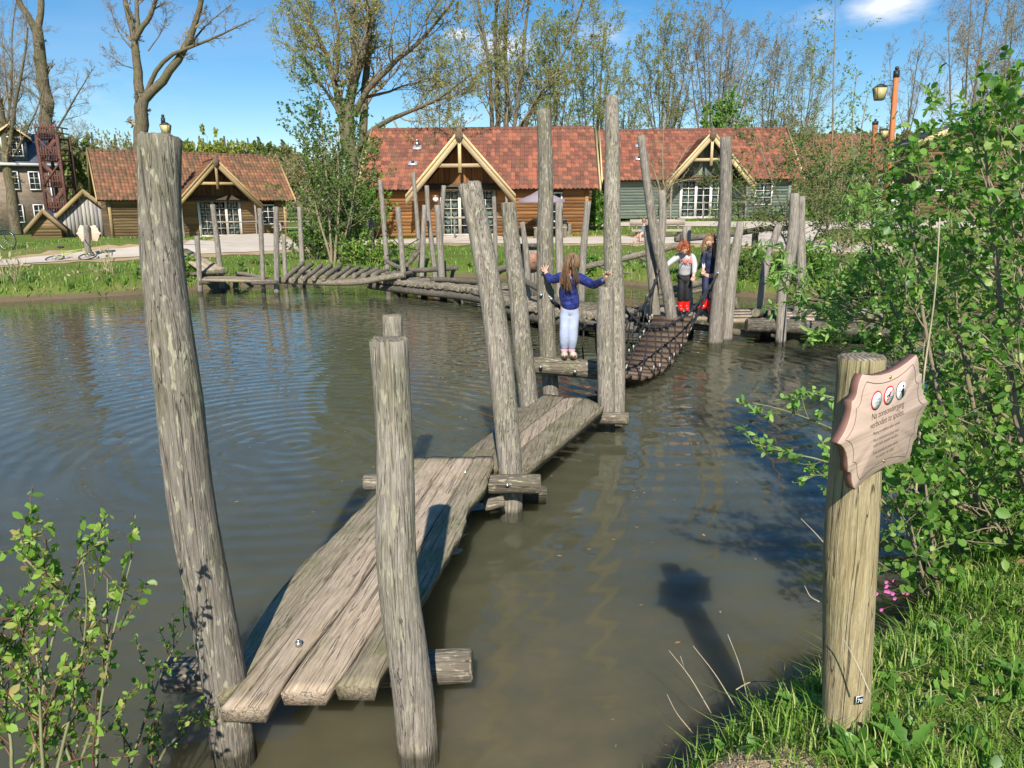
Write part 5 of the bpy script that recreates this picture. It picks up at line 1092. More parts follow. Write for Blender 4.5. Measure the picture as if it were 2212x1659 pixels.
bush(200, 500, 130, 26, 'grey green scrub on the grassy mound at the left', ('leaf_spring', 16, .08, 'far'), 14, 8)
for k, (u, v, w_, h_) in enumerate([(1560, 478, 80, 40), (1650, 478, 70, 36), (1690, 590, 90, 40)]): bush(u, v, w_, h_, ['low scrub under the window of the grey green cottage, left clump', 'low scrub right of the window of the grey green cottage', 'low scrub behind the curved post on the right'][k], ('leaf_shrub', 16, .06, 'far'), 12, 8)
# distant woods: each crown its own tree; four crown shapes shared
protos = []
def wood(u, v, y, wpx, hpx, kind, lab):
    g = PY(u, 440, y); g[2] = float(gz(g[0], g[1])) if y < 120 else .6; w = wpx*y/FOC/2; top = (PY(u, v, y)[2] - g[2])*1.25; w *= 1.8
    if len(protos) <= kind or protos[kind] is None:
        while len(protos) <= kind: protos.append(None)
        t0 = thing('distant_tree', (0, 0, 0), lab, 'tree', group='distant woods')
        V, Q = rings(resample(np.array([(0, 0, 0), (.02, 0, .4), (0, .03, .8)]), 6)[None], np.linspace(.035, .012, 6)[None], 6); mk('trunk', V, [Q], M['bark'], t0)
        r2 = np.random.default_rng(kind+50); lb = []
        for i in range(26):
            a = r2.uniform(0, 6.28); q = r2.random()**.5; lb.append(resample(np.array([(0, 0, .1+.2*r2.random()), (math.cos(a)*.3*q, math.sin(a)*.3*q, .5), (math.cos(a)*.5*q, math.sin(a)*.5*q, .42 + .42*math.sqrt(1-q*q)*r2.uniform(.6, 1))]), 7))
        P = np.stack(lb); Rr = np.tile(np.linspace(.006, .002, 7), (26, 1)); c1 = sprout(P, Rr, 9, (.34,), (30, 80), r2, S=4, up=.02, wig=.2, rmin=.0018, tmin=.2)
        c2 = sprout(*c1, 5, (.5,), (20, 60), r2, S=3, up=.1, wig=.2, rmin=.0012, tmin=.2)
        V, Q = rings(P, Rr, 3); V1, Q1 = rings(*c1, 3); V2, Q2 = rings(*c2, 3); n_l = [5, 13, 12, 4][kind]; LV, LF = leafs(c2[0], n_l, [.024, .034, .034, .02][kind], r2, shape='far')
        F = np.vstack([Q, Q1+len(V), Q2+len(V)+len(V1), LF+len(V)+len(V1)+len(V2)]); mi = np.r_[np.zeros(len(Q)+len(Q1)+len(Q2)), np.ones(len(LF))]
        mk('crown', np.vstack([V, V1, V2, LV]), [F], [M['twig'], M[['leaf_bud', 'leaf_far', 'leaf_spring', 'leaf_bud'][kind]]], t0, midx=mi); protos[kind] = t0; t = t0
    else:
        t = inst(protos[kind]); 
        for ch in protos[kind].children: inst(ch, t)
    t.location = g; t.scale = (w*2, w*2, top); t.rotation_euler = (0, 0, u*.37); t['label'] = lab
KN = ['brownish leafless', 'dense mid green', 'yellow green', 'thin grey brown']
spots = [(150, 275, 110, 90, 1), (215, 285, 120, 80, 0), (265, 290, 105, 80, 0), (330, 300, 130, 80, 1), (390, 295, 110, 70, 1), (440, 293, 100, 80, 2), (500, 294, 105, 80, 2), (550, 298, 110, 70, 1), (600, 305, 120, 90, 1), (650, 318, 110, 90, 0),
         (690, 300, 85, 80, 0), (840, 290, 95, 90, 0), (900, 280, 100, 90, 3), (1290, 290, 110, 90, 0), (1345, 260, 90, 70, 0), (1600, 270, 100, 110, 0), (1680, 250, 90, 90, 3), (1750, 285, 100, 90, 1), (1820, 280, 90, 110, 1), (1880, 275, 95, 90, 0), (1940, 280, 100, 90, 1), (2000, 290, 105, 90, 0), (2080, 260, 90, 120, 0), (2180, 220, 95, 130, 0), (2260, 240, 90, 120, 1),
         (60, 290, 130, 110, 0), (-20, 240, 95, 120, 0), (-90, 250, 90, 140, 1), (2340, 200, 80, 150, 1)]
names = ['beside the stair tower', 'left of the left cottage', 'just left of the forked tree', 'behind the tall foreground post', 'above the left cottage gable', 'above the left cottage roof', 'above the right half of the left cottage roof', 'near the right end of the left cottage ridge', 'right of the left cottage roof', 'left of the oak', 'behind the oak stems', 'right of the oak trunk', 'under the low limb of the oak', 'in the gap between the red roofs', 'left of the tallest post', 'behind the fan shaped tree', 'beyond the grey green cottage, right end', 'above the far right red roof', 'left of the two lamp posts', 'behind the smaller lamp post', 'between the lamp posts', 'right of the big lamp post', 'behind the far right cabin', 'behind the alder bush at the right edge', 'beyond the right edge', 'behind the brick building', 'at the left edge', 'beyond the left edge', 'far beyond the right edge']
for (u, v, y, w_, k), nm in zip(spots, names): wood(u, v, y, w_, 0, k, f'{KN[k]} distant tree {nm}')
hl = MB()
V = []; Q_ = []
hx = np.linspace(-260, 260, 70); hz = 2.2 + 2.0*np.sin(hx*.021) + 1.2*np.sin(hx*.07+1)
V = np.vstack([np.column_stack([hx, np.full(70, 165.), np.full(70, -2.)]), np.column_stack([hx, np.full(70, 185.), hz+2.5]), np.column_stack([hx, np.full(70, 230.), hz-3])])
Q_ = [(r*70+i, r*70+i+1, (r+1)*70+i+1, (r+1)*70+i) for r in range(2) for i in range(69)]
o = mk('hills', V, [np.array(Q_)], plain('far_wooded_ground', (0.07, 0.085, 0.035), 1.0, .4, 1.5), smooth=True); tag(o, 'low far wooded rise along the horizon', None, kind='structure')
# far-off wood along the horizon, one mass of twigs and leaves
r2 = np.random.default_rng(77); N = 1500; xx = r2.uniform(-230, 230, N); yy = r2.uniform(140, 185, N); hh = r2.uniform(6, 10, N)*(1 + .25*np.sin(xx*.05)); zz_ = 0.5 + (yy-140)*.05
P = np.stack([np.column_stack([xx, yy, zz_]), np.column_stack([xx+r2.normal(size=N)*.8, yy, zz_+hh*.6]), np.column_stack([xx+r2.normal(size=N)*1.6, yy, zz_+hh])], 1)
Rr = np.tile([.16, .1, .03], (N, 1)); V, Q = rings(P, Rr, 3); c1 = sprout(P, Rr, 8, (.5,), (35, 75), r2, S=2, up=.1, rmin=.03, tmin=.15); V1, Q1 = rings(*c1, 3); LV, LF = leafs(c1[0], 5, 1.0, r2, shape='far', tmin=0)
o = mk('far_wood', np.vstack([V, V1, LV]), [np.vstack([Q, Q1+len(V), LF+len(V)+len(V1)])], [M['twig'], M['leaf_far']], origin=(0, 160, 0), midx=np.r_[np.zeros(len(Q)+len(Q1)), np.ones(len(LF))]); tag(o, 'far-off wood along the horizon beyond the houses', 'wood', kind='stuff')

# ------------------------------------------------------------------ foreground shrubs
def traced(stems, w=(9, 2), n=14):
    out = []
    for st in stems:
        pts = np.array([PY(a[0], a[1], a[2]) for a in st]); P = resample(pts, n); r0 = rad(w[0] if len(st[0]) < 4 else st[0][3], P[0]); out.append((P, np.linspace(r0, rad(w[1], P[-1]), n)))
    return out
def leaf_parts(t, P, count, size, shape, mat, rr):
    """separate leaf objects sharing three meshes, spread over the given twigs"""
    V, F = leafs(P, max(1, count//len(P)+1), size, rr, shape=shape, tmin=.2); L9 = len(V)//max(1, (len(F)//{'round': 4, 'oval': 3, 'lance': 2}[shape]))
    V = V.reshape(-1, L9, 3); f0 = F[:{'round': 4, 'oval': 3, 'lance': 2}[shape]]
    sel = rr.permutation(len(V))[:count]; protos_ = []
    for i in sel[:6]:
        o = mk('leaf', V[i] - V[i][0], [f0 - f0.min()], mat, t, local=True); o.location = Vector(V[i][0]) - t.location; protos_.append(o)
    for n_, i in enumerate(sel[6:]):
        o = inst(protos_[n_ % 6], t, Vector(V[i][0]) - t.location, (rr.uniform(-.6, .6), rr.uniform(-.6, .6), rr.uniform(0, 6.28)))
rs6 = np.random.default_rng(66)
# left foreground willow bush
LB = [[(60, 1720, 1.62), (102, 1419, 1.75), (135, 1283, 1.85), (176, 1199, 1.9), (225, 1137, 1.95)], [(110, 1720, 1.6), (169, 1469, 1.75), (196, 1307, 1.82), (176, 1192, 1.85)], [(262, 1720, 2.0), (300, 1590, 2.2), (335, 1490, 2.35), (372, 1395, 2.42), (402, 1352, 2.44)],
      [(95, 1720, 1.6), (83, 1436, 1.7), (68, 1334, 1.8)], [(205, 1720, 1.62), (217, 1503, 1.75), (251, 1334, 1.85), (288, 1192, 1.9)], [(30, 1700, 1.6), (20, 1560, 1.65), (-5, 1430, 1.7)], [(-40, 1560, 1.7), (20, 1410, 1.75), (70, 1350, 1.8), (118, 1290, 1.85)],
      [(150, 1720, 1.65), (232, 1480, 1.8), (232, 1250, 1.9)], [(320, 1720, 2.1), (352, 1615, 2.25), (389, 1588, 2.3), (433, 1534, 2.3)], [(136, 1283, 1.82), (95, 1250, 1.8), (60, 1210, 1.8), (30, 1186, 1.8)], [(0, 1760, 1.7), (60, 1640, 1.8), (120, 1500, 1.95)], [(180, 1740, 1.7), (140, 1600, 1.85), (60, 1480, 1.9)],
      [(40, 1330, 1.75), (0, 1350, 1.75), (-40, 1380, 1.7)]]
lb = traced(LB, (9, 2.5)); g = np.array([PY(150, 1760, 1.62)[0], 1.2, .45])
t_, allp = tree('willow_bush', g, lb, 'fresh green willow bush in the near left corner in front of the tall post', rs6, [dict(k=10, length=.24, ang=(30, 65), S=5, up=.12, wig=.15, rfac=.6, lfall=.4, tmin=.08, taper=.5, rmin=.0016)], leaf=('leaf_fresh', 14, .028, 'oval'), bark=M['stem_green'], twigmat=M['stem_red'], cat='bush', trunk_sides=6)
leaf_parts(t_, allp[-1][0], 260, .029, 'oval', M['leaf_fresh'], rs6)
# right: alder bush, nearest
AL = [[(2330, 1420, 3.0, 26), (2235, 1100, 3.1), (2180, 800, 3.2), (2140, 500, 3.3), (2120, 200, 3.4)], [(2300, 1400, 3.1, 20), (2120, 1150, 3.3), (2030, 900, 3.5), (1985, 650, 3.6), (1960, 400, 3.8)], [(2380, 1300, 2.9, 20), (2260, 900, 3.0), (2215, 560, 3.1), (2200, 260, 3.2)],
      [(2350, 1350, 3.4, 20), (2200, 1000, 3.6), (2080, 760, 3.8), (1990, 560, 4.0), (1940, 480, 4.1)], [(2032, 1330, 3.0, 11), (2015, 1200, 3.0), (2000, 1050, 3.0), (1985, 930, 3.0)], [(2022, 1335, 2.95, 9), (1990, 1240, 2.95), (1965, 1120, 2.95), (1940, 1010, 2.9)], [(2320, 1300, 3.5, 18), (2160, 1080, 3.8), (2100, 900, 4.0), (2060, 640, 4.2), (2050, 380, 4.4)],
      [(2400, 1200, 3.3, 16), (2300, 800, 3.4), (2180, 620, 3.5), (2070, 520, 3.6)], [(2400, 1000, 3.6, 14), (2250, 700, 3.8), (2130, 420, 4.0), (2100, 300, 4.0)], [(2380, 1150, 4.0, 14), (2200, 900, 4.2), (2000, 800, 4.4), (1900, 760, 4.5)], [(2350, 1200, 3.7, 14), (2150, 1000, 3.9), (1980, 960, 4.0), (1900, 900, 4.1)],
      [(2350, 1300, 3.2, 14), (2180, 1160, 3.3), (2060, 1080, 3.3), (1960, 1060, 3.3)], [(2360, 700, 3.4, 12), (2240, 560, 3.5), (2150, 440, 3.6), (2090, 250, 3.7)], [(2340, 1380, 2.9, 14), (2250, 1250, 3.0), (2160, 1150, 3.1), (2100, 1050, 3.1)], [(2360, 900, 4.3, 14), (2200, 720, 4.6), (2050, 600, 4.9), (1960, 540, 5.0)], [(2400, 1100, 2.8, 14), (2330, 700, 2.9), (2260, 300, 3.0), (2230, 80, 3.1)]]
lb = traced(AL, (12, 2)); g = np.array([2.45, 2.75, .5])
t_, allp = tree('alder_bush', g, lb, 'tall leafy alder bush with round leaves filling the right edge', rs6, [dict(k=15, length=.58, ang=(30, 70), S=6, up=.08, wig=.16, rfac=.5, lfall=.45, tmin=.1, taper=.35, rmin=.003), dict(k=5, length=(.5,), ang=(30, 70), S=4, up=.05, wig=.2, rfac=.6, tmin=.2, taper=.4, rmin=.0018)], leaf=('leaf_alder', 8, .034, 'round'), bark=M['twig'], twigmat=M['twig'], cat='bush', trunk_sides=7)
leaf_parts(t_, allp[-1][0], 290, .044, 'round', M['leaf_alder'], rs6)
mb = MB(); mb.tube(resample(np.array([PY(1975, 1120, 3.4), PY(1995, 800, 3.3), PY(2020, 650, 3.25), PY(2030, 470, 3.2)]), 16), np.linspace(.006, .003, 16), 6); tag(mb.build('dead_stem', M['stem_pale'], origin=PY(1975, 1120, 3.4), smooth=True), 'single pale dead stem standing in the alder bush', 'stem')
A2 = [[(2330, 700, 6.2, 12), (2190, 560, 6.3), (2070, 440, 6.5), (2010, 330, 6.6)], [(2360, 760, 6.0, 12), (2200, 640, 6.2), (2040, 520, 6.4), (1950, 430, 6.5)], [(2300, 800, 6.4, 12), (2220, 480, 6.5), (2160, 330, 6.6), (2150, 200, 6.6)], [(2320, 820, 5.8, 12), (2130, 700, 6.0), (1990, 640, 6.2), (1900, 580, 6.4)], [(2350, 600, 6.3, 12), (2240, 420, 6.5), (2110, 330, 6.7), (2060, 250, 6.8)],
      [(2280, 820, 5.5, 12), (2100, 800, 5.7), (1980, 740, 5.9), (1900, 700, 6.1)], [(2300, 850, 6, 12), (2120, 600, 6.4), (2080, 480, 6.5), (2040, 420, 6.6)], [(2300, 760, 7, 12), (2140, 560, 7.2), (2120, 400, 7.3), (2100, 350, 7.4)]]
tree('alder_bush', np.array([5.3, 6.2, .4]), traced(A2, (10, 2)), 'second alder bush standing farther back behind the tall one at the right edge', rs6, [dict(k=14, length=1.0, ang=(30, 70), S=5, up=.08, wig=.16, rfac=.5, lfall=.45, tmin=.1, taper=.35, rmin=.004), dict(k=5, length=(.5,), ang=(30, 70), S=3, up=.05, wig=.2, rfac=.6, tmin=.2, taper=.4, rmin=.0025)], leaf=('leaf_alder', 9, .075, 'oval'), bark=M['twig'], twigmat=M['twig'], cat='bush', trunk_sides=6)
# willow, a bit farther, reaching left over the water
WL = [[(2120, 1060, 4.4, 16), (2030, 830, 4.5), (1955, 722, 4.7), (1902, 671, 4.9), (1856, 606, 5.0), (1800, 520, 5.1)], [(1955, 722, 4.6, 9), (1886, 694, 4.7), (1800, 655, 4.9), (1697, 604, 5.1), (1655, 570, 5.2)], [(2030, 850, 4.5, 10), (1970, 760, 4.6), (1900, 600, 4.8), (1860, 500, 5.0), (1830, 440, 5.1)], [(2060, 900, 4.3, 10), (1990, 700, 4.4), (1950, 560, 4.6), (1930, 480, 4.7)],
      [(1930, 700, 4.6, 8), (1860, 680, 4.6), (1820, 700, 4.6), (1795, 720, 4.6)], [(1940, 720, 4.7, 7), (1850, 640, 4.9), (1760, 650, 5.0), (1700, 660, 5.1)], [(2100, 1050, 4.2, 10), (2000, 900, 4.3), (1930, 820, 4.4), (1880, 780, 4.4)], [(2010, 790, 4.6, 9), (1980, 640, 4.8), (1900, 520, 5.0), (1870, 470, 5.0)], [(2100, 1080, 4.0, 10), (2010, 960, 4.0), (1950, 920, 4.0), (1890, 930, 4.0)]]
tree('willow_bush', np.array([2.75, 4.6, .3]), traced(WL, (8, 2)), 'willow bush with narrow leaves reaching left towards the dark log beam', rs6, [dict(k=12, length=.42, ang=(25, 60), S=5, up=.12, wig=.12, rfac=.55, lfall=.45, tmin=.15, taper=.35, rmin=.0025), dict(k=3, length=(.5,), ang=(30, 60), S=4, up=.05, wig=.2, rfac=.6, tmin=.2, taper=.4, rmin=.0018)], leaf=('leaf_willow', 9, .062, 'lance'), bark=M['stem_green'], twigmat=M['stem_green'], cat='bush', trunk_sides=6)
W2 = [[(1925, 1120, 3.0, 7), (1850, 1010, 3.0), (1760, 990, 3.0), (1680, 975, 3.05), (1615, 955, 3.1)], [(1925, 1060, 3.05, 6), (1840, 940, 3.05), (1760, 910, 3.1), (1690, 880, 3.1), (1625, 870, 3.15)], [(1930, 1000, 3.1, 6), (1850, 880, 3.2), (1790, 850, 3.2), (1720, 845, 3.3)], [(1930, 1100, 3.05, 6), (1850, 1040, 3.05), (1790, 1020, 3.05), (1745, 1030, 3.1)]]
tree('willow_bush', np.array([1.75, 3.05, .4]), traced(W2, (6, 2)), 'low leafy willow shoots reaching left behind the sign post', rs6, [dict(k=12, length=.16, ang=(30, 65), S=4, up=.2, wig=.12, rfac=.6, lfall=.4, tmin=.25, taper=.5, rmin=.0015)], leaf=('leaf_willow', 11, .036, 'oval'), bark=M['stem_green'], twigmat=M['stem_green'], cat='bush', trunk_sides=5)

# ------------------------------------------------------------------ grass, weeds and reeds
def blades(name, pts, hgt, wid, mat, label, rr, lean=.45, cat='grass', kind='stuff', seg=2, org=(0, 0, 0)):
    N = len(pts); a = rr.uniform(0, 6.283, N); d = np.column_stack([np.cos(a), np.sin(a), np.zeros(N)]); s = np.column_stack([-np.sin(a), np.cos(a), np.zeros(N)]); ln = (lean*rr.random(N)*hgt)[:, None]; h = hgt[:, None]*[0, 0, 1.]; w = (wid*np.ones(N))[:, None]
    m1 = pts + h*.55 + d*ln*.35; tp = pts + h*(1-.25*lean) + d*ln*1.2
    V = np.stack([pts - s*w, pts + s*w, m1 - s*w*.8, m1 + s*w*.8, tp], 1); i = np.arange(N)[:, None]*5
    o = mk(name, V.reshape(-1, 3), [i + [0, 1, 3, 2], i + [2, 3, 4]], M[mat], origin=org, smooth=False); tag(o, label, cat, kind=kind); return o
def scatter(x0, x1, y0, y1, N, rr, dmin=.02, dmax=99, clump=0, keep=None):
    x = rr.uniform(x0, x1, N); y = rr.uniform(y0, y1, N)
    if clump: 
        w = .5 + .5*wob(x, y, clump); k = rr.random(N) < w**1.5 + .12; x, y = x[k], y[k]
    d = sdist(x, y); k = (d > dmin) & (d < dmax); x, y = x[k], y[k]
    if keep is not None: k = keep(x, y); x, y = x[k], y[k]
    return np.column_stack([x, y, gz(x, y) - .004])
rg = np.random.default_rng(88)
nb_ = lambda x, y: (np.hypot(x-.56, (y-1.68)*1.1) > .13 + .08*rg.random(len(x))) & (np.hypot(x-1.75, y-1.95) > .14 + .15*rg.random(len(x)))
p = scatter(.2, 3.4, 1.5, 4.6, 42000, rg, -.03, keep=nb_); blades('grass', p, rg.uniform(.02, .11, len(p))*(1+.8*wob(p[:, 0], p[:, 1], 4)).clip(.35), .0021, 'grass', 'green grass on the near right bank around the sign post', rg, .9)
p = scatter(.2, 2.4, 1.5, 3.6, 9000, rg, -.04, .14, keep=nb_); blades('grass', p, rg.uniform(.05, .15, len(p)), .0022, 'grass', 'longer grass tufts hanging over the near water edge', rg, 1.3)
p = scatter(2.5, 11, 3.5, 15, 20000, rg, .02); blades('grass', p, rg.uniform(.08, .25, len(p)), .008, 'grass', 'rough grass on the right bank behind the bushes', rg, .7)
def offpath(x, y): return np.ones(len(x), bool)
PTH = np.vstack([resample(np.array([(a[0], a[1]) for a in q]), 60) for q in (main, br, b2, b3, b4)])
def offp(x, y, c=2.2):
    k = np.ones(len(x), bool)
    for q in PTH[::1]: k &= (np.hypot(x-q[0], y-q[1]) > c)
    return k
p = scatter(-30, 9, 14, 33, 60000, rg, .05, 30, clump=.9, keep=offp); blades('grass', p, rg.uniform(.04, .13, len(p)), .012, 'grass', 'patchy grass on the far bank and around the path', rg, .8)
p = scatter(-26, 9, 13.5, 24, 60000, rg, .02, .9, clump=1.3); blades('grass', p, rg.uniform(.10, .28, len(p)), .010, 'grass', 'taller grass along the far water edge', rg, .7)
p = scatter(-22, 22, 30, 50, 40000, rg, 1, 60, clump=.5, keep=offp); blades('grass', p, rg.uniform(.06, .16, len(p)), .018, 'grass', 'grass in front of the cottages', rg, .7)
# broad leaved weeds on the near bank
def weeds(name, pts, size, mat, label, rr, per=7):
    P = np.stack([pts, pts + [0, 0, .03]], 1); P = np.repeat(P, 1, 0); LV, LF = leafs(P, per, size, rr, tmin=0, shape='oval', droop=.25, spread=1.0, up=1.2); o = mk(name, LV, [LF], M[mat], origin=(0, 0, 0)); tag(o, label, 'weeds', kind='stuff'); return o
p = scatter(.5, 3.0, 1.5, 4.2, 900, rg, .05, keep=nb_); weeds('weeds', p, .042, 'leaf_alder', 'low clover and nettle leaves among the near grass', rg, 6)
p = scatter(-22, 8, 14, 24, 1800, rg, .05, 2.2, clump=1.1); weeds('weeds', p, .14, 'leaf_shrub', 'broad leaved weeds along the far shore', rg, 8)
def rosette(x, y, n, ln, wd, mat, label, rr):
    z = float(gz(x, y)); V = []; F = []
    for k in range(n):
        a = k*2.4 + rr.normal()*.2; L_ = ln*rr.uniform(.7, 1.1); el = rr.uniform(.2, .9); S = 9; base = len(V)
        for i in range(S):
            t = i/(S-1); r_ = L_*t; h_ = math.sin(el)*r_ - .6*r_*r_/ln*.5; w = wd*math.sin(math.pi*min(1, .12+.88*t))*(1 if i % 2 else .55); c = np.array([x+math.cos(a)*r_*math.cos(el), y+math.sin(a)*r_*math.cos(el), z+h_+.01]); s_ = np.array([-math.sin(a), math.cos(a), 0])*w; V += [c-s_+[0, 0, w*.4], c, c+s_+[0, 0, w*.4]]
        for i in range(S-1): b0 = base+3*i; F += [(b0, b0+1, b0+4, b0+3), (b0+1, b0+2, b0+5, b0+4)]
    return tag(mk('weed_rosette', np.array(V), [np.array(F)], M[mat], origin=(x, y, z), smooth=True), label, 'plant', 'leaf rosettes on the near bank')
for (u, v, n, ln, wd, lab) in [(1960, 1640, 12, .14, .020, 'spiny thistle rosette just right of the foot of the sign post'), (1840, 1660, 9, .12, .018, 'thistle rosette at the bottom edge below the sign post'), (2085, 1270, 10, .14, .022, 'rosette of long broad leaves by the water right of the thin stems'), (2190, 1480, 10, .11, .016, 'small rosette at the right edge in the grass'), (1735, 1545, 8, .10, .028, 'round leaved plant at the water left of the sign post')]:
    q = G(u, v); rosette(q[0], q[1], n, ln, wd, 'leaf_alder', lab, rg)
M['pink'] = plain('pink_petal', (0.52, 0.12, 0.34), 0.6, 0.15)
fl = thing('flower_plant', tuple(G(1985, 1330)), 'thin plant with small pink flowers right of the sign post', 'flower'); base = G(1985, 1330)
for k in range(17):
    tip = PY(1925 + 26*rg.normal(), 1272 + 24*rg.normal(), 2.72 + .02*k); mb = MB(); mb.tube(resample(np.array([base, (base+tip)/2 + [0, 0, .05], tip]), 8), .0016, 4); st = mb.build('stem', M['stem_red'], fl)
    V = []; F = []
    for j in range(5):
        a = j*1.2566; d = np.array([math.cos(a), -.35, math.sin(a)])*.009; s_ = np.array([-math.sin(a), 0, math.cos(a)])*.005; b0 = len(V); V += [tip, tip+d*.6+s_, tip+d, tip+d*.6-s_]; F.append((b0, b0+1, b0+2, b0+3))
    mk('flower', np.array(V), [np.array(F)], M['pink'], st)
# dry stems and twigs at the near edge and reeds on the far shore
DS = [([(1536, 1540), (1490, 1460), (1445, 1405)], 'pale dry stalk at the near water edge, forked, second from the left'), ([(1590, 1530), (1545, 1455), (1497, 1395)], 'pale dry stalk at the near water edge, straightest'), ([(1620, 1535), (1600, 1440), (1572, 1370)], 'thin dark tipped dry stalk nearest the sign post'), ([(1590, 1490), (1620, 1470), (1660, 1472), (1705, 1478)], 'curved pale twig lying over the water left of the sign post'), ([(1735, 1545), (1705, 1500), (1692, 1473)], 'short pale twig leaning at the foot of the sign post'),
      ([(1502, 1590), (1460, 1540), (1441, 1500)], 'leftmost short dry stalk at the near water edge'), ([(1880, 1500), (1850, 1430), (1822, 1380)], 'dry grass stalk leaning against the sign post'), ([(1795, 1190), (1760, 1150), (1730, 1120)], 'thin pale dry twig over the water left of the sign post, upper'), ([(1770, 1300), (1750, 1290), (1738, 1265)], 'thin pale dry twig over the water left of the sign post, lower')]
for k, (px, lab) in enumerate(DS):
    q = G(*px[0]); y0 = min(q[1], 2.4) if k < 6 else (1.70 if k == 6 else 2.6); P = resample(np.array([PY(a[0], a[1], y0 + .03*i) for i, a in enumerate(px)]), 10)
    mb = MB(); mb.tube(P, np.linspace(.0026, .001, 10), 5); 
    if k == 0: mb.tube([P[6], P[6] + [-.02, .0, .06]], .001, 4)
    tag(mb.build('dry_stalk', M['stem_pale'], origin=P[0], smooth=True), lab, 'twig', 'dry stalks and twigs at the near bank')
def reeds(u0, u1, v, n, h, lab):
    N = n; uu = rg.uniform(u0, u1, N); P = []
    for u in uu: P.append(PZ(u, v + rg.normal()*4, 0))
    P = np.array(P); hh = rg.uniform(.5, 1.15, N)*h; lean = rg.normal(size=(N, 2))*.12
    L3 = np.stack([P - [0, 0, .2], P + np.column_stack([lean*.3, hh*.5]), P + np.column_stack([lean, hh])], 1); V, Q = rings(L3, np.tile([.007, .006, .003], (N, 1)), 3); LV, LF = leafs(L3, 2, .16, rg, shape='lance', spread=.5, droop=.3)
    o = mk('reeds', np.vstack([V, LV*1.0]), [np.vstack([Q, LF + len(V)])], M['straw'], origin=tuple(P[0])); tag(o, lab, 'reeds', kind='stuff')
reeds(5, 60, 640, 34, 1.15, 'clump of pale dry reeds at the far left water edge'); reeds(208, 250, 628, 22, 1.2, 'clump of pale dry reeds left of the tall foreground post'); reeds(170, 180, 632, 5, .7, 'few pale reeds between the two clumps')
reeds(1745, 1800, 630, 30, .5, 'pale dead grass clump on the far right shore')
# dead grass, fallen leaves and twigs between the green blades of the near bank
p = scatter(.4, 3.2, 1.6, 4.2, 3800, rg, .02, keep=nb_); blades('dead_grass', p, rg.uniform(.01, .06, len(p)), .0018, 'straw', 'dead straw coloured blades lying in the near grass', rg, 3.5)
p = scatter(.5, 3.0, 1.6, 4.0, 60, rg, .05); M['leaf_dead'] = leafmat('dead_leaf', (.22, .11, .05), (.42, .25, .13), (.5, .34, .2), .7, .1); weeds('fallen_leaves', p, .035, 'leaf_dead', 'brown fallen leaves scattered in the near grass', rg, 1)
x = rg.uniform(-3.5, 3.0, 260); y = rg.uniform(1.7, 12, 260); k = sdist(x, y) < -.12; p = np.column_stack([x[k], y[k], np.full(k.sum(), .004)])
V = []; F = []
for q in p:
    a = rg.uniform(0, 6.28); s_ = rg.uniform(.004, .013); b0 = len(V); V += [q + [math.cos(a+t)*s_*w_, math.sin(a+t)*s_*w_, 0] for t, w_ in ((0, 1.6), (1.57, .7), (3.14, 1.6), (4.71, .7))]; F.append((b0, b0+1, b0+2, b0+3))
tag(mk('floating_bits', np.array(V), [np.array(F)], M['leaf_dead'], origin=(0, 5, 0)), 'small leaves and bud scales floating on the pond', 'leaves', kind='stuff')

# ------------------------------------------------------------------ sign post with plaque
base = PY(1826, 1560, 1.86); gb0 = float(gz(base[0], base[1])) - .15
tp = PY(1862, 772, 1.89)
sp = log_mesh('sign_post', [(base[0] - .005, 1.86, gb0, .064), (base[0], 1.86, base[2], .063), tuple([*(lerp(PY(1838, 1150, 1.875), PY(1838, 1150, 1.875), .5)), .070]), (*tp, .058)], M['post_new'], origin=(base[0], 1.86, gb0), n=30, seg=30, knob=.012, seed=9, dish=.0, end=M['end_new'] if 'end_new' in M else M['end'])
tag(sp, 'thick round yellowish post carrying the shaped notice board, near right bank', 'post')
M['plaque'] = timber('pinkish_plaque_wood', (0.54, 0.39, 0.29), (0.61, 0.455, 0.35), 'x', 2.2)
M['plaque_edge'] = plain('plaque_edge_wood', (0.24, 0.12, 0.09), .6, .1); M['engraved'] = plain('engraved_brown', (0.10, 0.06, 0.04), .8, .1)
M['red'] = plain('sign_red', (0.62, 0.025, 0.03), .4, .05); M['sign_white'] = plain('sign_white', (0.82, 0.82, 0.82), .4, .02); M['sign_black'] = plain('sign_black', (0.012, 0.012, 0.014), .4, .1); M['brass'] = plain('brass_screw', (0.6, 0.45, 0.16), .3, .1, metal=.9)
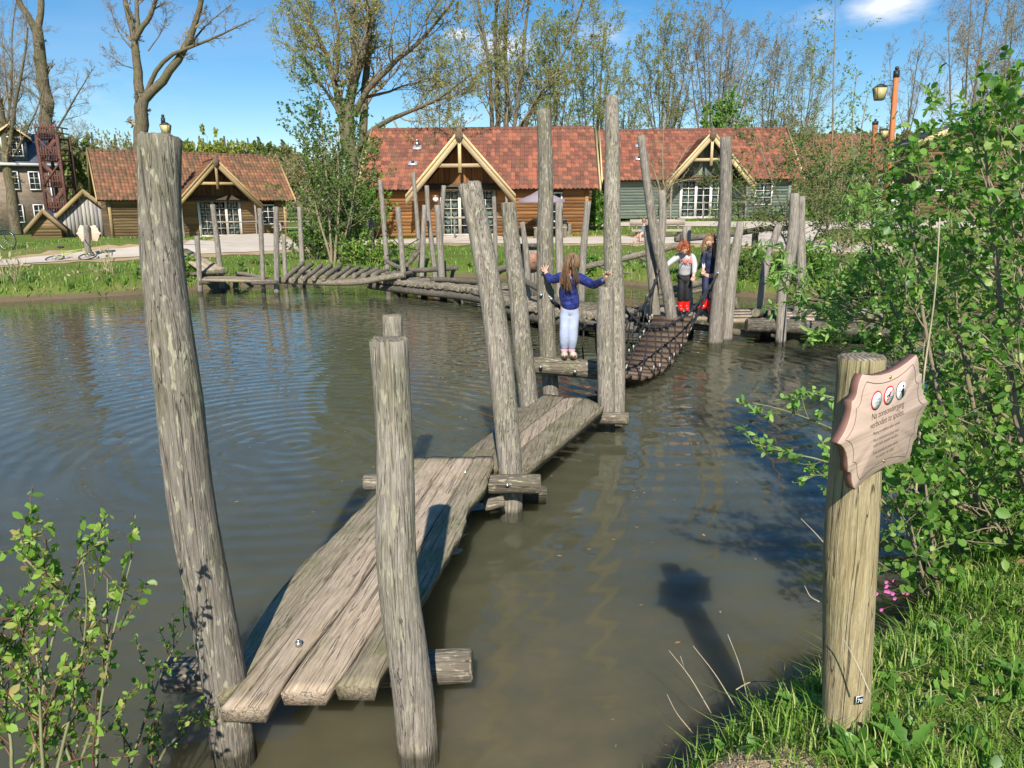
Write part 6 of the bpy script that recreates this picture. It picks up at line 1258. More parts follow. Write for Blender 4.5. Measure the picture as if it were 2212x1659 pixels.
def plaque(centre, yaw, roll, label, scale=1.0, back=False, detail=True, pitch=0.0):
    t = bpy.data.objects.new('notice_board', None); col.objects.link(t); t.empty_display_size = .1; t.location = centre; t.rotation_euler = (0, 0, 0)
    t.matrix_world = Matrix.Translation(centre) @ Matrix.Rotation(yaw, 4, 'Z') @ Matrix.Rotation(pitch, 4, 'X') @ Matrix.Rotation(roll, 4, 'Y') @ Matrix.Scale(scale, 4)
    tag(t, label, 'sign')
    def arc(p, q, sag, n=7):     # curve from p to q bulging by sag to its left
        p, q = np.array(p), np.array(q); d = q-p; nn = np.array([-d[1], d[0]])/np.linalg.norm(d); return [tuple(p + d*s + nn*sag*4*s*(1-s)) for s in np.linspace(0, 1, n)[:-1]]
    def outline(k=0.0):
        a = .152 - k*.8; b = .178 - k; w = .262 - k*1.35; n1 = (a+.022, b-.042); n2 = (a+.046, b-.070)
        R_ = arc((-a, b), (a, b), -.026) + arc((a, b), n1, .004, 4) + arc(n1, n2, -.008, 5) + arc(n2, (w, 0), -.020) + arc((w, 0), (n2[0], -n2[1]), -.020) + arc((n2[0], -n2[1]), (n1[0], -n1[1]), -.008, 5) + arc((n1[0], -n1[1]), (a, -b), .004, 4)
        L_ = arc((a, -b), (-a, -b), -.026) + arc((-a, -b), (-n1[0], -n1[1]), .004, 4) + arc((-n1[0], -n1[1]), (-n2[0], -n2[1]), -.008, 5) + arc((-n2[0], -n2[1]), (-w, 0), -.020) + arc((-w, 0), (-n2[0], n2[1]), -.020) + arc((-n2[0], n2[1]), (-n1[0], n1[1]), -.008, 5) + arc((-n1[0], n1[1]), (-a, b), .004, 4)
        return [(p[0], p[1]) for p in R_ + L_]
    ol = np.array(outline())[::-1]
    n = len(ol); fr0 = np.column_stack([ol[:, 0], np.full(n, -.012), ol[:, 1]]); ins = ol*.988; fr1 = np.column_stack([ins[:, 0], np.full(n, -.0145), ins[:, 1]]); bk_ = np.column_stack([ol[:, 0], np.full(n, .012), ol[:, 1]])
    V = np.vstack([fr1, fr0, bk_, [[0, -.0145, 0]], [[0, .012, 0]]]); i = np.arange(n); j = (i+1) % n
    Qs = np.vstack([np.column_stack([i, n+i, n+j, j]), np.column_stack([n+i, 2*n+i, 2*n+j, n+j])]); Ts = np.vstack([np.column_stack([np.full(n, 3*n), i, j]), np.column_stack([np.full(n, 3*n+1), 2*n+j, 2*n+i])])
    mi = np.r_[np.zeros(n), np.ones(n), np.zeros(2*n)]
    o = mk('board', V, [Qs, Ts], [M['plaque'], M['plaque_edge']], t, midx=mi, local=True)
    if not detail: return t
    gl2 = np.array(outline(.026)); gl2 = np.vstack([gl2, gl2[:1]]); mb = MB(); P = np.column_stack([gl2[:, 0], np.full(len(gl2), -.0150), gl2[:, 1]])
    dP = np.gradient(P, axis=0); dP /= np.maximum(np.linalg.norm(dP, axis=1, keepdims=True), 1e-9); nn = np.column_stack([-dP[:, 2], np.zeros(len(P)), dP[:, 0]])*.0011
    V = np.vstack([P - nn, P + nn]); k = len(P); mk('groove', V, [np.array([(q, q+1, k+q+1, k+q) for q in range(k-1)])], M['engraved'], t, local=True)
    def disc(x, z, r, y, mat, nm, par):
        a = np.linspace(0, 2*math.pi, 33)[:-1]; b = MB(); b.prism(np.column_stack([np.cos(a)*r, np.sin(a)*r]), (x, y, z), (1, 0, 0), (0, 0, 1), (0, -1, 0), .0012); return b.build(nm, mat, par, local=True)
    def stroke(pts, w, y, mat, par, nm='mark'):
        P = np.array([(a, y, b_) for a, b_ in pts]); d = np.gradient(P, axis=0); d /= np.linalg.norm(d, axis=1, keepdims=True); q = np.column_stack([-d[:, 2], 0*d[:, 0], d[:, 0]])*w/2; k = len(P)
        return mk(nm, np.vstack([P-q, P+q]), [np.array([(i, i+1, k+i+1, k+i) for i in range(k-1)])], mat, par, local=True)
    ri = .0295; yb = -.0146; zc_ = .082
    wave = lambda x0, x1, z: [(x, z + .0016*math.sin((x-x0)/(x1-x0)*4*math.pi)) for x in np.linspace(x0, x1, 17)]
    for k, x in enumerate((-.070, 0.0, .070)):
        dk = disc(x, zc_, ri, yb, M['red'] if k < 2 else M['sign_black'], 'pictogram', t); disc(x, zc_, ri*.84 if k < 2 else ri*.95, yb-.0014, M['sign_white'], 'disc_face', dk); y = yb - .0030
        if k == 0:
            for z in (.006, .001): stroke(wave(x-.017, x+.017, zc_+z), .0014, y, M['sign_black'], dk)
            tx = bpy.data.curves.new('depth', 'FONT'); tx.body = '30-40 cm'; tx.size = .0085; tx.align_x = 'CENTER'; tx.align_y = 'CENTER'; tmp = bpy.data.objects.new('depth_text', tx); col.objects.link(tmp); text_mesh(tmp, 'lettering', M['engraved'], dk, x, y, zc_-.006)
            mk('mark', [(x-.002, y, zc_-.013), (x+.002, y, zc_-.013), (x, y, zc_-.017)], [np.array([(0, 2, 1)])], M['sign_black'], dk, local=True)
        if k == 1:
            for z in (-.005, -.010): stroke(wave(x-.016, x+.016, zc_+z), .0014, y, M['sign_black'], dk)
            for P_ in ([(x-.012, zc_-.001), (x-.004, zc_+.004), (x+.004, zc_+.001)], [(x-.002, zc_+.003), (x+.005, zc_+.012)], [(x-.006, zc_+.001), (x+.002, zc_-.003)]): stroke(P_, .0042, y, M['sign_black'], dk)
            a = np.linspace(0, 6.283, 13)[:-1]; mk('mark', [(x-.0145+.0028*math.cos(q), y, zc_+.001+.0028*math.sin(q)) for q in a] + [(x-.0145, y, zc_+.001)], [np.array([(i, (i+1) % 12, 12) for i in range(12)])], M['sign_black'], dk, local=True)
            stroke([(x-.015, zc_-.016), (x+.015, zc_+.016)], .0035, y-.0006, M['red'], dk)
        if k == 2:
            mk('mark', [(x+.002, y, zc_-.0235), (x-.001, y, zc_+.000), (x+.004, y, zc_+.006), (x+.014, y, zc_+.005), (x+.017, y, zc_-.004), (x+.0145, y, zc_-.0195)], [np.array([(0, 1, 2), (0, 2, 3), (0, 3, 4), (0, 4, 5)])], M['sign_black'], dk, local=True)
            a = np.linspace(0, 6.283, 13)[:-1]; mk('mark', [(x+.008+.0045*math.cos(q), y, zc_+.013+.0045*math.sin(q)) for q in a] + [(x+.008, y, zc_+.013)], [np.array([(i, (i+1) % 12, 12) for i in range(12)])], M['sign_black'], dk, local=True)
            stroke([(x-.002, zc_-.001), (x-.009, zc_-.020)], .0028, y, M['sign_black'], dk); stroke(wave(x-.020, x-.006, zc_+.003), .0010, y, M['sign_black'], dk); stroke(wave(x-.019, x-.006, zc_+.0005), .0010, y, M['sign_black'], dk); stroke([(x-.015, zc_+.006), (x-.011, zc_+.011)], .002, y, M['sign_black'], dk); stroke([(x-.010, zc_+.006), (x-.013, zc_+.012)], .0015, y, M['sign_black'], dk); stroke([(x-.006, zc_+.010), (x+.0, zc_+.010)], .0015, y, M['sign_black'], dk)
    for (txt, z, sz) in [('Na zonsondergang', .034, .030), ('verboden te spelen.', .007, .030), ('Playing prohibited after sunset.', -.022, .0155), ('Nach Sonnenuntergang kann', -.045, .0155), ('nicht mehr gespielt werden.', -.062, .0155), ('Il est interdit de jouer après', -.085, .0155), ('le coucher du soleil.', -.102, .0155)]:
        tx = bpy.data.curves.new('text', 'FONT'); tx.body = txt; tx.size = sz; tx.align_x = 'CENTER'; tx.align_y = 'CENTER'; tx.space_character = 0.96; tx.resolution_u = 3; tx.offset = -.0002
        tmp = bpy.data.objects.new('text_tmp', tx); col.objects.link(tmp); text_mesh(tmp, 'lettering', M['engraved'], t, 0.004, -.0152, z, sx=.86)
    for z in (.138, -.128):
        b = MB(); b.ball((0, -.0155, z), (.0055, .003, .0055), 10, 6); b.build('screw', M['brass'], t, local=True, smooth=True)
    return t
def text_mesh(tmp, name, mat, parent, x, y, z, sx=1.0, rotz=None):
    bpy.context.view_layer.update(); me = bpy.data.meshes.new_from_object(tmp.evaluated_get(bpy.context.evaluated_depsgraph_get())); bpy.data.objects.remove(tmp)
    for v in me.vertices: c = v.co.copy(); v.co = (x + c.x*sx, y, z + c.y)
    me.materials.clear(); me.materials.append(mat); o = bpy.data.objects.new(name, me); col.objects.link(o); o.parent = parent; return o
pc = (.932, 1.792, 1.480)
plaque(pc, R(36), R(-4), 'pinkish wooden notice board with three round pictograms, screwed to the near post', scale=.83)
# number tag
tg = PY(1856, 1512, 1.790); nt_ = thing('number_tag', tuple(tg), 'small black tag with the number 78 at the foot of the sign post', 'tag')
nt_.rotation_euler = (0, 0, R(14)); b = MB(); b.box((0, 0, 0), (.020, .003, .024)); b.build('plate', M['sign_white'], nt_, local=True); b = MB(); b.box((0, -.002, 0), (.019, .0015, .023)); b.build('face', M['sign_black'], nt_, local=True)
tx = bpy.data.curves.new('n', 'FONT'); tx.body = '78'; tx.size = .0175; tx.align_x = 'CENTER'; tx.align_y = 'CENTER'; tmp = bpy.data.objects.new('n', tx); col.objects.link(tmp); text_mesh(tmp, 'number', M['sign_white'], nt_, 0, -.0032, -.001)
# the two far sign posts seen from behind
for k, (u, vb, vt, w_, y, lab, lab2) in enumerate([(190, 556, 486, 9, None, 'leaning grey post of the far notice board by the left path', 'pinkish notice board seen from behind on the far left post'), (805, 542, 470, 8, None, 'dark post of the far notice board left of the brown cottage', 'pale notice board on the far post left of the brown cottage')]):
    g = G(u, vb); t1 = PY(u - 4, vt, g[1]); tag(log_mesh('sign_post', [(g[0], g[1], g[2]-.2, .10), (t1[0], g[1], t1[2], .085)], M['post_far'], origin=(g[0], g[1], g[2]-.2), n=10), lab, 'post')
    plaque((t1[0] - .02, g[1] + .13, t1[2] - .27), R(8 if k == 0 else -40), 0, lab2, scale=1.5 if k == 0 else 1.3, detail=False)

# ------------------------------------------------------------------ lamps
def lamp_post(ub, vb, ut, vt, y, label, arm=-1, w=8.6):
    g = PY(ub, vb, y); g[2] = float(gz(g[0], g[1])); t1 = PY(ut, vt, y); t = thing('lamp_post', tuple(g), label, 'lamp post', group='orange wooden lamp posts')
    h = t1[2]-g[2]; s = rad(w, t1)*1.0; d = np.array([t1[0]-g[0], 0, h]); M_ = lambda q: g + d*q
    b = MB(); b.bar(M_(.10), M_(.955), 2*s, 2*s, (0, 1, 0)); b.build('shaft', M['lamp_wood'], t); b = MB(); b.bar(M_(-.02), M_(.10), 2.25*s, 2.25*s, (0, 1, 0)); b.build('foot_sleeve', M['black_iron'], t)
    b = MB(); b.bar(M_(.955), M_(1.0), 2.2*s, 2.2*s, (0, 1, 0)); b.ball(M_(1.0) + [0, 0, .09], .09, 10, 8); b.build('cap', M['black_iron'], t)
    if arm:
        p0 = M_(.945); al = .68; b = MB(); b.tube([p0 + [0, 0, -.25], p0 + [arm*al, 0, -.25]], .018, 6)
        a = np.linspace(0, 4.4, 14); b.tube([p0 + np.array([arm*(.22 + .10*math.cos(q)*(1-q/9)), 0, -.12 + .11*math.sin(q)*(1-q/9)]) for q in a], .013, 5); b.tube([p0 + np.array([arm*(al-.1 + .08*math.cos(q)*(1-q/9)), 0, -.14 + .09*math.sin(q)*(1-q/9)]) for q in a], .013, 5); b.tube([p0 + [arm*.1, 0, -.05], p0 + [arm*.35, 0, -.02], p0 + [arm*.6, 0, -.24]], .012, 5)
        b.build('arm', M['black_iron'], t); lc = p0 + np.array([arm*al, 0, -.30]); lantern(t, lc)
    return t
def lantern(t, lc, sc_=1.0):
    a4 = np.array([(-1, -1), (1, -1), (1, 1), (-1, 1)])
    def frus(name, z0, r0, z1, r1, mat, par):
        V = np.vstack([np.column_stack([a4*r0, np.full(4, z0)]), np.column_stack([a4*r1, np.full(4, z1)])])*sc_ + lc; return mk(name, V, [np.array([(0, 1, 5, 4), (1, 2, 6, 5), (2, 3, 7, 6), (3, 0, 4, 7), (3, 2, 1, 0), (4, 5, 6, 7)])], mat, par)
    l = frus('lantern', -.06, .25, .10, .09, M['black_iron'], t); frus('lamp_glass', -.56, .15, -.062, .235, M['lamp_glass'], l); frus('lantern_base', -.60, .16, -.562, .16, M['black_iron'], l)
    for sx, sy in a4: b = MB(); b.bar(lc + np.array([sx*.16, sy*.16, -.57])*sc_, lc + np.array([sx*.243, sy*.243, -.06])*sc_, .02, .02, (0, 1, 0)); b.build('lantern_bar', M['black_iron'], l)
M['lamp_wood'] = timber('orange_lamp_wood', (0.30, 0.10, 0.035), (0.42, 0.165, 0.07), 'z'); M['lamp_glass'] = plain('yellowed_lamp_glass', (0.50, 0.42, 0.19), .35, .06)
lamp_post(1911, 488, 1937, 152, 36, 'big orange wooden lamp post with scroll arm and lantern, upper right')
lamp_post(1877, 472, 1891, 262, 56, 'smaller orange lamp post left of the big one', arm=1)
lamp_post(357, 470, 352, 254, 44, 'orange lamp post with lantern rising above the left cottage roof', arm=0, w=6)
q = PY(357, 268, 43.7); lantern([o for o in bpy.data.objects if o.name.startswith('lamp_post')][-1], q + [0, 0, 0], .95)

# ------------------------------------------------------------------ things around the middle cottage
par = thing('parasol', tuple(G(1168, 506)), 'lilac grey parasol open in front of the brown cottage', 'parasol'); g = G(1168, 506); y = 34.0
M['parasol'] = plain('lilac_canvas', (0.28, 0.225, 0.245), .8, .08)
ap = PY(1168, 406, y); ed = PY(1168, 432, y)[2]; r_ = (PY(1224, 428, y)[0] - PY(1117, 428, y)[0])/2; cx = (PY(1224, 428, y)[0] + PY(1117, 428, y)[0])/2
n = 8; a = np.arange(n)*math.pi/4 + .3; V = [(cx, y, ap[2])] + [(cx+math.cos(q)*r_*.5, y+math.sin(q)*r_*.5, (ap[2]*.45+ed*.55)-.02) for q in a] + [(cx+math.cos(q)*r_, y+math.sin(q)*r_, ed) for q in a] + [(cx+math.cos(q)*r_, y+math.sin(q)*r_, ed-.12) for q in a]
T_ = [(0, 1+i, 1+(i+1) % 8) for i in range(8)]; Q_ = [(1+i, 9+i, 9+(i+1) % 8, 1+(i+1) % 8) for i in range(8)] + [(9+i, 17+i, 17+(i+1) % 8, 9+(i+1) % 8) for i in range(8)]
mk('canopy', np.array(V), [np.array(Q_), np.array(T_)], M['parasol'], par)
b = MB(); b.tube([(cx, y, g[2]-.1), (cx, y, ap[2]-.02)], .03, 8); b.build('pole', M['post_far'], par)
for q in a: b = MB(); b.bar((cx, y, ed+.18), (cx+math.cos(q)*r_*.97, y+math.sin(q)*r_*.97, ed+.015), .02, .02); b.build('rib', M['post_far'], par)
g = G(1187, 506); tb = thing('picnic_table', (g[0], 34.6, float(gz(g[0], 34.6))), 'rough wooden table with bench in front of the brown cottage, under the parasol', 'table')
for k in range(3): b = MB(); b.box((g[0], 34.35+.22*k, tb.location[2]+.78), (1.6, .2, .06)); b.build('top_board', M['log'], tb)
for sx in (-.6, .6): tag(log_mesh('leg', [(g[0]+sx, 34.57, tb.location[2]-.05, .12), (g[0]+sx, 34.57, tb.location[2]+.76, .12)], M['log'], parent=tb, n=10), None, None)
b = MB(); b.box((g[0]-.1, 33.75, tb.location[2]+.44), (1.5, .26, .07)); b.build('seat_board', M['plank'], tb)
for sx in (-.6, .5): log_mesh('seat_leg', [(g[0]-.1+sx, 33.75, tb.location[2]-.05, .13), (g[0]-.1+sx, 33.75, tb.location[2]+.41, .13)], M['log'], parent=tb, n=10)
q = G(1222, 508); tag(log_mesh('stump_seat', [(q[0], q[1]-.3, q[2]-.1, .27), (q[0], q[1]-.3, q[2]+.52, .25)], M['post'], origin=(q[0], q[1]-.3, q[2]-.1), n=14), 'round cut stump used as a seat at the right corner of the brown cottage', 'stump')
wl = thing('wall_lamp', tuple(PY(941, 430, 35.6)), 'small copper coloured wall lamp left of the french door of the brown cottage', 'lamp'); c = PY(941, 430, 35.6); M['copper'] = plain('copper', (.42, .22, .13), .4, .1, metal=.6)
b = MB(); b.ball(c, (.14, .14, .13), 10, 8); b.build('shade', M['sign_white'], wl, smooth=True); b = MB(); b.ball(c + [0, 0, .12], (.16, .16, .08), 10, 6); b.tube([c + [0, 0, .15], c + [0, .35, .2]], .03, 6); b.build('bracket', M['copper'], wl, smooth=True)
# benches on the path
def bench(u0, u1, vback, vseat, vfoot, y, label, cat='bench'):
    x0, x1 = PY(u0, vseat, y)[0], PY(u1, vseat, y)[0]; z0 = PY(u0, vfoot, y)[2]; zs = PY(u0, vseat, y)[2]; zb = PY(u0, vback, y)[2]; cx = (x0+x1)/2; z0 = float(gz(cx, y))
    t = thing('park_bench', (cx, y, z0), label, cat)
    b = MB(); b.box((cx, y+.5, zb), (x1-x0, .07, .26)); b.build('backrest', M['pale_wood'], t); b = MB(); b.box((cx, y, zs), (x1-x0, .36, .09)); b.build('seat', M['pale_wood'], t)
    b = MB(); b.box((cx, y+.45, zb-.36), (x1-x0-.1, .05, .12)); b.build('back_rail', M['pale_wood'], t)
    for s in (-.38, .38): 
        X = cx + s*(x1-x0); log_mesh('leg', [(X, y+.05, z0-.1, .13), (X, y+.05, zs-.04, .12)], M['log'], parent=t, n=10); b = MB(); b.bar((X, y+.40, z0), (X, y+.56, zb+.1), .08, .08); b.build('back_support', M['log'], t)
M['pale_wood'] = old_wood('pale_pink_bench_wood', [(0.2, (0.30, 0.22, 0.17)), (0.5, (0.50, 0.40, 0.33)), (0.8, (0.66, 0.56, 0.49))], 'x', .1, 0, .3)
bench(1364, 1484, 481, 499, 512, 33, 'long pale wooden bench with a broad backrest beside the path')
q = G(640, 508); b_ = thing('picnic_table', tuple(q), 'pale picnic table right of the left cottage behind the bush', 'table')
for k in range(3): b = MB(); b.box((q[0], q[1]-.25+.25*k, q[2]+.75), (2.2, .22, .06)); b.build('top_board', M['pale_wood'], b_)
for s in (-.8, .8): b = MB(); b.bar((q[0]+s, q[1]-.5, q[2]-.05), (q[0]+s, q[1]+.3, q[2]+.73), .08, .08); b.build('leg', M['pale_wood'], b_); b = MB(); b.bar((q[0]+s, q[1]+.5, q[2]-.05), (q[0]+s, q[1]-.3, q[2]+.73), .08, .08); b.build('leg', M['pale_wood'], b_)
for s in (-.65, .65): b = MB(); b.box((q[0], q[1]+s, q[2]+.44), (2.2, .25, .05)); b.build('seat_board', M['pale_wood'], b_)

# ------------------------------------------------------------------ bicycles
def wheel(parent, c, ax, r, nm='wheel'):
    """c centre, ax unit axis of the hub"""
    ax = np.array(ax, float); ax /= np.linalg.norm(ax); x = np.cross(ax, (0, 0, 1)) if abs(ax[2]) < .9 else np.array([1., 0, 0]); x /= np.linalg.norm(x); y = np.cross(ax, x)
    a = np.linspace(0, 2*math.pi, 33); P = np.array([c + x*math.cos(q)*r + y*math.sin(q)*r for q in a]); b = MB(); b.tube(P, .020, 6, cap=False); w = b.build(nm, M['tyre'], parent, smooth=True)
    b = MB(); b.tube(np.array([c + x*math.cos(q)*r*.93 + y*math.sin(q)*r*.93 for q in a]), .008, 5, cap=False); b.build('rim', M['steel'], w, smooth=True)
    for q in np.linspace(0, 2*math.pi, 19)[:-1]:
        b = MB(); b.tube([c + ax*.02, c + (x*math.cos(q) + y*math.sin(q))*r*.93], .0022, 3); b.build('spoke', M['steel'], w)
    b = MB(); b.tube([c - ax*.04, c + ax*.04], .02, 8); b.build('hub', M['steel'], w); return w
M['tyre'] = plain('tyre_rubber', (.03, .028, .027), .8, .2); M['green_paint'] = plain('dark_green_paint', (.03, .085, .075), .35, .1); M['lime'] = plain('lime_yellow_paint', (.30, .38, .06), .4, .05)
q = PY(23, 566, 26.2); gy0 = float(gz(q[0], q[1])); f = thing('bicycle', (q[0], q[1], gy0), 'dark green city bicycle cut off by the left edge of the photo', 'bicycle'); r = .34
wc = np.array([q[0]-.02, 26.2, gy0+r]); wheel(f, wc, (.1, 1, 0), r); rw = wc + [-1.08, -.1, 0]; wheel(f, rw, (.1, 1, 0), r)
for nm, pts, rad_ in [('fork', [wc, wc + [-.10, 0, .36], wc + [-.18, 0, .62]], .014), ('down_tube', [wc + [-.16, 0, .48], wc + [-.64, 0, -.04]], .018), ('top_tube', [wc + [-.18, 0, .56], wc + [-.78, 0, .2]], .016), ('seat_tube', [wc + [-.64, 0, -.04], wc + [-.82, -.02, .56]], .016), ('chain_stay', [wc + [-.64, 0, -.04], rw], .012), ('seat_stay', [wc + [-.76, 0, .38], rw], .011)]:
    b = MB(); b.tube(pts, rad_, 8); b.build(nm, M['green_paint'], f, smooth=True)
b = MB(); b.tube([wc + [-.22, .28, .66], wc + [-.17, .2, .70], wc + [-.18, 0, .68], wc + [-.17, -.2, .70], wc + [-.26, -.28, .66]], .012, 6); b.build('handlebar', M['black_iron'], f, smooth=True)
b = MB(); b.ball(wc + [-.84, -.02, .60], (.14, .08, .04), 10, 6); b.build('saddle', M['tyre'], f, smooth=True)
b = MB(); b.tube([wc + [math.cos(a_)*(r+.04), 0, math.sin(a_)*(r+.04)] for a_ in np.linspace(.5, 2.6, 12)], .018, 5); b.build('mudguard', M['green_paint'], f, smooth=True)
b = MB()
for i in range(7): b.bar(wc + [-.02+.05*i-.12, -.13, .42], wc + [-.02+.05*i-.12, -.13, .64], .008); b.bar(wc + [-.02+.05*i-.12, .13, .42], wc + [-.02+.05*i-.12, .13, .64], .008)
for z in (.42, .5, .57, .64): b.bar(wc + [-.16, -.131, z], wc + [.20, -.131, z], .009); b.bar(wc + [-.16, .131, z], wc + [.20, .131, z], .009); b.bar(wc + [.20, -.13, z], wc + [.20, .13, z], .009)
b.build('front_basket', M['green_paint'], f)
q = G(150, 562); f = thing('bicycle', tuple(q), 'lime yellow bicycle lying on its side at the edge of the path', 'bicycle'); c0 = q + [-.45, 0, .06]; c1 = q + [.45, .25, .10]
wheel(f, c0, (.1, -.3, 1), .26); wheel(f, c1, (.1, -.35, 1), .26)
for nm, pts in [('top_tube', [c0 + [.2, .02, .16], c1 + [-.15, 0, .22]]), ('down_tube', [c0 + [.35, -.1, .10], c1 + [-.15, 0, .2]]), ('fork', [c1, c1 + [-.12, .02, .25]]), ('chain_stay', [c0, c0 + [.35, -.1, .10]]), ('seat_tube', [c0 + [.35, -.1, .10], c0 + [.2, .1, .28]])]: b = MB(); b.tube(pts, .016, 8); b.build(nm, M['lime'], f, smooth=True)
b = MB(); b.tube([c1 + [.28, -.15, .02], c1 + [.12, -.02, .30], c1 + [-.05, .05, .52]], .016, 6); b.build('handlebar', M['tyre'], f, smooth=True); b = MB(); b.ball(c0 + [.16, .12, .34], (.12, .06, .04), 8, 6); b.build('saddle', M['tyre'], f, smooth=True)

# ------------------------------------------------------------------ other buildings
def simple_house(name, loc, yaw, W, D, H, rz, wallm, roofm, label, cat='cabin', fasc=None, ov=.35, ridge='x', wins=(), hb=.18, boards_=True, tiles=None, brick=False):
    h = thing(name, loc, label, cat, yaw); fasc = fasc or M['yellow_wood']
    b = MB(); b.box((0, D/2, H/2), (W-.06, D-.06, H)); b.build('wall_core', M['inside'] if boards_ else wallm, h, local=True)
    if boards_: boards(h, -W/2, W/2, 0.02, H, 0, wallm, hb)
    if boards_:
        for sx in (-1, 1):
            k = int((rz if ridge == 'x' else H)/hb)
            for i in range(k):
                z0 = i*hb; zc = z0+hb/2; ya, yb = (0, D) if zc < H else ((zc-H)/(rz-H)*D/2, D-(zc-H)/(rz-H)*D/2)
                X0 = sx*(W/2+.005); mk('wall_board', [(X0+sx*.025, ya, z0-.01), (X0+sx*.025, yb, z0-.01), (X0, yb, z0+hb), (X0, ya, z0+hb)], [np.array([(0, 1, 2, 3)] if sx > 0 else [(3, 2, 1, 0)])], wallm, h, local=True)
        if ridge == 'y':
            for i in range(int((rz-H)/hb)):
                z0 = H + i*hb; f_ = 1-(z0+hb/2-H)/(rz-H); mk('gable_board', [(-W/2*f_, -.03, z0-.01), (W/2*f_, -.03, z0-.01), (W/2*f_, -.005, z0+hb), (-W/2*f_, -.005, z0+hb)], [np.array([(0, 1, 2, 3)])], wallm, h, local=True)
    up_ = (rz-H)/(D/2 if ridge == 'x' else W/2)
    for s in (-1, 1):
        if ridge == 'x':
            f = (lambda y: y) if s < 0 else (lambda y: D-y); V = [(-W/2-ov, f(-ov), H-ov*up_), (W/2+ov, f(-ov), H-ov*up_), (W/2+ov, D/2, rz), (-W/2-ov, D/2, rz)]
        else: V = [(s*(W/2+ov), -ov, H-ov*up_), (s*(W/2+ov), D+ov, H-ov*up_), (0, D+ov, rz), (0, -ov, rz)]
        n_ = np.cross(np.array(V[1])-V[0], np.array(V[3])-V[0]); n_ = n_/np.linalg.norm(n_); n_ = n_ if n_[2] > 0 else -n_
        V = np.array(V) + n_*.04; V = np.vstack([V, V + n_*.07]); mk('roof', V, [np.array([(0, 1, 2, 3), (4, 5, 6, 7), (0, 1, 5, 4), (1, 2, 6, 5), (2, 3, 7, 6), (3, 0, 4, 7)])], roofm, h, local=True)
        if tiles is not None and ridge == 'x' and s < 0:
            Ls = math.hypot(D/2+ov, rz-H+ov*up_); u3 = np.array([0, (D/2+ov)/Ls, (rz-H+ov*up_)/Ls]); n3 = np.array([0, -u3[2], u3[1]]); lay_tiles(h, np.array([-W/2-ov, -ov, H-ov*up_]) + n3*.12, (1, 0, 0), u3, n3, int((W+2*ov)/TW), int(Ls/TLn)+1, tiles, None, 200, 77)
    ends = [(-W/2-ov, W/2+ov)] if ridge == 'x' else []
    if ridge == 'x':
        for X0 in (-W/2-ov-.03, W/2+ov+.03):
            for s in (0, 1):
                f = (lambda y: y) if s == 0 else (lambda y: D-y); V = []
                for dx in (-.03, .03): V += [(X0+dx, f(-ov-.05), H-ov*up_-.2), (X0+dx, f(-ov-.05), H-ov*up_+.14), (X0+dx, D/2, rz+.17), (X0+dx, D/2, rz-.17)]
                mk('verge_board', V, [np.array([(0, 3, 2, 1), (4, 5, 6, 7), (0, 1, 5, 4), (1, 2, 6, 5), (2, 3, 7, 6), (3, 0, 4, 7)])], fasc, h, local=True)
    else:
        for s in (-1, 1):
            V = []
            for dy in (-.03, .03): V += [(s*(W/2+ov+.05), -ov-.04+dy, H-ov*up_-.22), (s*(W/2+ov+.05), -ov-.04+dy, H-ov*up_+.12), (0, -ov-.04+dy, rz+.17), (0, -ov-.04+dy, rz-.17)]
            mk('verge_board', V, [np.array([(0, 3, 2, 1), (4, 5, 6, 7), (0, 1, 5, 4), (1, 2, 6, 5), (2, 3, 7, 6), (3, 0, 4, 7)])], fasc, h, local=True)
    for (x0, x1, z0, z1, nx_, nz_) in wins: 
        b = MB(); b.box(((x0+x1)/2, -.02, (z0+z1)/2), (x1-x0, .03, z1-z0)); b.build('window_recess', M['inside'], h, local=True); window(h, x0, x1, z0, z1, -.05, nx_, nz_, M['white'])
    return h
M['slate'] = plain('blue_grey_slate', (.13, .145, .17), .6, .2, 8); M['slate_dark'] = plain('dark_roof_felt', (.05, .055, .065), .7, .2); M['thatch'] = plain('grey_thatch', (.17, .15, .11), .9, .3, 10); M['plank_grey'] = timber('grey_upright_plank', (.25, .23, .20), (.42, .40, .36), 'z')
m = NT('brown_brick'); wv = m.coord('Object'); bt = m.n('ShaderNodeTexBrick', {'Vector': m.n('ShaderNodeMapping', {'Vector': wv, 'Rotation': (R(90), 0, 0)}).outputs[0], 'Color1': (.27, .18, .12, 1), 'Color2': (.44, .34, .25, 1), 'Mortar': (.30, .27, .23, 1), 'Scale': 1.6, 'Mortar Size': .018}); cc = m.mix(m.noise(wv, 3.0, 5), bt.outputs[0], (.22, .17, .13)); m.bsdf(cc, .9, None, 0, .1); M['brick'] = m.m
def gpt(u, y): p = PY(u, 450, y); return (p[0], y, float(gz(p[0], y)) - .05)
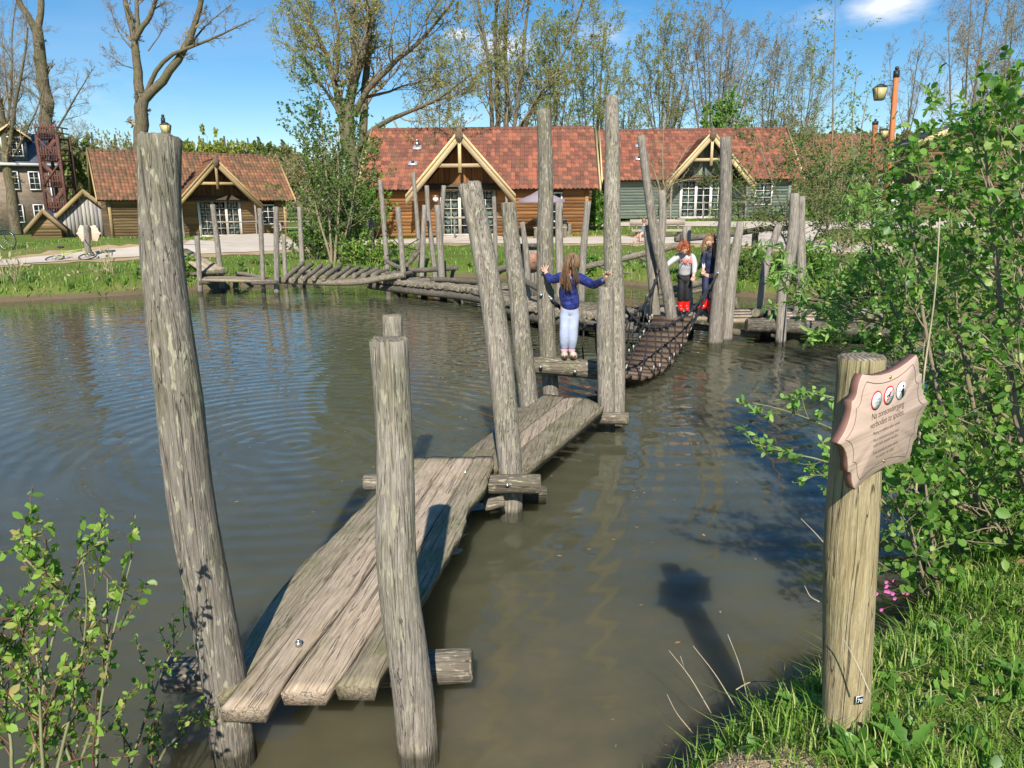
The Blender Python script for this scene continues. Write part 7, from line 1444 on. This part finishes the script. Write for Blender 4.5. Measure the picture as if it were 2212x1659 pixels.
# brick building at the left edge
bb = simple_house('brick_building', gpt(-22, 54), R(30), 8.6, 7, 5.1, 7.3, M['brick'], M['slate'], 'tall brown brick building with slate roof and white windows at the left edge', 'building', boards_=False, fasc=M['white'], ov=.3,
    wins=[(1.3, 2.0, 3.2, 4.5, 2, 3), (2.6, 3.3, 3.2, 4.5, 2, 3), (1.3, 2.0, .9, 2.2, 2, 3), (2.6, 3.3, .9, 2.2, 2, 3), (-.8, -.1, 3.2, 4.5, 2, 3), (-.8, -.1, .9, 2.2, 2, 3)])
b = MB(); b.box((0, -.38, 4.95), (9.2, .14, .2)); b.build('gutter', M['white'], bb, local=True); b = MB(); b.tube([(3.9, -.1, 0), (3.9, -.1, 4.9)], .05, 8); b.build('drain_pipe', M['zinc'], bb, local=True)
dm = MB(); dm.box((1.9, .95, 6.1), (1.7, 2.2, 1.7)); dm.build('dormer', M['slate'], bb, local=True); window(bb, 1.25, 2.55, 5.5, 6.85, -.17, 4, 3, M['white'], name='dormer_window')
for s in (-1, 1): V = [(1.9+s*1.2, -.5, 6.65), (1.9+s*1.2, 2.4, 6.65), (1.9, 2.6, 7.6), (1.9, -.5, 7.6)]; V += [(a_, b_, c_+.14) for a_, b_, c_ in V]; mk('dormer_roof', V, [np.array([(0, 1, 2, 3), (4, 5, 6, 7), (0, 1, 5, 4), (1, 2, 6, 5), (2, 3, 7, 6), (3, 0, 4, 7)])], M['yellow_wood'], bb, local=True)
mk('dormer_gable', [(1.0, -.2, 6.7), (2.8, -.2, 6.7), (1.9, -.2, 7.5)], [np.array([(0, 1, 2)])], M['board_dull'], bb, local=True)
# rusty brown stair tower
M['rust'] = plain('red_brown_timber', (.12, .05, .035), .8, .25, 8)
c = gpt(127, 52); c = gpt(136, 52); st = thing('stair_tower', c, 'open red brown timber stair tower beside the brick building', 'tower'); H_ = 6.6; wx = .68
for sx in (-1, 1):
    for sy in (-1, 1): b = MB(); b.box((c[0]+sx*wx, c[1]+sy*wx, c[2]+H_/2), (.16, .16, H_)); b.build('corner_post', M['rust'], st)
for lv in (1.6, 3.3, 5.0, 6.4):
    b = MB(); b.box((c[0], c[1], c[2]+lv), (2*wx, 2*wx, .08)); b.build('landing', M['rust'], st)
    for s in (0.35, .7): 
        for dx, dy, lx, ly in ((0, -wx, 2*wx, .06), (-wx, 0, .06, 2*wx), (wx, 0, .06, 2*wx)): b = MB(); b.box((c[0]+dx, c[1]+dy, c[2]+lv+s), (lx, ly, .08)); b.build('rail', M['rust'], st)
    for k in range(9): b = MB(); b.box((c[0]-wx+.17*k, c[1]-wx-.01, c[2]+lv+.45), (.08, .05, .9)); b.build('baluster', M['rust'], st)
for k, lv in enumerate((0, 1.6, 3.3, 5.0)): 
    s = 1 if k % 2 else -1; b = MB(); b.bar((c[0]-s*wx, c[1]-.6, c[2]+lv), (c[0]+s*wx, c[1]-.6, c[2]+min(lv+1.65, 6.5)), .12, .28); b.build('stair_flight', M['rust'], st)
    b = MB(); b.bar((c[0]+s*wx, c[1]-wx-.05, c[2]+lv), (c[0]-s*wx, c[1]-wx-.05, c[2]+min(lv+1.6, 6.5)), .08, .10); b.build('brace', M['rust'], st)
# low dark roofed sheds
sh = simple_house('shed', gpt(184, 49), R(30), 3.0, 5, 1.5, 2.9, M['plank_grey'], M['slate_dark'], 'low shed with dark felt roof and grey upright planks left of the left cottage', 'shed', ridge='y', ov=.3, fasc=M['yellow_old'], boards_=False)
for i in range(16): b = MB(); b.box((-1.68+.225*i, -.02, .78 + max(0, .55-abs(-1.68+.225*i)*.42)), (.2, .04, 1.56 + 2*max(0, .55-abs(-1.68+.225*i)*.42))); b.build('wall_plank', M['plank_grey'], sh, local=True)
simple_house('shed', gpt(93, 47), R(24), 1.6, 3, .8, 1.7, M['board_dull'], M['slate_dark'], 'smaller dark roofed shed between two bare trees', 'shed', ridge='y', ov=.3, fasc=M['yellow_old'])
simple_house('shed', gpt(1302, 50), R(-18), 3.2, 4, 2.6, 4.2, M['board_dull'], M['thatch'], 'small shed with grey mossy roof in the gap between the two cottages', 'shed', ridge='y', ov=.3)
simple_house('cottage', gpt(1800, 60), R(-10), 8.6, 6.0, 2.4, 5.0, M['board_dull'], M['beam_dark'], 'far cottage with brownish red tiled roof behind the young trees on the right', 'cottage', ridge='x', tiles=1, wins=[(1.9, 2.7, .8, 2.0, 2, 3), (3.1, 3.9, .8, 2.0, 2, 3)])
simple_house('cabin', gpt(2080, 41), R(-10), 4.8, 6.5, 3.9, 4.9, M['board_dull'], M['slate_dark'], 'dark brown lapped board cabin behind the alder bush on the right', 'cabin', ridge='y', ov=.5, wins=[(-1.6, -.8, 1.3, 2.4, 2, 2)])
simple_house('cabin', gpt(2190, 44), R(10), 4.6, 6, 2.2, 4.2, M['board_dull'], M['thatch'], 'lower cabin with grey roof at the right edge behind the alder bush', 'cabin', ridge='x', ov=.4)
simple_house('cabin', gpt(1950, 62), R(-20), 4.0, 5, 2.6, 4.6, M['board_dull'], M['slate_dark'], 'far small cabin seen between the lamp post and the dark cabin', 'cabin', ridge='y', ov=.4)
lgg = logthing('fallen_log', [(1940, 515, 12, 24), (2020, 515, 14, 23.5), (2090, 522, 14, 23), (2150, 540, 12, 22)], 'fallen reddish log beside the path behind the alder bush', mat=M['log'], n=10)

# ------------------------------------------------------------------ people
def skin_arrays(J, E, sub=2, root=0):
    """J rows (x, y, z, r) joined by edges E -> verts, tris of the grown surface"""
    me = bpy.data.meshes.new('skel'); me.from_pydata([tuple(j[:3]) for j in J], E, []); o = bpy.data.objects.new('skel', me); col.objects.link(o)
    md = o.modifiers.new('skin', 'SKIN'); md.use_smooth_shade = True
    for i, v in enumerate(me.skin_vertices[0].data): 
        r = J[i][3]; v.radius = (r, J[i][4] if len(J[i]) > 4 else r); v.use_root = (i == root)
    s = o.modifiers.new('sub', 'SUBSURF'); s.levels = sub; s.render_levels = sub
    bpy.context.view_layer.update(); dg = bpy.context.evaluated_depsgraph_get(); m2 = o.evaluated_get(dg).to_mesh(); m2.calc_loop_triangles()
    V = np.array([v.co[:] for v in m2.vertices]); T = np.array([t.vertices[:] for t in m2.loop_triangles]); o.evaluated_get(dg).to_mesh_clear(); bpy.data.objects.remove(o); return V, T
def grown(name, chains, mat, parent, extra=None, sub=2, wrinkle=0.0, step=.04, seed=0):
    """chains: lists of named joints in J, sharing joints; long bones are cut so that cloth can wrinkle"""
    rr = np.random.default_rng(seed); J = []; E = []; ids = {}
    for ch in chains:
        prev = None
        for p in ch:
            key = tuple(np.round(p[:3], 5))
            if key not in ids: ids[key] = len(J); J.append(list(p))
            cur = ids[key]
            if prev is not None and prev != cur:
                a, b = np.array(J[prev]), np.array(J[cur]); d = np.linalg.norm(b[:3]-a[:3]); k = int(d/step); last = prev
                for i in range(1, k):
                    q = a[:4]*(1-i/k) + b[:4]*(i/k); q[3] *= 1 + wrinkle*(1 if i % 2 else -1) + rr.normal()*wrinkle*.5; J.append(list(q)); E.append((last, len(J)-1)); last = len(J)-1
                E.append((last, cur))
            prev = cur
    V, T = skin_arrays(J, E, sub); mb = MB(); mb.add(V, (), T)
    if extra: 
        for e in extra: mb.tube(*e)
    Qs = [np.vstack(mb.Q)] if mb.Q else []
    return mk(name, np.vstack(mb.V), Qs + [np.vstack(mb.T)], mat, parent, smooth=True)
def hand_extra(palm, wrist, spread=.35, ln=.045, r=.0065, aim=None, curl=0.0):
    """four unequal fingers and a thumb leaving the palm"""
    palm, wrist = np.array(palm[:3]), np.array(wrist[:3]); f = palm-wrist; f /= np.linalg.norm(f); side_ = np.cross(f, (0, 1, 0) if aim is None else aim); side_ /= np.linalg.norm(side_); nn = np.cross(side_, f)
    out = []
    for k, (s, l) in enumerate([(-1, .8), (-.35, 1.0), (.3, .95), (1, .75)]):
        d = f + side_*s*spread; d /= np.linalg.norm(d); b0 = palm + side_*s*.018; m_ = b0 + d*ln*l*.55 + nn*curl*.01; out.append(([b0 - d*.01, m_, m_ + d*ln*l*.5*(1-curl*.5) - nn*curl*.02], [r*1.05, r, r*.75], 6))
    d = f*.35 + side_*1.0; d /= np.linalg.norm(d); b0 = palm - f*.025; out.append(([b0, b0 + d*.030, b0 + d*.042 + f*.012], [r*1.2, r*1.1, r*.8], 6)); return out
M['skin'] = plain('fair_skin', (0.62, 0.36, 0.26), 0.5, 0.06); M['navy_satin'] = plain('navy_quilted_jacket', (0.030, 0.042, 0.20), 0.32, 0.3, 26, bump=.8, bscale=38, spec=.6); M['ice_blue'] = plain('pale_blue_trousers', (0.40, 0.45, 0.58), 0.85, 0.08, 14, bump=.35, bscale=22)
M['navy'] = plain('navy_tracksuit', (0.018, 0.025, 0.065), 0.7, 0.3, 18, bump=.4, bscale=25); M['greyknit'] = plain('light_grey_sweater', (0.50, 0.49, 0.49), 0.9, 0.08, 18, bump=.4, bscale=25); M['blackcloth'] = plain('black_trousers', (0.016, 0.016, 0.018), 0.75, 0.3, 18, bump=.3, bscale=25)
M['redboot'] = plain('red_rubber', (0.62, 0.018, 0.014), 0.28, 0.1, spec=.7); M['shoe'] = plain('beige_shoe', (0.55, 0.45, 0.36), .6, .15); M['bronze'] = plain('bronze_shoe_patch', (.25, .13, .12), .3, .2, metal=.5); M['pinksock'] = plain('pink_sock', (.62, .33, .40), .8, .1)
def hairmat(nm, a, b): 
    m = NT(nm); c = m.ramp(m.n('ShaderNodeNewGeometry').outputs['Random Per Island'], [(0, a), (1, b)]); m.bsdf(c, .45, None, 0, .5); return m.m
M['hair_brown'] = hairmat('light_brown_hair', (.09, .048, .024), (.27, .16, .085)); M['hair_red'] = hairmat('red_hair', (.20, .045, .015), (.40, .12, .045)); M['hair_blond'] = hairmat('dark_blond_hair', (.13, .07, .03), (.31, .18, .085))
def hair(name, c, r, strands, mat, parent, rr, cap_dir=(0, 0, 1), face=None, tube_r=.0045, cap=1.0):
    """skull cap plus strands: strands = list of (root, [points]) guide curves with spread"""
    mb = MB(); c = np.array(c); n = 14; V = []; k = 0
    face = np.array(face, float)/np.linalg.norm(face)
    for i in range(9):
        th = i/8*2.05
        for j in range(n):
            ph = 2*math.pi*j/n; d = np.array([math.sin(th)*math.cos(ph), math.sin(th)*math.sin(ph), math.cos(th)]); f_ = d @ face; rr_ = r*(1.0 - (.16 if f_ > .45 and d[2] < .45 else 0)); V.append(c + d*rr_*[1, 1, 1.12]*(1+rr.normal()*.012))
    mb.add(V, [(i*n+j, (i+1)*n+j, (i+1)*n+(j+1) % n, i*n+(j+1) % n) for i in range(8) for j in range(n)])
    for (pts, spread0, spread1, cnt) in strands:
        pts = np.array(pts)
        for q in range(cnt):
            o0 = rr.normal(size=3)*spread0; o1 = rr.normal(size=3)*spread1; w = np.linspace(0, 1, len(pts))[:, None]**1.3; P = resample(pts + o0*(1-w) + o1*w, 9); mb.tube(P, np.linspace(tube_r, tube_r*.35, 9), 4, cap=False)
    return mb.build(name, mat, parent, smooth=True)
def face(parent, c, fwd, r=.075, up=(0, 0, 1)):
    c = np.array(c); f = np.array(fwd, float); f /= np.linalg.norm(f); s = np.cross(f, up); s /= np.linalg.norm(s); u = np.cross(s, f)
    b = MB(); b.ball(c + f*r*.98 - u*r*.12, (r*.14, r*.16, r*.18), 8, 6); b.build('nose', M['skin'], parent, smooth=True)
    for k in (-1, 1):
        b = MB(); b.ball(c + f*r*.86 + s*k*r*.38 + u*r*.1, r*.085, 8, 6); b.build('eye', M['eye'], parent, smooth=True)
        b = MB(); b.ball(c + s*k*r*.95, (r*.14, r*.2, r*.28), 8, 6); b.build('ear', M['skin'], parent, smooth=True)
    b = MB(); b.ball(c + f*r*.88 - u*r*.48, (r*.26, r*.1, r*.07), 8, 6); b.build('mouth', M['lip'], parent, smooth=True)
M['eye'] = plain('eye', (.04, .03, .025), .2, .1); M['lip'] = plain('lip', (.50, .17, .15), .5, .1)
rp_ = np.random.default_rng(9)
def j(u, v, y, r): return (*PY(u, v, y), r)
# girl in the blue jacket, seen from behind
g0 = PY(1228, 779, 7.38); P_ = thing('person', tuple(g0), 'girl in shiny navy jacket and pale blue trousers standing on a log, arms spread', 'person')
head = PY(1236, 566, 7.30); nk = j(1230, 590, 7.33, .036); ch = j(1229, 606, 7.35, .076); wa = j(1227, 634, 7.38, .072); hp = j(1231, 655, 7.39, .076)
sL, sR = j(1211, 598, 7.36, .042), j(1251, 600, 7.34, .042); eL, wL_, hL = j(1192, 606, 7.42, .030), j(1180, 592, 7.50, .022), j(1178, 582, 7.53, .022); eR, wR_, hR = j(1282, 616, 7.18, .030), j(1306, 605, 6.96, .022), j(1312, 594, 6.90, .022)
hl_, hr_ = j(1222, 662, 7.39, .062), j(1240, 662, 7.39, .062); kl, kr = j(1220, 712, 7.36, .045), j(1237, 712, 7.37, .045); al, ar = j(1219, 758, 7.39, .031), j(1235, 758, 7.40, .031)
body = grown('body', [[hp, wa, ch, nk, (*(head - [0, 0, .03]), .062), (*(head + [0, 0, .03]), .066)], [ch, sL, eL, wL_, hL], [ch, sR, eR, wR_, hR], [hp, hl_, kl, al], [hp, hr_, kr, ar]], M['skin'], P_, extra=hand_extra(hL, wL_, .55, .052, .0068) + hand_extra(hR, wR_, .45, .050, .0068), sub=2)
S_ = lambda t, f: (t[0], t[1], t[2], t[3]*f)
grown('jacket', [[(hp[0], hp[1], hp[2]-.07, .092), (hp[0], hp[1], hp[2]-.03, .100), (hp[0], hp[1], hp[2]+.04, .104), S_(wa, 1.40), S_(ch, 1.30), S_(nk, 1.35)], [S_(ch, 1.30), S_(sL, 1.30), S_(eL, 1.45), S_(wL_, 1.5)], [S_(ch, 1.30), S_(sR, 1.30), S_(eR, 1.45), S_(wR_, 1.5)]], M['navy_satin'], P_, wrinkle=.055, step=.028, sub=2, seed=1)
hp2 = (hp[0], hp[1], hp[2]-.05, .078)
grown('trousers', [[(hp[0], hp[1], hp[2]+.03, .078), hp2, (hl_[0], hl_[1], hl_[2]-.07, .066), S_(kl, 1.28), (kl[0], kl[1], kl[2]-.10, .054), (al[0], al[1], al[2]+.02, .042)], [hp2, (hr_[0], hr_[1], hr_[2]-.07, .066), S_(kr, 1.28), (kr[0], kr[1], kr[2]-.10, .054), (ar[0], ar[1], ar[2]+.02, .042)]], M['ice_blue'], P_, wrinkle=.05, step=.035, seed=2)
for k, a_ in enumerate((al, ar)):
    b = MB(); b.tube([np.array(a_[:3]) + [0, 0, .03], np.array(a_[:3]) - [0, 0, .02]], .036, 10); b.build('sock', M['pinksock'], P_, smooth=True)
    c0 = np.array(a_[:3]) + [.012*k, -.01, -.055]; b = MB(); b.ball(c0 + [.012*k, .045, 0], (.038, .085, .040), 12, 8); b.ball(c0 + [0, -.02, .018], (.036, .042, .038), 10, 8); s_ = b.build('shoe', M['shoe'], P_, smooth=True)
    b = MB(); b.ball(c0 + [0, -.035, .008], (.030, .032, .026), 10, 6); b.build('heel_patch', M['bronze'], s_, smooth=True)
pt = head + [-.025, -.055, .055]
hair('hair', head, .082, [([pt, pt + [-.02, -.075, .01], PY(1222, 585, 7.18), PY(1224, 603, 7.19), PY(1227, 622, 7.22)], .010, .022, 110), ([pt + [.02, 0, 0], pt + [.03, -.06, 0], PY(1238, 582, 7.18), PY(1244, 594, 7.2), PY(1248, 607, 7.22)], .010, .015, 34), ([pt, pt + [-.05, -.05, -.04], PY(1215, 590, 7.2), PY(1213, 612, 7.22)], .01, .012, 30)], M['hair_brown'], P_, rp_, face=(.25, 1, 0))
b = MB(); b.tube(np.array([pt + [math.cos(a)*.02, -.01, math.sin(a)*.02] for a in np.linspace(0, 6.28, 11)]), .006, 5, cap=False); b.build('hair_tie', M['hair_brown'], P_)
b = MB(); b.ball(head + [.074, .01, -.015], (.012, .02, .026), 8, 6); b.build('ear', M['skin'], P_, smooth=True)
# red haired girl in the grey sweater
g0 = PY(1480, 676, 11.25); P_ = thing('person', tuple(g0), 'red haired girl in grey sweater, black trousers and red boots, holding the left rope', 'person')
head = PY(1477, 536, 11.05); nk = j(1481, 547, 11.18, .038); ch = j(1481, 560, 11.2, .088); wa = j(1479, 580, 11.25, .078); hp = j(1479, 594, 11.27, .080)
sL, sR = j(1466, 553, 11.2, .045), j(1496, 553, 11.2, .045); eL, wL_, hL = j(1450, 565, 11.1, .033), j(1434, 579, 11.0, .024), j(1427, 585, 10.96, .024); eR, wR_, hR = j(1501, 573, 11.12, .033), j(1499, 592, 11.05, .024), j(1497, 601, 11.03, .024)
hl_, hr_ = j(1472, 600, 11.27, .058), j(1486, 600, 11.27, .058); kl, kr = j(1472, 622, 11.22, .046), j(1485, 622, 11.22, .046); al, ar = j(1470, 662, 11.25, .034), j(1483, 662, 11.25, .034)
grown('body', [[hp, wa, ch, nk, (*(head - [0, 0, .03]), .064), (*(head + [0, 0, .03]), .070)], [ch, sL, eL, wL_, hL], [ch, sR, eR, wR_, hR], [hp, hl_, kl, al], [hp, hr_, kr, ar]], M['skin'], P_, extra=hand_extra(hL, wL_, .2, .05, .008, curl=1) + hand_extra(hR, wR_, .25, .05, .008, curl=.3))
sw = grown('sweater', [[(*(lerp(hp[:3], wa[:3], -.05)), .098), (*(lerp(hp[:3], wa[:3], .4)), .104), S_(wa, 1.32), S_(ch, 1.25), S_(nk, 1.25)], [S_(ch, 1.25), S_(sL, 1.2), S_(eL, 1.35), S_(wL_, 1.4)], [S_(ch, 1.25), S_(sR, 1.2), S_(eR, 1.35), S_(wR_, 1.4)]], M['greyknit'], P_, wrinkle=.03, step=.04, seed=3)
M['coral'] = plain('coral_print', (.62, .14, .11), .8, .1)
for k, c_ in enumerate('AKE'):
    tx = bpy.data.curves.new('t', 'FONT'); tx.body = c_; tx.size = .095; tx.align_x = 'CENTER'; tx.align_y = 'CENTER'; tx.offset = .002; tmp = bpy.data.objects.new('t', tx); col.objects.link(tmp); q = PY(1474 + 7.5*k, 563, 11.2); o = text_mesh(tmp, 'printed_letter', M['coral'], sw, q[0]-P_.location[0], q[1]-.126 - (.003 if k == 1 else -.018)-P_.location[1], q[2]-P_.location[2])
grown('trousers', [[S_(hp, 1.05), S_(hl_, 1.15), S_(kl, 1.25), (kl[0], kl[1], kl[2]-.16, .056), (al[0], al[1], al[2]+.08, .05)], [S_(hp, 1.05), S_(hr_, 1.15), S_(kr, 1.25), (kr[0], kr[1], kr[2]-.16, .056), (ar[0], ar[1], ar[2]+.08, .05)]], M['blackcloth'], P_, wrinkle=.04, step=.05, seed=4)
def boots(P_, ankles, fwd, h=.20):
    for k, a_ in enumerate(ankles):
        a0 = np.array(a_[:3]); f = np.array(fwd[k] if isinstance(fwd, list) else fwd, float); f = f/np.linalg.norm(f)
        o = grown('boot', [[(*(a0 + [0, 0, h-.02]), .062), (*(a0 + [0, 0, .05]), .052), (*(a0 - [0, 0, .015]), .050), (*(a0 + f*.07 - [0, 0, .035]), .042), (*(a0 + f*.12 - [0, 0, .038]), .034)]], M['redboot'], P_, step=.08)
        s_ = math.atan2(f[1], f[0]); b = MB(); b.ball(a0 + f*.045 - [0, 0, .078], (.045, .045, .012), 12, 4); b.ball(a0 + f*.1 - [0, 0, .078], (.04, .04, .012), 12, 4); b.build('sole', M['sign_black'], o)
boots(P_, [(al[0], al[1], al[2], 1), (ar[0], ar[1], ar[2], 1)], (-.1, -1, 0), .17)
face(P_, head + [0, -.01, -.015], (.05, -.8, -.6), .070)
hair('hair', head + [0, .012, .012], .086, [([head + [0, .02, .08], head + [-.085, .01, .02], head + [-.09, .01, -.05]], .018, .012, 50), ([head + [0, .02, .08], head + [.085, .03, .03], head + [.09, .05, -.05], head + [.11, .06, -.09]], .018, .016, 50), ([head + [0, 0, .085], head + [0, -.06, .07], head + [-.03, -.075, .045]], .03, .015, 30)], M['hair_red'], P_, rp_, face=(.05, -.75, -.65))
# girl in the navy tracksuit
g0 = PY(1531, 676, 11.2); P_ = thing('person', tuple(g0), 'fair haired girl in navy tracksuit and red boots beside the tall pale post', 'person')
head = PY(1531, 521, 11.08); nk = j(1535, 534, 11.15, .036); ch = j(1534, 552, 11.18, .082); wa = j(1532, 578, 11.2, .070); hp = j(1531, 593, 11.2, .074)
sL, sR = j(1521, 545, 11.18, .042), j(1547, 544, 11.18, .042); eL, wL_, hL = j(1518, 566, 11.15, .031), j(1519, 580, 11.06, .023), j(1519, 588, 11.03, .023); eR, wR_, hR = j(1552, 564, 11.1, .031), j(1550, 582, 10.95, .023), j(1549, 590, 10.90, .023)
hl_, hr_ = j(1525, 600, 11.2, .056), j(1537, 600, 11.2, .056); kl, kr = j(1524, 622, 11.12, .045), j(1536, 622, 11.16, .045); al, ar = j(1522, 660, 11.12, .033), j(1535, 665, 11.08, .033)
grown('body', [[hp, wa, ch, nk, (*(head - [0, 0, .03]), .060), (*(head + [0, 0, .03]), .068)], [ch, sL, eL, wL_, hL], [ch, sR, eR, wR_, hR], [hp, hl_, kl, al], [hp, hr_, kr, ar]], M['skin'], P_, extra=hand_extra(hL, wL_, .25, .045, .008, curl=.5) + hand_extra(hR, wR_, .2, .045, .008, curl=1))
jk = grown('jacket', [[S_(hp, 1.15), S_(wa, 1.32), S_(ch, 1.22), S_(nk, 1.45)], [S_(ch, 1.22), S_(sL, 1.2), S_(eL, 1.3), S_(wL_, 1.35)], [S_(ch, 1.22), S_(sR, 1.2), S_(eR, 1.3), S_(wR_, 1.35)]], M['navy'], P_, wrinkle=.03, step=.04, seed=5)
for (e_, w2) in ((eR, wR_), (eL, wL_)):
    for k in (-1, 0, 1):
        d = np.array(w2[:3]) - np.array(e_[:3]); a0 = np.array(e_[:3]) + d*.2 + [.015*k, -.040, 0]; b = MB(); b.tube([a0, a0 + d*.68 + [0, .004, 0]], .0055, 5); b.build('white_stripe', M['sign_white'], jk)
grown('trousers', [[S_(hp, 1.12), S_(hl_, 1.12), S_(kl, 1.25), (kl[0], kl[1], kl[2]-.15, .055), (al[0], al[1], al[2]+.08, .05)], [S_(hp, 1.12), S_(hr_, 1.12), S_(kr, 1.25), (kr[0], kr[1], kr[2]-.15, .055), (ar[0], ar[1], ar[2]+.08, .05)]], M['navy'], P_, wrinkle=.05, step=.045, seed=6)
boots(P_, [(al[0], al[1], al[2], 1), (ar[0], ar[1], ar[2], 1)], [(-1, -.35, 0), (-.3, -1, 0)], .17)
face(P_, head + [0, -.005, -.012], (-.55, -.75, -.25), .068)
hair('hair', head + [.012, .015, .01], .081, [([head + [0, .0, .085], head + [-.07, -.02, .03], head + [-.09, -.02, -.07], head + [-.085, -.03, -.15]], .015, .015, 50), ([head + [.02, 0, .085], head + [.085, -.02, .02], head + [.095, -.04, -.10], head + [.10, -.05, -.20]], .02, .02, 70), ([head + [.02, .03, .085], head + [.07, .07, -.02], head + [.09, .06, -.18]], .02, .03, 40)], M['hair_blond'], P_, rp_, face=(-.5, -.8, 0))
# small child on a balance bike by the bench
g0 = PY(1388, 521, 30.5); zg = float(gz(g0[0], 30.5)); P_ = thing('person', (g0[0], 30.5, zg), 'small child in light blue top sitting on a little bike by the bench', 'person')
x, y, z = g0[0], 30.5, zg; dz = .05
hd = np.array([x+.02, y, z+.88]); grown('body', [[(x+.08, y, z+.42, .09), (x+.06, y, z+.6, .09), (x+.03, y, z+.75, .04), (*hd, .09)], [(x+.06, y, z+.66, .08), (x-.02, y-.12, z+.62, .04), (x-.18, y-.1, z+.5, .03)], [(x+.06, y, z+.66, .08), (x-.02, y+.12, z+.62, .04), (x-.18, y+.1, z+.5, .03)], [(x+.08, y, z+.42, .09), (x-.12, y-.1, z+.36, .05), (x-.10, y-.1, z+.06, .04)], [(x+.08, y, z+.42, .09), (x-.12, y+.1, z+.36, .05), (x-.10, y+.1, z+.06, .04)]], M['skin'], P_, step=.2)
M['skyblue'] = plain('sky_blue_shirt', (.25, .38, .72), .8, .08)
grown('shirt', [[(x+.08, y, z+.46, .11), (x+.06, y, z+.6, .115), (x+.05, y, z+.72, .07)], [(x+.06, y, z+.62, .1), (x-.02, y-.13, z+.60, .055), (x-.12, y-.12, z+.54, .045)], [(x+.06, y, z+.62, .1), (x-.02, y+.13, z+.60, .055), (x-.12, y+.12, z+.54, .045)]], M['skyblue'], P_, step=.2)
hair('hair', hd + [0, 0, .015], .10, [([hd + [0, 0, .09], hd + [.09, 0, .03], hd + [.11, 0, -.04]], .02, .02, 20)], M['hair_blond'], P_, rp_, face=(-1, -.2, 0))
bk2 = thing('balance_bike', (x-.05, y, zg), 'tiny pinkish balance bike under the small child by the bench', 'bicycle'); M['pinkpaint'] = plain('pink_paint', (.62, .33, .24), .5, .1)
for dx in (-.22, .22):
    a = np.linspace(0, 6.283, 21); b = MB(); b.tube(np.array([(x+dx+math.cos(q)*.14, y, zg+.16+math.sin(q)*.14) for q in a]), .025, 6, cap=False); b.build('wheel', M['pinkpaint'], bk2)
for p_, q_ in (((x-.22, y, zg+.16), (x-.16, y, zg+.48)), ((x-.18, y, zg+.36), (x+.12, y, zg+.34)), ((x+.22, y, zg+.16), (x+.1, y, zg+.38)), ((x-.16, y-.14, zg+.48), (x-.16, y+.14, zg+.48))): b = MB(); b.tube([p_, q_], .018, 6); b.build('frame_tube', M['pinkpaint'], bk2)

grown('shorts', [[(x+.08, y, z+.44, .105), (x-.02, y-.06, z+.40, .07)], [(x+.08, y, z+.44, .105), (x-.02, y+.06, z+.40, .07)]], M['ice_blue'], P_, step=.2)
# earth crumbs on the bare patch of the bank
rc = np.random.default_rng(4); mb = MB()
for k in range(420):
    a = rc.uniform(0, 6.28); q = .2*math.sqrt(rc.random()); x0, y0 = .57 + math.cos(a)*q, 1.70 + math.sin(a)*q*.9; r0 = rc.uniform(.001, .0035); mb.ball((x0, y0, float(gz(x0, y0)) + r0*.3), (r0*rc.uniform(.8, 1.4), r0*rc.uniform(.8, 1.4), r0*.8), 5, 4)
tag(mb.build('earth_crumbs', M['sand'], origin=(.62, 1.74, .55)), 'crumbs of dry earth on the bare patch of the near bank', 'earth', kind='stuff')
